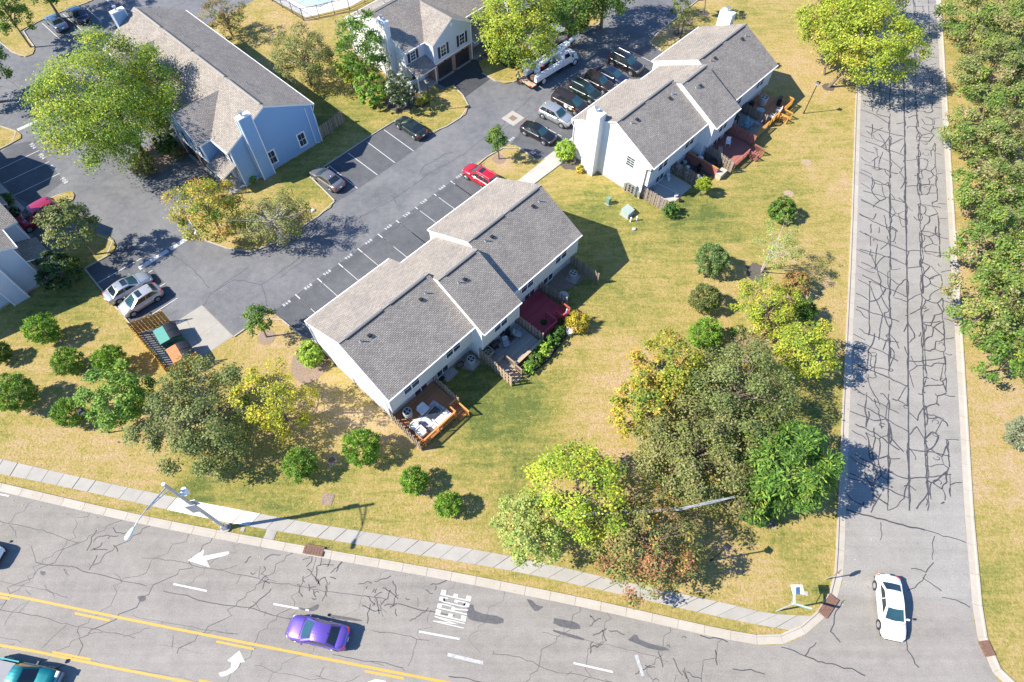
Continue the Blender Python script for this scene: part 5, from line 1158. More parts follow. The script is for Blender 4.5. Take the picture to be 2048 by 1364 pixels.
def car(label, px, hd, kind, m, cat=None, group=None, scale=1.0, sunroof=False, rails=False, name=None, glassm=None, zref=.0):
    """px: photo spot under the middle of the car, hd: photo spot it heads to"""
    p = P(*px); q = P(*hd); rz = math.atan2(q.y-p.y, q.x-p.x); L, Wd, Hh, prof, gh, panes, wx = CARS[kind]
    cat = cat or {'sedan': 'car', 'hatch': 'car', 'suv': 'car', 'van': 'van'}[kind]
    t = thing(name or {'sedan': 'sedan_car', 'hatch': 'hatchback_car', 'suv': 'suv_car', 'van': 'minivan'}[kind], label, cat, (p.x, p.y, .012), rz, group); t.scale = (scale,)*3
    car_body(L, Wd, prof).build('body', m, t, smooth=True)
    greenhouse(t, L, Wd, Hh, prof, gh, panes, m, sunroof, rails, glassm)
    add_wheels(t, (-wx*L, wx*L), Wd/2-.10, .335 if kind in ('sedan', 'hatch') else .37)
    for x in (-wx*L, wx*L):
        for s in (-1, 1):
            mb = MB(); r = .40 if kind in ('sedan', 'hatch') else .44; mb.tube([(x, s*(Wd/2-.09), .345), (x, s*(Wd/2+.004), .345)], r, 20); mb.build('wheel_arch', M_PLASTIC, t)
    for s in (-1, 1):
        zf = interp(prof, .465); zr = interp(prof, -.48)
        mb = MB(); mb.hexa([(.425*L, s*.44*Wd, zf-.14), (.472*L, s*.40*Wd, zf-.16), (.486*L, s*.25*Wd, zf-.17), (.47*L, s*.25*Wd, zf-.16), (.415*L, s*.452*Wd, zf+.035), (.458*L, s*.41*Wd, zf+.015), (.476*L, s*.25*Wd, zf-.02), (.462*L, s*.25*Wd, zf+.04)]); mb.build('headlight', M_LAMP, t)
        mb = MB(); h2 = .12 if kind in ('sedan', 'hatch') else .2; mb.hexa([(-.5*L-.0, s*.28*Wd, zr-.14), (-.466*L, s*.47*Wd, zr-.14), (-.455*L, s*.47*Wd, zr-.14), (-.47*L, s*.28*Wd, zr-.14), (-.492*L, s*.28*Wd, zr+h2-.08), (-.455*L, s*.455*Wd, zr+h2-.06), (-.445*L, s*.455*Wd, zr+h2-.06), (-.46*L, s*.28*Wd, zr+h2-.08)]); mb.build('tail_light', M_RED, t)
        xm = (gh[3]-.045)*L; mb = MB(); mb.box((xm, s*(Wd/2+.07), interp(prof, gh[3])+.06), (.13, .19, .14), 0, 0, .8); mb.build('mirror', m, t)
        for xd in ((.06, -.16) if panes < 3 else (.06, -.14)):
            mb = MB(); mb.b2(xd*L-.1, xd*L+.08, s*(Wd/2-.005), s*(Wd/2+.015), .80, .835); mb.build('door_handle', M_RIM if kind != 'van' else M_PLASTIC, t)
        for xd in (gh[3]-.03, .015, -.19):
            zt_ = interp(prof, xd)-.12; mb = MB(); mb.b2(xd*L-.006, xd*L+.006, s*(Wd/2-.015), s*(Wd/2+.003), .34, zt_); mb.build('door_seam', M_PLASTIC, t)
    mb = MB(); mb.b2(.49*L, .503*L, -.3*Wd, .3*Wd, .36, .52); mb.build('grille', M_PLASTIC, t)
    mb = MB(); mb.b2(-.507*L, -.495*L, -.16, .16, .62, .74); mb.build('number_plate', M_PLATE, t)
    mb = MB(); mb.b2(-.46*L, .46*L, -.44*Wd, .44*Wd, .16, .26); mb.build('underbody', M_PLASTIC, t)
    def topline(name, pl): mb = MB(); mb.tube([(x*L, y*Wd, interp(prof, x)+.034-.03*(abs(y)/.46)**2) for x, y in pl], .011, 4); mb.build(name, M_PLASTIC, t)
    topline('hood_seam', [(gh[3]+.015, -.40), (.36, -.385), (.44, -.34), (.455, -.2), (.46, 0), (.455, .2), (.44, .34), (.36, .385), (gh[3]+.015, .40)])
    if kind == 'sedan': topline('boot_seam', [(-.385, -.36), (-.44, -.35), (-.465, -.3)]); topline('boot_seam', [(-.385, .36), (-.44, .35), (-.465, .3)])
    mb = MB(); mb.box((gh[1]*L+.12, 0, Hh+.02), (.16, .05, .07), 0, 0, .5); mb.build('antenna_fin', m, t)
    mb = MB(); a = interp(prof, .25); mb.b2(.244*L, .252*L, -.36*Wd, .36*Wd, a+.02, a+.045); mb.build('wiper', M_PLASTIC, t)
    return t
W_ = paint('white', (.82, .82, .81), 0.0); SIL = paint('silver', (.48, .50, .52), .6); GREY = paint('grey', (.20, .195, .20), .5); BLK = paint('black', (.012, .013, .016), .2); NAVY = paint('navy', (.02, .03, .075), .4); PURP = paint('purple', (.17, .10, .46), .6); REDP = paint('red', (.52, .012, .03), .2)
MAG = paint('magenta', (.38, .015, .05), .3); DKG = paint('dark_green', (.02, .035, .032), .4); BRN = paint('brown_black', (.04, .028, .028), .4); TEAL = paint('teal', (.0, .15, .17), .5); GOLD_S = paint('champagne', (.52, .50, .48), .5); BLUE = paint('blue_grey', (.12, .17, .26), .5)
car('purple sedan driving left on the wide road', (640, 1267), (520, 1239), 'sedan', PURP)
car('white sedan driving down the side road towards the corner', (1773, 1216), (1784, 1320), 'sedan', W_)
car('white car entering at the left edge of the wide road', (-44, 1110), (48, 1129), 'suv', W_)
car('grey sedan parked nose-in beside the blue-grey gable lawn', (657, 364), (600, 325), 'sedan', GREY)
car('black sedan parked alone below the garage house lawn', (823, 262), (766, 222), 'sedan', DKG)
car('bright red SUV parked by the roof corner with its nose to the drive', (962, 361), (905, 327), 'suv', REDP, sunroof=True, rails=True)
PK = 'cars parked along the right row house'
car('black sedan at the near end of the parked row, next to the round bush', (1076, 273), (1130, 300), 'sedan', BLK, group=PK)
car('silver SUV second in the parked row beside a black minivan', (1112, 239), (1166, 266), 'suv', SIL, group=PK)
vn = car('black minivan with a white round emblem on its side', (1139, 214), (1193, 241), 'van', BRN, group=PK)
car('dark green SUV parked between the black minivan and a dark wagon', (1169, 192), (1223, 219), 'suv', DKG, group=PK, rails=True)
car('dark brown wagon parked between a green SUV and a navy sedan', (1196, 174), (1250, 201), 'suv', BRN, group=PK, scale=.96)
car('navy blue sedan parked under the eave beside the black SUV', (1224, 159), (1278, 186), 'sedan', NAVY, group=PK)
car('large black SUV at the far end of the parked row', (1250, 136), (1304, 163), 'suv', BLK, group=PK, scale=1.06, rails=True)
car('silver sedan with a sunroof parked beside the lawn edge', (262, 581), (310, 553), 'sedan', SIL, sunroof=True)
car('champagne hatchback parked next to the dumpster enclosure', (287, 607), (239, 637), 'hatch', GOLD_S, sunroof=True)
car('magenta SUV half hidden under the round tree at left', (82, 440), (28, 471), 'suv', MAG, scale=1.05)
car('blue-grey sedan in tree shade at the top left', (117, 52), (78, 17), 'sedan', BLUE); car('dark navy car in tree shade beside the blue-grey sedan', (160, 36), (121, 0), 'sedan', NAVY)
car('silver car on a driveway behind the yellow-green tree', (1112, 72), (1085, 40), 'hatch', SIL); car('dark car parked at the top edge of the lot', (1378, -14), (1430, 12), 'sedan', BLK)
car('grey car mostly hidden behind the yellow-green tree', (1078, 92), (1050, 60), 'sedan', GREY)
# emblem and lettering on the minivan's side (facing the silver SUV)
mb = MB(); mb.tube([(.05, -1.0, .78), (.05, -1.012, .78)], .3, 16); mb.build('emblem', M_WHITE, vn)
mb = MB(); mb.tube([(.05, -1.012, .78), (.05, -1.02, .78)], .22, 16); mb.build('emblem_field', mat('pale_blue_print', (.45, .60, .65), .5), vn)
for k, (x, z, w) in enumerate(((.75, .85, .5), (.75, .72, .6), (.75, .6, .4), (1.35, .72, .3))): mb = MB(); mb.b2(x-w/2, x+w/2, -1.0, -1.012, z-.035, z+.035); mb.build('side_print', M_WHITE if k < 3 else M_AMBER, vn)
# ---- teal pickup on the wide road
def pickup(label, px, hd, m):
    p = P(*px); q = P(*hd); rz = math.atan2(q.y-p.y, q.x-p.x); t = thing('pickup_truck', label, 'pickup', (p.x, p.y, .012), rz); L, Wd = 5.5, 1.95
    prof = [(-.5, .62), (-.485, .66), (-.1, .66), (-.06, .95), (.1, 1.02), (.24, 1.08), (.44, 1.0), (.485, .8), (.5, .55)]
    car_body(L, Wd, prof).build('body', m, t, smooth=True)
    prof2 = [(-.5, .98), (-.1, 1.02), (.24, 1.08), (.5, 1.0)]
    greenhouse(t, L, Wd, 1.78, prof2, (-.085, -.055, .105, .235), 2, m, glassm=M_CARGLASS)
    for s in (-1, 1):
        mb = MB(); mb.b2(-.498*L, -.07*L, s*(Wd/2-.10), s*(Wd/2-.01), .5, 1.16); mb.build('bed_side', m, t)
        mb = MB(); mb.b2(.455*L, .49*L, s*.24*Wd, s*.44*Wd, .74, .92); mb.build('headlight', M_LAMP, t); mb = MB(); mb.b2(-.505*L, -.49*L, s*.40*Wd, s*.485*Wd, .7, 1.1); mb.build('tail_light', M_RED, t)
        mb = MB(); mb.box((.20*L, s*(Wd/2+.13), 1.2), (.14, .24, .2)); mb.build('mirror', M_PLASTIC, t)
        for x in (-.3*L, .31*L): mb = MB(); mb.tube([(x, s*(Wd/2-.08), .38), (x, s*(Wd/2+.004), .38)], .45, 20); mb.build('wheel_arch', M_PLASTIC, t)
    mb = MB(); mb.b2(-.5*L, -.485*L, -Wd/2+.05, Wd/2-.05, .5, 1.16); mb.build('tailgate', m, t); mb = MB(); mb.b2(-.485*L, -.07*L, -Wd/2+.1, Wd/2-.1, .66, .70); mb.build('bed_liner', M_PLASTIC, t)
    mb = MB(); mb.b2(-.37*L, -.12*L, -Wd/2+.14, Wd/2-.2, .70, 1.02); mb.build('cargo_board', mat('grey_plywood', (.24, .24, .25), .8), t)
    mb = MB(); mb.b2(.495*L, .52*L, -.42*Wd, .42*Wd, .42, .62); mb.build('front_bumper', M_RIM, t); mb = MB(); mb.b2(-.53*L, -.5*L, -.45*Wd, .45*Wd, .42, .6); mb.build('rear_bumper', M_RIM, t)
    add_wheels(t, (-.3*L, .31*L), Wd/2-.1, .37, .24)
pickup('teal pickup truck with grey cargo in its bed at the bottom left', (54, 1356), (142, 1375), TEAL)
# ---- bucket truck
def bucket_truck():
    p = P(1104, 144); q = P(1164, 107); rz = math.atan2(q.y-p.y, q.x-p.x); m = mat('white_truck_paint', (.74, .76, .78), .4, coat=.4, var=.04)
    t = thing('bucket_truck', 'white utility bucket truck with folded boom on the drive under the tree', 'truck', (p.x, p.y, .012), rz)
    MB().b2(-4.3, 3.6, -.45, .45, .55, .8).build('chassis', M_DARK, t)
    # hood and cab
    mb = MB(); mb.hexa([(2.55, -.85, .7), (4.1, -.72, .7), (4.1, .72, .7), (2.55, .85, .7), (2.55, -.85, 1.62), (4.0, -.68, 1.38), (4.0, .68, 1.38), (2.55, .85, 1.62)]); mb.build('hood', m, t)
    for s in (-1, 1): mb = MB(); mb.hexa([(2.7, s*.8, .65), (3.95, s*.7, .65), (3.95, s*1.12, .65), (2.7, s*1.15, .65), (2.9, s*.8, 1.2), (3.85, s*.7, 1.12), (3.85, s*1.08, 1.08), (2.9, s*1.12, 1.18)]); mb.build('fender', m, t)
    mb = MB(); mb.hexa([(.95, -1.1, .8), (2.75, -1.1, .8), (2.75, 1.1, .8), (.95, 1.1, .8), (.95, -1.1, 1.75), (2.65, -1.1, 1.7), (2.65, 1.1, 1.7), (.95, 1.1, 1.75)]); mb.hexa([(.95, -1.1, 1.74), (2.62, -1.1, 1.69), (2.62, 1.1, 1.69), (.95, 1.1, 1.74), (1.0, -.92, 2.5), (2.05, -.92, 2.5), (2.05, .92, 2.5), (1.0, .92, 2.5)]); cb = mb.build('cab', m, t)
    mb = MB(); mb.quad((2.60, -.98, 1.78), (2.60, .98, 1.78), (2.12, .84, 2.42), (2.12, -.84, 2.42)); mb.build('windscreen', M_TEALGLASS, t)
    for s in (-1, 1):
        mb = MB(); mb.quad((1.25, s*1.085, 1.8), (2.35, s*1.085, 1.78), (2.0, s*.955, 2.38), (1.25, s*.955, 2.38)); mb.build('side_window', M_CARGLASS, t); mb = MB(); mb.box((2.45, s*1.35, 1.9), (.12, .22, .4)); mb.build('mirror', M_DARK, t)
        mb = MB(); mb.box((4.02, s*.55, 1.05), (.08, .25, .2)); mb.build('headlight', M_LAMP, t)
        mb = MB(); mb.b2(-4.2, .75, s*.72, s*1.2, .95, 1.75); ub = mb.build('tool_cabinet', m, t)
        for k in range(4): mb = MB(); mb.b2(-4.1+k*1.22, -3.0+k*1.22, s*1.2, s*1.222, 1.0, 1.7); mb.build('cabinet_door', m, ub); mb = MB(); mb.b2(-3.6+k*1.22, -3.5+k*1.22, s*1.222, s*1.24, 1.3, 1.4); mb.build('latch', M_DARK, ub)
        mb = MB(); mb.b2(-.1, .8, s*.95, s*1.15, .45, .85); mb.build('fuel_tank', M_DARK, t)
    MB().b2(-4.2, .75, -.72, .72, .95, 1.02).build('bed_floor', M_DARK, t); MB().b2(4.0, 4.06, -.45, .45, .8, 1.3).build('grille', M_DARK, t); MB().b2(4.06, 4.22, -1.1, 1.1, .5, .75).build('front_bumper', M_RIM, t)
    mb = MB(); mb.b2(-5.0, -4.2, -1.18, 1.18, .62, .74); mb.build('tail_platform', M_WOODTAN, t)
    for s in (-1, 1): mb = MB(); mb.b2(-5.05, -4.98, s*.75, s*1.1, .65, .8); mb.build('tail_light', M_RED, t)
    mb = MB(); mb.b2(-4.98, -4.9, -.5, .5, .35, .65); mb.build('hitch', M_DARK, t)
    MB().cyl((-2.9, .0, 1.0), .42, .9, 12).build('turret', m, t)
    mb = MB(); mb.tube([(-2.9, .0, 1.9), (-2.6, .0, 2.2), (3.0, .0, 2.75)], [.24, .24, .2], 8); mb.build('lower_boom', m, t)
    mb = MB(); mb.tube([(3.0, .12, 2.85), (4.4, .3, 3.0), (5.2, .4, 3.05)], [.22, .26, .2], 8); mb.tube([(3.0, .35, 2.9), (-3.3, .75, 2.35)], [.16, .13], 8); mb.build('upper_boom', m, t)
    mb = MB(); mb.tube([(2.3, -.12, 2.75), (-.9, -.02, 2.2)], .07, 6); mb.build('boom_cylinder', M_GREYMETAL, t)
    mb = MB(); mb.b2(-4.4, -3.3, .35, 1.35, 1.95, 2.02); 
    for a, b, c, d in ((-4.4, -3.3, .35, .39), (-4.4, -3.3, 1.31, 1.35), (-4.4, -4.36, .39, 1.31), (-3.34, -3.3, .39, 1.31)): mb.b2(a, b, c, d, 2.02, 3.0)
    bk = mb.build('bucket', m, t); mb = MB(); mb.b2(-4.44, -3.26, .31, 1.39, 2.9, 2.98); mb.build('bucket_rim', M_GREYMETAL, bk)
    for k, (x, y, s, mm) in enumerate(((-3.9, -.3, .5, M_RUST), (-1.6, .35, .45, M_REDRAIL), (-.6, -.3, .5, M_GREYMETAL), (.2, .3, .4, M_GREENBOX), (-3.3, -.5, .35, M_WHITE))): MB().box((x, y, 1.02+s/2), (s*1.3, s, s), .2*k).build('tool_crate', mm, t)
    add_wheels(t, (-2.75, 3.25), 1.02, .5, .3, mat('white_wheel', (.6, .6, .6), .5))
bucket_truck()
# ---- worker standing behind the truck
def person(label, px, rz, vest):
    p = P(*px); t = thing('person', label, 'person', (p.x, p.y, .006), rz)
    J = {'pel': (0, 0, .95, .15), 'bel': (0, .02, 1.12, .145), 'che': (0, .02, 1.35, .165), 'nec': (0, .0, 1.50, .06), 'hd0': (0, .03, 1.60, .085), 'hd1': (0, .03, 1.74, .09),
         'hipL': (-.10, 0, .88, .10), 'kneL': (-.13, .10, .50, .075), 'ankL': (-.15, .02, .10, .05), 'toeL': (-.16, .20, .05, .045), 'hipR': (.10, 0, .88, .10), 'kneR': (.12, -.02, .50, .075), 'ankR': (.13, -.14, .10, .05), 'toeR': (.14, .04, .05, .045),
         'shoL': (-.20, .01, 1.43, .07), 'elbL': (-.29, -.03, 1.16, .05), 'wriL': (-.27, .12, .93, .035), 'shoR': (.20, .01, 1.43, .07), 'elbR': (.29, -.04, 1.16, .05), 'wriR': (.28, .10, .93, .035)}
    for s, sx in (('L', -1), ('R', 1)):
        wx, wy, wz, _ = J['wri'+s]; J['pal'+s] = (wx, wy+.05, wz-.07, .035)
        for k in range(4): J['f%d%s' % (k, s)] = (wx+sx*(.012-.02*k)+.0, wy+.07+.01*k, wz-.12-.004*k, .010); J['g%d%s' % (k, s)] = (wx+sx*(.010-.02*k), wy+.10, wz-.155+.004*abs(k-1), .009)
        J['t%s' % s] = (wx-sx*.045, wy+.06, wz-.08, .011); J['u%s' % s] = (wx-sx*.06, wy+.09, wz-.105, .010)
    E_ = [('pel', 'bel'), ('bel', 'che'), ('che', 'nec'), ('nec', 'hd0'), ('hd0', 'hd1')]
    for s in 'LR':
        E_ += [('pel', 'hip'+s), ('hip'+s, 'kne'+s), ('kne'+s, 'ank'+s), ('ank'+s, 'toe'+s), ('che', 'sho'+s), ('sho'+s, 'elb'+s), ('elb'+s, 'wri'+s), ('wri'+s, 'pal'+s), ('pal'+s, 't'+s), ('t'+s, 'u'+s)]
        for k in range(4): E_ += [('pal'+s, 'f%d%s' % (k, s)), ('f%d%s' % (k, s), 'g%d%s' % (k, s))]
    names = list(J); me = bpy.data.meshes.new('body'); me.from_pydata([J[n][:3] for n in names], [(names.index(a), names.index(b)) for a, b in E_], []); o = obj('body', me, t)
    sk = o.modifiers.new('Skin', 'SKIN'); 
    if not me.skin_vertices: 
        bm = bmesh.new(); bm.from_mesh(me); bm.verts.layers.skin.verify(); bm.to_mesh(me); bm.free()
    for i, n in enumerate(names): me.skin_vertices[0].data[i].radius = (J[n][3],)*2; me.skin_vertices[0].data[i].use_root = (n == 'pel')
    ss = o.modifiers.new('Sub', 'SUBSURF'); ss.levels = 1; ss.render_levels = 2
    def fn(tt, b, pos):
        tc = tt.n.new('ShaderNodeTexCoord'); sx = tt.n.new('ShaderNodeSeparateXYZ'); tt.lk(tc.outputs['Object'], sx.inputs[0])
        z = tt.math('MULTIPLY', sx.outputs['Z'], .5); ax = tt.math('ABSOLUTE', sx.outputs['X'])
        base = tt.ramp(z, [(0, (.03, .025, .02)), (.055, (.025, .03, .045)), (.475, (.10, .11, .14)), (.745, (.45, .26, .18))], 'CONSTANT')
        hand = tt.math('MULTIPLY', tt.math('LESS_THAN', sx.outputs['Z'], .95), tt.math('GREATER_THAN', ax, .215)); tt.lk(tt.mix(hand, base, (.45, .26, .18)), b.inputs['Base Color'])
    me.materials.append(mat('worker_clothes', fn=fn, rough=.85))
    mb = MB(); n = 14; rings = [(.98, .19, .15), (1.1, .185, .155), (1.3, .21, .17), (1.42, .225, .15), (1.50, .11, .10)]
    mb.raw([(math.cos(2*math.pi*i/n)*a, .015+math.sin(2*math.pi*i/n)*b, z) for z, a, b in rings for i in range(n)], [(k*n+i, k*n+(i+1) % n, (k+1)*n+(i+1) % n, (k+1)*n+i) for k in range(len(rings)-1) for i in range(n)]); vs = mb.build('vest', mat('hi_vis_yellow', (.55, .75, .03), .7), t, smooth=True)
    for z in (1.08, 1.2): mb = MB(); mb.raw([(math.cos(2*math.pi*i/n)*.2*k_, .015+math.sin(2*math.pi*i/n)*.172*k_, zz) for zz, k_ in ((z, 1.0), (z+.05, 1.01)) for i in range(n)], [(i, (i+1) % n, n+(i+1) % n, n+i) for i in range(n)]); mb.build('reflective_band', M_LAMP, vs)
    mb = MB(); rr = [(1.70, .125), (1.715, .155), (1.73, .118), (1.80, .108), (1.86, .07), (1.88, .01)]
    mb.raw([(math.cos(2*math.pi*i/n)*a, .035+math.sin(2*math.pi*i/n)*a*1.1, z) for z, a in rr for i in range(n)], [(k*n+i, k*n+(i+1) % n, (k+1)*n+(i+1) % n, (k+1)*n+i) for k in range(len(rr)-1) for i in range(n)]); mb.build('hard_hat', mat('grey_hard_hat', (.30, .32, .33), .4), t, smooth=True)
    mb = MB()
    for s in (-1, 1): mb.box((s*.035, .123, 1.665), (.022, .012, .012))
    mb.build('eye', M_DARK, t); mb = MB(); mb.hexa([(-.012, .115, 1.60), (.012, .115, 1.60), (.014, .15, 1.605), (-.014, .15, 1.605), (-.006, .115, 1.66), (.006, .115, 1.66), (.005, .125, 1.655), (-.005, .125, 1.655)]); mb.build('nose', mat('skin', (.45, .26, .18), .6), t)
    mb = MB(); mb.box((0, .118, 1.575), (.05, .012, .01)); mb.build('mouth', M_RED, t)
    for s in (-1, 1): mb = MB(); mb.box((s*.092, .03, 1.64), (.02, .04, .06)); mb.build('ear', MATS['skin'], t)
person('worker in a yellow vest and grey hard hat standing behind the bucket truck', (1036, 168), -.4, None)
# ================================================================ trees and shrubs
PAL = {
 'green': [((.075, .135, .022), 4), ((.11, .18, .03), 3), ((.055, .10, .02), 3), ((.17, .20, .03), 1)],
 'locust': [((.135, .20, .028), 4), ((.19, .25, .028), 4), ((.095, .145, .025), 3), ((.29, .30, .028), 2.6)],
 'olive': [((.125, .15, .045), 4), ((.16, .18, .06), 3), ((.09, .115, .035), 3), ((.19, .18, .08), 1)],
 'olivebrown': [((.15, .16, .05), 4), ((.19, .19, .065), 3), ((.11, .12, .04), 3), ((.22, .16, .08), 1.3), ((.13, .18, .04), 1)],
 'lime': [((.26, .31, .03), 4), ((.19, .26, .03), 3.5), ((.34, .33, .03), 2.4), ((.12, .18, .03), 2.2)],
 'lightgreen': [((.20, .25, .06), 4), ((.25, .28, .08), 3), ((.13, .18, .04), 2), ((.30, .28, .08), 1)],
 'yellow': [((.38, .33, .03), 4), ((.30, .29, .03), 3), ((.21, .23, .03), 3), ((.34, .25, .03), 1)],
 'yellowgreen': [((.22, .26, .03), 4), ((.28, .29, .03), 3), ((.15, .20, .03), 3.5), ((.33, .29, .04), 1)],
 'maple': [((.20, .22, .03), 4), ((.28, .22, .04), 2.5), ((.12, .17, .03), 3), ((.34, .19, .05), 1.6), ((.36, .30, .04), 1.5)],
 'rust': [((.15, .16, .045), 4), ((.20, .14, .06), 2.2), ((.10, .12, .04), 3), ((.26, .12, .06), 1.6), ((.28, .20, .05), 1.2)],
 'redbush': [((.22, .15, .05), 4), ((.28, .14, .06), 3), ((.18, .19, .04), 3)],
 'row': [((.095, .155, .03), 5), ((.14, .195, .04), 4), ((.07, .115, .025), 2.5), ((.20, .175, .08), 2.2), ((.25, .195, .115), 1.2), ((.20, .22, .05), 2)],
 'conifer': [((.10, .175, .035), 4), ((.15, .23, .04), 3), ((.075, .13, .03), 3)],
 'conifergrey': [((.12, .18, .06), 4), ((.16, .22, .08), 3), ((.08, .13, .04), 2)],
 'bright': [((.13, .23, .03), 4), ((.19, .29, .04), 3), ((.085, .16, .025), 3)],
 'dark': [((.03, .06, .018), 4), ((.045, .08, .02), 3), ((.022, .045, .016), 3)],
 'darkgreen': [((.05, .11, .02), 4), ((.08, .15, .025), 3), ((.035, .08, .018), 3), ((.14, .19, .03), 1)],
 'hydrangea': [((.20, .30, .035), 4), ((.27, .35, .05), 3), ((.12, .20, .03), 2)],
 'flower': [((.055, .085, .03), 5), ((.04, .065, .025), 3), ((.42, .42, .34), 1.6)],
 'fan': [((.085, .165, .028), 4), ((.13, .21, .035), 3), ((.055, .11, .02), 3), ((.19, .24, .04), 1)],
 'young': [((.125, .21, .035), 4), ((.18, .27, .045), 3), ((.085, .15, .03), 3)],
 'tan': [((.30, .26, .13), 3), ((.22, .20, .09), 3), ((.34, .28, .17), 2)],
 'goldgrass': [((.34, .29, .04), 3), ((.42, .34, .05), 3), ((.20, .22, .03), 2), ((.36, .22, .08), 1)],
 'grey': [((.15, .17, .10), 3), ((.20, .22, .14), 3)],
}
def leaf_mesh(name, pos, nrm, tan, ln, wd, col):
    n = len(pos); nrm = nrm/np.linalg.norm(nrm, axis=1, keepdims=True)
    tan = tan-nrm*np.sum(tan*nrm, axis=1, keepdims=True); tan /= np.linalg.norm(tan, axis=1, keepdims=True)+1e-9; bi = np.cross(nrm, tan)
    ln = ln[:, None]/2; wd = wd[:, None]/2
    V = np.stack([pos-tan*ln, pos-bi*wd+tan*ln*.1, pos+tan*ln, pos+bi*wd+tan*ln*.1], axis=1).reshape(-1, 3).astype(np.float32)
    me = bpy.data.meshes.new(name); me.vertices.add(4*n); me.vertices.foreach_set('co', V.ravel()); me.loops.add(4*n); me.loops.foreach_set('vertex_index', np.arange(4*n, dtype=np.int32))
    me.polygons.add(n); me.polygons.foreach_set('loop_start', np.arange(0, 4*n, 4, dtype=np.int32))
    try: me.polygons.foreach_set('loop_total', np.full(n, 4, dtype=np.int32))
    except Exception: pass
    a = me.color_attributes.new('leaf', 'FLOAT_COLOR', 'POINT'); C4 = np.ones((4*n, 4), np.float32); C4[:, :3] = np.repeat(col, 4, axis=0); a.data.foreach_set('color', C4.ravel())
    me.materials.append(M_LEAF); me.update(calc_edges=True); return me
def unit(n, g): v = g.normal(size=(n, 3)); return v/np.linalg.norm(v, axis=1, keepdims=True)
TREE_LEAVES = 0
def crown_points(R3, ncl, g, shell=.62, bump=.32, low=-.35, nl=9, lumps=None):
    """clump centres: leafy boughs bulging out of an uneven ellipsoid"""
    R3 = np.array(R3); r = (R3[0]+R3[1])/2; nb = lumps or int(9+5.5*r); d = unit(nb*4, g); d = d[d[:, 2] > low][:nb]; nb = len(d)
    # spread the boughs apart
    for _ in range(6):
        df = d[:, None]-d[None]; dist = np.linalg.norm(df, axis=2)+np.eye(nb)*9; d = d+(df/dist[..., None]**3).sum(1)*.012; d /= np.linalg.norm(d, axis=1, keepdims=True)
    k = g.uniform(.62, .62+bump*1.1, nb); bc = d*R3*k[:, None]; br = g.uniform(.24, .42, nb)*(1.9/nb**.33)
    pick = g.integers(0, nb, ncl); q = unit(ncl, g); flip = (q*d[pick]).sum(1) < -.25; q[flip] *= -1
    q[:, 2] = np.where(q[:, 2] < -.45, -q[:, 2], q[:, 2])
    rad = (.72+.28*g.random(ncl)**.5)*br[pick]; pos = bc[pick]+q*R3*rad[:, None]
    inner = g.random(ncl) < .14; pos[inner] *= g.uniform(.45, .8, inner.sum())[:, None]
    return pos, d[pick], pick, q
def make_crown(name, c, R3, pal, seed, style='leaf', dens=1.0, leaf=.36, parent=None, shell=.62, bump=.32, tintz=None, clump=.42, low=-.35, lumps=None):
    global TREE_LEAVES
    g = np.random.default_rng(seed); r = (R3[0]+R3[1])/2
    area = 4*math.pi*r*(r+R3[2])/2*.75
    per = 20 if r > 2 else 12
    n_leaf = int(area*dens*(52 if style != 'needle' else 95)*(.36/leaf)**1.7); n_leaf = max(600, min(n_leaf, 100000)); ncl = max(14, n_leaf//per)
    pc, d, bough, bq = crown_points(R3, ncl, g, shell, bump, low, lumps=lumps); ncl = len(pc)
    cl = g.integers(0, ncl, n_leaf); sg = clump*min(.8, .28+r*.10)
    pos = pc[cl]+g.normal(size=(n_leaf, 3))*sg*np.array([1, 1, .7]); out = pos/np.array(R3); out /= np.linalg.norm(out, axis=1, keepdims=True)+1e-6; out = out*.45+bq[cl]*.75
    cols = np.array([p[0] for p in PAL[pal]]); w = np.array([p[1] for p in PAL[pal]], float); w /= w.sum()
    # neighbouring clumps share a tint: colour patches of a leafy crown
    kc = g.choice(len(cols), size=bough.max()+1, p=w)
    ci = np.where(g.random(ncl) < .5, kc[bough], g.choice(len(cols), size=ncl, p=w)); lf = np.where(g.random(n_leaf) < .8, ci[cl], g.choice(len(cols), size=n_leaf, p=w))
    col = cols[lf]*1.5*g.uniform(.72, 1.3, (n_leaf, 1))*(1+g.normal(0, .05, (n_leaf, 3))); col = np.clip(col, .005, .8)
    if style == 'needle':
        tan = out*1.0+g.normal(size=(n_leaf, 3))*.55+np.array([0, 0, .25]); nrm = g.normal(size=(n_leaf, 3)); ln = g.uniform(.7, 1.4, n_leaf)*leaf; wd = ln*.30
    elif style == 'fan':
        tan = out*.9+g.normal(size=(n_leaf, 3))*.5+np.array([0, 0, -.15]); nrm = np.array([0, 0, 1.0])*.8+g.normal(size=(n_leaf, 3))*.5; ln = g.uniform(.8, 1.5, n_leaf)*leaf*1.5; wd = ln*.28
    elif style == 'grass':
        tan = out*.7+g.normal(size=(n_leaf, 3))*.35+np.array([0, 0, .6]); nrm = g.normal(size=(n_leaf, 3)); ln = g.uniform(.8, 1.6, n_leaf)*leaf*1.6; wd = ln*.10
    else:
        tan = g.normal(size=(n_leaf, 3)); nrm = out*.6+np.array([0, 0, .55])+g.normal(size=(n_leaf, 3))*.42; ln = g.uniform(.6, 1.2, n_leaf)*leaf*.86; wd = ln*g.uniform(.55, .8, n_leaf)
    pos[:, 2] = np.maximum(pos[:, 2]+c[2], .06)-c[2]
    me = leaf_mesh(name, pos+np.array(c), nrm, tan, ln, wd, col); TREE_LEAVES += n_leaf
    return obj(name, me, parent), pc
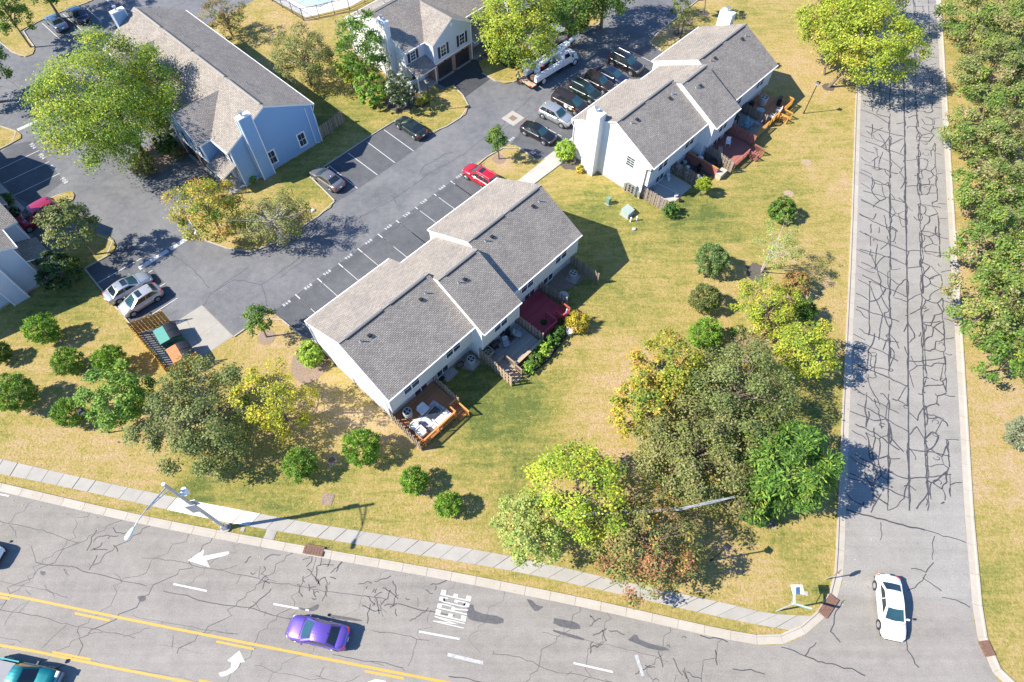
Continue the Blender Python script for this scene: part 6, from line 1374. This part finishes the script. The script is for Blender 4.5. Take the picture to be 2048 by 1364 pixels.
def tree(label, cpx, cpy, rpx, zc, rz=None, pal='green', style='leaf', dens=1.0, leaf=.36, name='broadleaf_tree', cat='tree', group=None, trunk=None, ry=1.0, seed=None, bark=None, shell=.62, bump=.32, twigs=0, base=None, lean=None, clump=.36, low=-.35, stems=1, lumps=None):
    p = P(cpx, cpy, zc); r = rpx*mpp(p); rz = rz or r*.75; seed = seed or abs(int(cpx*7+cpy))+1
    b = Vector((p.x, p.y, 0)) if base is None else P(*base)
    t = thing(name, label, cat, (b.x, b.y, 0), 0, group); off = Vector((p.x-b.x, p.y-b.y, zc)); rr = random.Random(seed)
    cr, pc = make_crown('crown' if cat == 'tree' else 'foliage', off, (r, r*ry, rz), pal, seed, style, dens, leaf, t, shell, bump, clump=clump, low=low, lumps=lumps)
    mb = MB(); tr = trunk or max(.06, r*.045); bark = bark or M_BARK
    top = off+Vector((0, 0, rz*.15))
    for s in range(stems):
        o0 = Vector((rr.uniform(-.3, .3), rr.uniform(-.3, .3), 0)) if stems > 1 else Vector((0, 0, 0))
        mid = o0*2+off*.45+Vector((rr.uniform(-.1, .1), rr.uniform(-.1, .1), 0)); mb.tube([o0+Vector((0, 0, -.1)), o0+(mid-o0)*.5, mid, top+o0*3], [tr*1.25, tr, tr*.85, tr*.3], 7)
    nl = max(4, int(5+r*1.4)) if cat == 'tree' else 5
    for i in range(nl+twigs):
        q = Vector(pc[rr.randrange(len(pc))])*(.92 if i < nl else 1.05)+off; a = off*.45+(top-off*.45)*rr.uniform(0, .8); m_ = a.lerp(q, .5)+Vector((0, 0, r*.08))
        k = tr*(.5 if i < nl else .22); mb.tube([a, m_, q], [k, k*.6, max(.008, k*.2)], 5 if i < nl else 4, cap=False)
    mb.build('trunk' if cat == 'tree' else 'stems', bark, t); return t
def shrub(label, cpx, cpy, rpx, pal='conifer', style='needle', zf=.8, **kw):
    p = P(cpx, cpy, .8); r = rpx*mpp(p); kw.setdefault('leaf', .22); kw.setdefault('shell', .80); kw.setdefault('bump', .17); kw.setdefault('dens', 1.3); kw.setdefault('clump', .20)
    kw.setdefault('low', -.75); kw.setdefault('lumps', 32); return tree(label, cpx, cpy, rpx, r*zf, r*1.0, pal, style, name=kw.pop('name', 'shrub'), cat='shrub', trunk=.07, **kw)
M_SOIL = mat('bare_soil', (.34, .26, .17), .95, var=.3, vs=5)
# --- upper left
tree('huge feathery green tree over the parking lot in front of the blue-grey house', 214, 194, 122, 8.0, 5.2, 'locust', leaf=.27, dens=1.3, lumps=80, ry=1.2, trunk=.3, clump=.6, bump=.38, shell=.5)
tree('orange-tinged green tree on the rounded lawn tip below the blue-grey house', 415, 418, 68, 4.2, 2.8, 'maple', leaf=.27, dens=.85, clump=.4, twigs=20)
tree('sparse brownish tree with bare twigs beside the orange-tinged one', 541, 437, 78, 3.8, 2.2, 'olivebrown', leaf=.22, dens=.55, clump=.4, twigs=90, bark=M_BARKPALE, ry=.7)
tree('oval green tree above the magenta car at left', 140, 452, 46, 4.6, 2.6, 'olive', leaf=.28, dens=1.2)
shrub('big round dark shaded bush beside the left house porch', 118, 545, 46, 'dark', 'leaf', .8, leaf=.3); shrub('yellow-green top of the dark bush, sunlight put into its leaf colour', 140, 530, 16, 'lime', 'leaf', 2.6, leaf=.26, dens=.8)  # lime shrub added as the lit part of the bush, sunlight as leaf colour
tree('small green street tree on the lawn tip by the first numbered stall', 516, 640, 27, 3.0, 1.5, 'green', leaf=.24, dens=1.2, base=(533, 674), trunk=.08)
tree('small green street tree on the island between the row houses', 992, 276, 21, 3.2, 1.8, 'green', leaf=.24, dens=1.2, base=(998, 318), trunk=.08)
tree('yellow-green tree with pale trunk beside the bucket truck', 1036, 48, 82, 6.5, 4.4, 'yellowgreen', leaf=.32, dens=.9, base=(1019, 124), trunk=.22, clump=.5, bark=M_BARK, ry=1.0)
tree('dark green tree casting branchy shade over the top of the lot', 1150, 8, 60, 6.0, 4.0, 'green', leaf=.32, dens=.9, clump=.5)
tree('green tree at the top edge left of the shaded drive', 1215, -48, 75, 7.5, 5.0, 'green', leaf=.34, dens=.9, clump=.5)
tree('slim young tree in a mulch ring beside the lamp post', 1361, 18, 18, 4.2, 1.6, 'olive', leaf=.24, base=(1357, 66), trunk=.06); tree('slim young tree in a mulch ring at the top edge of the lawn', 1412, -22, 20, 4.2, 1.8, 'olive', leaf=.24, base=(1409, 26), trunk=.06)
tree('dark olive tree on the lawn between the blue-grey house and the pool', 606, 116, 58, 4.0, 3.2, 'olivebrown', leaf=.24, dens=.95, clump=.4, twigs=25)
tree('small brownish tree behind the blue-grey house roof', 448, 30, 42, 3.2, 2.0, 'rust', leaf=.26, dens=.55, clump=.4, twigs=40)
tree('tall pine with open branches against the white garage house', 722, 105, 46, 5.5, 4.6, 'conifer', 'needle', .6, .42, clump=.5, name='pine_tree')
shrub('yellow shrub left of the pine by the white garage house', 697, 138, 30, 'lime', 'leaf', 1.4, leaf=.3, name='shrub'); shrub('bright green shrub in front of the pine', 742, 180, 36, 'bright', 'leaf', 1.0, leaf=.3)
shrub('white-flowering dark bush at the garage house porch', 802, 180, 36, 'flower', 'leaf', 1.2, leaf=.26); shrub('small yellow-green shrub by the porch lamp post', 852, 196, 10, 'lime', 'leaf', .9, leaf=.2); shrub('small golden shrub left of the porch lamp post', 838, 204, 9, 'goldgrass', 'leaf', .9, leaf=.2)
shrub('dark evergreen shrubs beside the second garage porch', 990, 92, 20, 'dark', 'leaf', 1.0); shrub('bright shrub around the pale trunk by the bucket truck', 1022, 112, 24, 'green', 'leaf', .8); shrub('tan dried shrub under the yellow-green tree', 1053, 116, 18, 'tan', 'leaf', .9)
shrub('dark shrub at the top centre behind the driveway', 1160, 40, 22, 'darkgreen', 'leaf', 1.2)
for px, py, r_, pl_, lab in ((330, 287, 24, 'darkgreen', 'dark green shrub in front of the blue-grey house garage'), (285, 330, 26, 'olivebrown', 'brownish shrub under the huge feathery tree'), (356, 305, 15, 'rust', 'rusty low shrub by the blue-grey house porch'), (504, 358, 10, 'bright', 'small bright shrub at the foot of the blue-grey gable'), (14, 398, 14, 'darkgreen', 'dark hedge beside the walkway at the left edge'), (30, 425, 12, 'dark', 'dark low hedge next to the left house roof')):
    shrub(lab, px, py, r_, pl_, 'leaf', .9)
tree('dark tree at the top left corner over the island', 8, 18, 42, 5.5, 3.6, 'green', leaf=.3); tree('green tree just above the top left corner', 62, -55, 60, 6.5, 4.5, 'green', leaf=.32)
tree('shade tree above the top edge behind the left house', -70, 120, 70, 6.0, 4.0, 'green', leaf=.32)
# --- upper right
tree('broad yellow-green tree leaning over the side road near the top', 1745, 85, 88, 6.4, 4.0, 'yellowgreen', leaf=.32, dens=1.05, base=(1657, 174), trunk=.17, clump=.5)
tree('yellow-green tree half behind the leaning one, nearer the lawn', 1672, 42, 72, 6.0, 3.8, 'yellowgreen', leaf=.32, dens=1.05, base=(1648, 150), clump=.5, trunk=.13); tree('yellow tree at the top edge beside the side road', 1745, -25, 72, 6.5, 4.0, 'lime', leaf=.32, clump=.5)
row = [(1972, 22, 74, 'row'), (2040, 60, 70, 'row'), (1985, 135, 70, 'olive'), (2045, 190, 72, 'row'), (1968, 245, 66, 'row'), (2035, 318, 76, 'olive'), (1975, 385, 64, 'row'), (2048, 440, 70, 'row'), (1982, 490, 66, 'row'), (2050, 545, 66, 'row'), (1985, 610, 70, 'row'), (2052, 668, 62, 'olive'), (2012, 706, 48, 'green')]
lab_r = ['nearest the top', 'at the top, half cut off', 'second in the front rank', 'below the half cut off one', 'third in the front rank', 'olive and half cut off in the middle', 'fourth in the front rank', 'cut off just below the middle', 'fifth in the front rank', 'cut off in the lower half', 'sixth in the front rank', 'olive and lowest at the frame edge', 'small and lowest of all']
for (x, y, r_, pl_), l_ in zip(row, lab_r): tree('bushy green maple along the right edge, '+l_, x, y, r_, 3.4+(x % 7)*.12, 2.9, pl_, leaf=.30, dens=.95, group='maples along the right edge', clump=.36, bump=.5, lumps=20)
shrub('grey-green bush at the right edge below the maples', 2050, 868, 36, 'grey', 'needle', .8)
# --- right lawn
shrub('round clipped bush alone on the lawn below the right row house', 1565, 421, 28, 'green', 'leaf', .8, leaf=.24, dens=2.0); shrub('yellow-green cone shrub at the patio fence end', 1407, 368, 15, 'lime', 'needle', 2.0, dens=2.6, low=-.95)
shrub('dark leafy shrub at the end of the first picket fence', 1343, 420, 18, 'darkgreen', 'leaf', .8); shrub('bright round bush at the white chimney corner', 1131, 300, 23, 'hydrangea', 'leaf', .85, leaf=.22, dens=2.2); shrub('low dry shrub along the chimney bed', 1160, 338, 9, 'goldgrass', 'leaf', .7)
RS = 'three round conifers in a line'
shrub('grey-green round conifer, top of the three in a line', 1424, 520, 36, 'conifergrey', zf=1.0, name='conifer'); shrub('dull green round conifer, middle of the three in a line', 1410, 597, 33, 'olive', zf=1.0, name='conifer'); shrub('bright green round conifer, bottom of the three in a line', 1412, 668, 35, 'bright', zf=1.0, name='conifer')
tree('pale airy birch with white stems in a mulch circle', 1553, 490, 48, 5.2, 2.6, 'lightgreen', leaf=.17, dens=.22, base=(1524, 541), stems=3, bark=M_BARKPALE, trunk=.06, twigs=60)
shrub('reddish brown small bush near the side road', 1592, 568, 29, 'redbush', 'leaf', 1.0); shrub('dark blue-green small conifer beside the reddish bush', 1609, 622, 25, 'darkgreen', zf=1.2, name='conifer')
tree('loose olive-yellow tree left of the small dark conifer', 1535, 615, 64, 3.2, 2.4, 'yellowgreen', leaf=.24, dens=.65, twigs=30); tree('round yellow-green tree nearest the side road', 1612, 700, 62, 3.4, 2.6, 'yellowgreen', leaf=.27, dens=1.0)
shrub('tan dried thicket between the olive trees', 1505, 690, 42, 'tan', 'grass', .5, dens=.5, leaf=.3); shrub('low dark shrub under the olive-yellow tree', 1478, 665, 16, 'green', 'leaf', .6)
tree('orange-tipped maple at the left side of the thicket', 1330, 745, 72, 4.0, 3.2, 'maple', leaf=.32, dens=1.0); tree('yellow maple at the lower left of the thicket', 1288, 815, 66, 3.4, 2.6, 'maple', leaf=.32, dens=.95, seed=991)
tree('broad olive crabapple in the middle of the thicket', 1478, 785, 108, 4.2, 3.2, 'olive', leaf=.25, dens=1.0, twigs=40); tree('wide brownish crabapple in the lower thicket', 1388, 910, 118, 4.0, 3.0, 'olivebrown', leaf=.25, dens=1.0, twigs=60)
tree('olive crabapple between the broad one and the bright green tree', 1490, 880, 70, 3.8, 2.6, 'olive', leaf=.25, dens=1.0)
tree('large bright green tree with fan-like sprays next to the side road', 1568, 938, 92, 3.8, 3.4, 'fan', 'fan', 1.0, .26, clump=.4, bump=.4); shrub('dense glossy green bush in front of the bright green tree', 1512, 1008, 44, 'darkgreen', 'leaf', .9, leaf=.26, dens=2.2)
tree('lime yellow tree in the lower thicket', 1160, 985, 90, 4.6, 3.4, 'lime', leaf=.27, dens=.8, clump=.5, lumps=22, bump=.5); tree('pale green feathery tree overhanging the sidewalk', 1062, 1058, 74, 3.8, 2.8, 'lightgreen', leaf=.26, dens=.8, twigs=40); tree('rust-tinged dark tree overhanging the sidewalk', 1290, 1085, 104, 3.8, 2.8, 'rust', leaf=.26, dens=.95, twigs=60)
# --- lower lawn
for px, py, r_, pl_, lab in ((722, 893, 40, 'bright', 'round bright conifer nearest the orange deck fence'), (600, 928, 37, 'young', 'round conifer left of the one by the orange deck'), (829, 961, 30, 'bright', 'small round conifer right of the manhole on the lower lawn'), (895, 1009, 29, 'bright', 'small round conifer nearest the sidewalk on the lower lawn'),
                             (30, 786, 42, 'young', 'round conifer at the left edge of the lawn'), (86, 660, 33, 'bright', 'bright conifer below the left house'), (135, 722, 31, 'young', 'conifer left of the dumpster fence shrubs'), (221, 722, 33, 'bright', 'bright conifer right below the dumpster lawn'), (136, 826, 32, 'young', 'yellowish conifer with a lamp head above it'), (-6, 706, 24, 'darkgreen', 'dark conifer cut off by the left edge')):
    shrub(lab, px, py, r_, pl_, zf=1.0, group='young conifers on the lower lawn', name='conifer')
tree('bright green tree with yellow skirt between conifers at left', 230, 795, 64, 3.2, 2.8, 'young', leaf=.27, dens=1.5, lumps=26); tree('broad dark olive tree above the sidewalk at left', 398, 828, 106, 3.8, 3.2, 'olive', leaf=.25, dens=1.0, twigs=40, lumps=34, bump=.45); tree('low olive thicket below the broad dark olive tree', 445, 900, 62, 1.8, 1.2, 'olive', leaf=.25, dens=.6, name='low_tree')
tree('golden yellow tree right of the broad dark olive tree', 545, 800, 64, 4.0, 3.0, 'yellow', leaf=.25, dens=.62, twigs=40, lumps=16, bump=.5); shrub('bright lime hydrangea at the gable corner of the middle row house', 620, 708, 28, 'hydrangea', 'leaf', .85, leaf=.22, dens=2.2); shrub('pale dry shrub beside the hydrangea', 611, 690, 10, 'tan', 'leaf', .6)
shrub('golden ornamental grass clump beside the red deck', 1155, 645, 24, 'goldgrass', 'grass', .7, leaf=.34, dens=2.0)
for u, v, r_, pl_, lab in ((12.4, 16.3, 14, 'bright', 'leafy plant at the stair end of the garden bed'), (13.7, 16.2, 16, 'green', 'tall leafy plant in the garden bed before the grey deck'), (15.0, 16.0, 17, 'hydrangea', 'pale leafy plant in the middle of the garden bed'), (16.3, 15.9, 18, 'darkgreen', 'dark leafy plant before the red deck'), (17.5, 15.8, 14, 'darkgreen', 'dark leafy plant at the red deck steps'), (18.4, 15.1, 8, 'dark', 'dark potted shrub in the red deck notch'), (17.2, 14.0, 7, 'dark', 'small dark potted plant on the red deck')):
    q = UV(CF, u, v, .4); s, c = math.sin(TH), math.cos(TH); dep = q.y*s-(q.z-CAMH)*c; up = q.y*c+(q.z-CAMH)*s; shrub(lab, 1024+FPX*q.x/dep, 682-FPX*up/dep, r_, pl_, 'leaf', .8, leaf=.24, name='garden_plant')
# ================================================================ street furniture
def lamp_post(label, px, h=4.6):
    p = P(*px); t = thing('lamp_post', label, 'lamp post', (p.x, p.y, 0), .8, 'black lamp posts'); MB().cyl((0, 0, 0), .1, .5, 10, r2=.07).build('base', M_DARK, t); MB().cyl((0, 0, .4), .055, h-.8, 8).build('pole', M_DARK, t)
    MB().box((0, 0, h-.28), (.26, .26, .3), 0, 0, 1.5).build('lantern', mat('frosted_lens', (.5, .5, .48), .3), t); MB().box((0, 0, h-.06), (.52, .52, .14), 0, 0, .5).build('lamp_shade', M_DARK, t)
for l_, px in (('black lamp post by the porch of the white garage house', (861, 223)), ('black lamp post on the dry lawn right of the right row house', (1607, 227)), ('black lamp post behind the far roof of the right row house', (1360, 78)), ('black lamp post among the brownish trees on the lawn tip', (478, 452)), ('black lamp post above the yellowish conifer near the sidewalk', (219, 865)), ('black lamp post at the edge of the rust-tinged tree', (1422, 1121))): lamp_post(l_, px)
def street_light():
    p = P(452, 1056); t = thing('street_light', 'tall grey street light with a long curved arm over the wide road', 'street light', (p.x, p.y, 0), 0); h = 10.9
    MB().cyl((0, 0, 0), .42, .16, 14).build('footing', M_CONC, t); MB().box((0, 0, .5), (.42, .42, .7), .3, 0, .8).build('base_box', M_POLE, t); MB().tube([(0, 0, .2), (0, 0, h)], [.15, .11], 12).build('pole', M_POLE, t); MB().cyl((0, 0, h), .13, .06, 12).build('pole_cap', M_WHITE, t)
    hd = P(268, 1053, h+.1); e = Vector((hd.x-p.x, hd.y-p.y, h+.1)); d = Vector((e.x, e.y, 0)).normalized(); L = Vector((e.x, e.y)).length
    a = [Vector((0, 0, h-.45))+d*(L*k)+Vector((0, 0, z)) for k, z in ((0, 0), (.3, .25), (.6, .48), (.85, .55), (1, .5))]; b = [Vector((0, 0, h-1.0))+d*(L*k)+Vector((0, 0, z)) for k, z in ((0, 0), (.25, .45), (.5, .82), (.62, .98))]
    MB().tube(a, [.055, .05, .045, .04, .035], 7).tube(b, [.045, .04, .04, .035], 7).tube([a[1], b[1]], .03, 5).build('arm', M_POLE, t)
    q = a[-1]; mb = MB(); n = 10; secs = [(0, .07, .06), (.2, .14, .09), (.55, .2, .11), (.8, .17, .09), (.92, .05, .04)]; nn_ = Vector((-d.y, d.x, 0))
    mb.raw([q+d*s+nn_*math.cos(2*math.pi*i/n)*w+UPV*math.sin(2*math.pi*i/n)*hh for s, w, hh in secs for i in range(n)], [(k*n+i, k*n+(i+1) % n, (k+1)*n+(i+1) % n, (k+1)*n+i) for k in range(len(secs)-1) for i in range(n)]+[tuple(range(n)), tuple(range(5*n-1, 4*n-1, -1))]); mb.build('lamp_head', M_WHITE, t, smooth=True)
    mb = MB(); mb.box((.35, .1, h-2.3), (.5, .3, .12)); mb.build('bracket', M_WHITE, t); mb = MB(); mb.cyl((.55, .2, h-2.3), .19, .65, 12); mb.build('transformer_can', M_WHITE, t)
    mb = MB(); mb.box((-.05, -.16, h-5.0), (.75, .06, 1.5), .2); mb.build('sign_panel', M_POLE, t); mb = MB(); mb.box((-.05, .16, h-4.6), (.7, .05, 1.0), .2); mb.build('sign_panel', M_WHITE, t); mb = MB(); mb.box((-.2, .05, 1.7), (.2, .2, .5)); mb.build('control_box', M_WHITE, t)
street_light()
def stop_sign():
    p = P(1650, 1159); t = thing('stop_sign', 'stop sign on a thin post at the corner, seen from behind and above', 'sign', (p.x, p.y, 0), .62); MB().box((0, 0, 1.35), (.06, .06, 2.7)).build('post', M_POLE, t)
    mb = MB(); r = .42; n = 8; mb.raw([(math.cos(math.pi/8+2*math.pi*i/n)*r, y, 2.35+math.sin(math.pi/8+2*math.pi*i/n)*r) for y in (.04, .055) for i in range(n)], [tuple(range(n)), tuple(range(2*n-1, n-1, -1))]+[(i, (i+1) % n, n+(i+1) % n, n+i) for i in range(n)]); mb.build('plate', M_RIM, t)
    mb = MB(); r = .40; mb.raw([(math.cos(math.pi/8+2*math.pi*i/n)*r, .059, 2.35+math.sin(math.pi/8+2*math.pi*i/n)*r) for i in range(n)], [tuple(range(n))]); mb.build('face', M_RED, t)
    me = text_mesh('STOP', .27); me.materials.clear(); me.materials.append(M_WHITE); o = obj('lettering', me, t, (0, .064, 2.35)); o.rotation_euler = (math.pi/2, 0, math.pi)
stop_sign()
def name_sign():
    p = P(1553, 1222); t = thing('street_name_sign', 'pale green street name blades crossing on a grey post with a white panel', 'sign', (p.x, p.y, 0), 0); h = 3.3
    MB().cyl((0, 0, 0), .06, h, 8).build('post', M_POLE, t); top = P(1594, 1199, h); 
    m = mat('sage_sign_green', (.40, .55, .48), .5)
    mb = MB(); mb.box((.62, -.18, h+.1), (1.25, .09, .24), -.28); mb.build('name_blade', m, t); mb = MB(); mb.box((.1, .55, h+.35), (1.1, .09, .22), 1.35); mb.build('name_blade', m, t)
    q = P(1595, 1179, h-.1); mb = MB(); mb.box((q.x-p.x, q.y-p.y, h-.1), (.85, .66, .04), .0); mb.build('panel', M_WHITE, t); mb = MB(); mb.tube([(0, 0, h-.4), (q.x-p.x, q.y-p.y, h-.14)], .03, 6); mb.build('panel_arm', M_POLE, t); MB().box((0, 0, h+.2), (.1, .1, .3)).build('bracket', M_WHITE, t)
name_sign()
def ubox(label, px, w, d_, h, m, name='utility_box', rz=.8, slope=0):
    p = P(*px); t = thing(name, label, 'utility box', (p.x, p.y, 0), rz); mb = MB(); mb.hexa([(-w/2, -d_/2, 0), (w/2, -d_/2, 0), (w/2, d_/2, 0), (-w/2, d_/2, 0), (-w/2, -d_/2, h-slope), (w/2, -d_/2, h-slope), (w/2, d_/2, h), (-w/2, d_/2, h)]); mb.build('cabinet', m, t)
    mb = MB(); mb.b2(-w/2-.02, w/2+.02, -d_/2-.02, d_/2+.02, h+.0, h+.05) if not slope else mb.b2(-w/4, w/4, -d_/2-.02, -d_/2, .1, h-slope-.1); mb.build('lid' if not slope else 'door', m, t); mb = MB(); mb.b2(-w/2-.1, w/2+.1, -d_/2-.1, d_/2+.1, 0, .05); mb.build('pad', M_CONC, t)
ubox('pale green transformer box on the lawn by the meter gable', (1254, 428), 1.15, 1.05, .85, M_PALEGREEN, slope=.2); ubox('small dark green utility box near the white gable', (1216, 407), .42, .42, .85, M_GREENBOX)
for px, l_ in (((1261, 443), 'short white marker post left of the pair by the transformer'), ((1273, 441), 'short white marker post right of the pair by the transformer')):
    p = P(*px); t = thing('marker_post', l_, 'post', (p.x, p.y, 0), 0, 'marker posts'); MB().cyl((0, 0, 0), .1, .55, 8, r2=.09).build('shaft', M_WHITE, t); MB().cyl((0, 0, .55), .12, .1, 8, r2=.06).build('cap', M_WHITE, t)
def rock(label, px, r):
    p = P(*px); bm = bmesh.new(); bmesh.ops.create_icosphere(bm, subdivisions=2, radius=r); rr = random.Random(int(px[0]))
    for v in bm.verts: v.co *= rr.uniform(.82, 1.15); v.co.z *= .7
    me = bpy.data.meshes.new('rock'); bm.to_mesh(me); bm.free(); me.materials.append(M_ROCK); o = obj('rock', me, None, (p.x, p.y, r*.35)); tag(o, label, 'rock')
rock('pale rock on the lawn below the marker posts', (1268, 459), .24); rock('pale rock at the lawn edge beside the brownish tree', (627, 423), .3)
def disc(label, px, r, m, name='manhole', cat='manhole'):
    p = P(*px); t = thing(name, label, cat, (p.x, p.y, 0), .4); MB().cyl((0, 0, 0), r, .03, 18).build('ring', M_CONC, t); MB().cyl((0, 0, .03), r*.78, .02, 18).build('cover', m, t)
disc('small iron manhole below the dense glossy bush', (1545, 1050), .3, M_RUST); disc('iron manhole between two conifers on the lower lawn', (664, 921), .42, M_RUST); disc('small iron lid on the far lawn beside the slim trees', (1382, 40), .35, M_RUST)
for px, w, l_ in (((655, 998), 1.0, 'dirt square on the lower lawn above the sidewalk'), ((540, 1071), .85, 'pale concrete valve box lid in the verge'), ((486, 1058), .35, 'small white valve lid beside the street light base'), ((1612, 1187), .32, 'small pale paving block beside the street name sign')):
    p = P(*px); t = thing('valve_box', l_, 'valve box', (p.x, p.y, 0), -.2); MB().b2(-w/2, w/2, -w/2, w/2, 0, .03).build('collar', M_MULCHP if 'dirt' in l_ else M_CONC, t); MB().b2(-w*.4, w*.4, -w*.4, w*.4, .03, .045).build('lid', M_MULCHP if 'dirt' in l_ else M_CONC, t)
def ring(px, r, m=M_MULCH, z=.016, jit=.15, seed=1, ry=1):
    p = P(*px); rr = random.Random(seed+int(px[0])); sheet('mulch_bed', [Vector((p.x+math.cos(a)*r*(1+rr.uniform(-jit, jit)), p.y+math.sin(a)*r*ry*(1+rr.uniform(-jit, jit)))) for a in [2*math.pi*i/18 for i in range(18)]], z, m, kind='structure')
for px, r_, m_, z_ in (((1514, 545), 1.2, M_MULCH, .016), ((1357, 66), .75, M_MULCH, .016), ((1409, 26), .7, M_MULCH, .016), ((533, 674), .9, M_MULCHP, .016), ((998, 318), .8, M_MULCHP, .016), ((620, 730), 1.8, M_MULCHP, .016), ((1142, 320), 1.7, M_MULCH, .016), ((1613, 325), .6, M_SOIL, .016), ((1577, 388), .6, M_SOIL, .016),
                       ((1657, 174), .8, M_MULCH, .016), ((1490, 700), 1.5, M_MULCHP, .017), ((800, 205), 2.0, M_MULCH, .116), ((840, 205), 1.2, M_MULCH, .117), ((310, 320), 2.6, M_MULCHP, .016), ((1019, 126), 1.1, M_MULCH, .116)): ring(px, r_, m_, z_)
# pale cables strung through the thicket
t = thing('cable_bundle', 'pale grey bundle of cables strung across the lower thicket', 'cable', (*P(1300, 1060)[:2], 0), 0); o0 = Vector(P(1300, 1060)); rr = random.Random(4)
pts = [P(1466, 993, 5.6), P(1420, 1005, 5.5), P(1360, 1018, 5.3), P(1300, 1022, 5.0), P(1200, 1026, 4.4), P(1150, 1030, 4.0)]
for k in range(6): mb = MB(); mb.tube([q-Vector((o0.x, o0.y, 0))+Vector((rr.uniform(-.12, .12), rr.uniform(-.12, .12), rr.uniform(-.1, .1))) for q in pts], .02, 5); mb.build('cable', mat('pale_cable', (.36, .38, .40), .6), t)
# fallen leaves and straw flecks over the lawns near the road
g = np.random.default_rng(3); n = 2600
xs = g.uniform(-60, 30, n); ys = 13+.0*xs+g.gamma(2.0, 5.0, n)-(xs+30)*.16; keep = (ys > 8) & (ys < 60); xs, ys = xs[keep], ys[keep]; n = len(xs)
pos = np.stack([xs, ys, np.full(n, .03)], 1); nr = g.normal(size=(n, 3))*.35+np.array([0, 0, 1.0]); c_ = np.array([(.55, .5, .36), (.5, .36, .12), (.3, .2, .1), (.48, .42, .1)])[g.integers(0, 4, n)]
me = leaf_mesh('fallen_leaves', pos, nr, g.normal(size=(n, 3)), g.uniform(.07, .15, n), g.uniform(.05, .1, n), c_); tag(obj('fallen_leaves', me), 'fallen leaves scattered over the lower lawn', 'leaves', kind='stuff')
print('LEAVES', TREE_LEAVES)
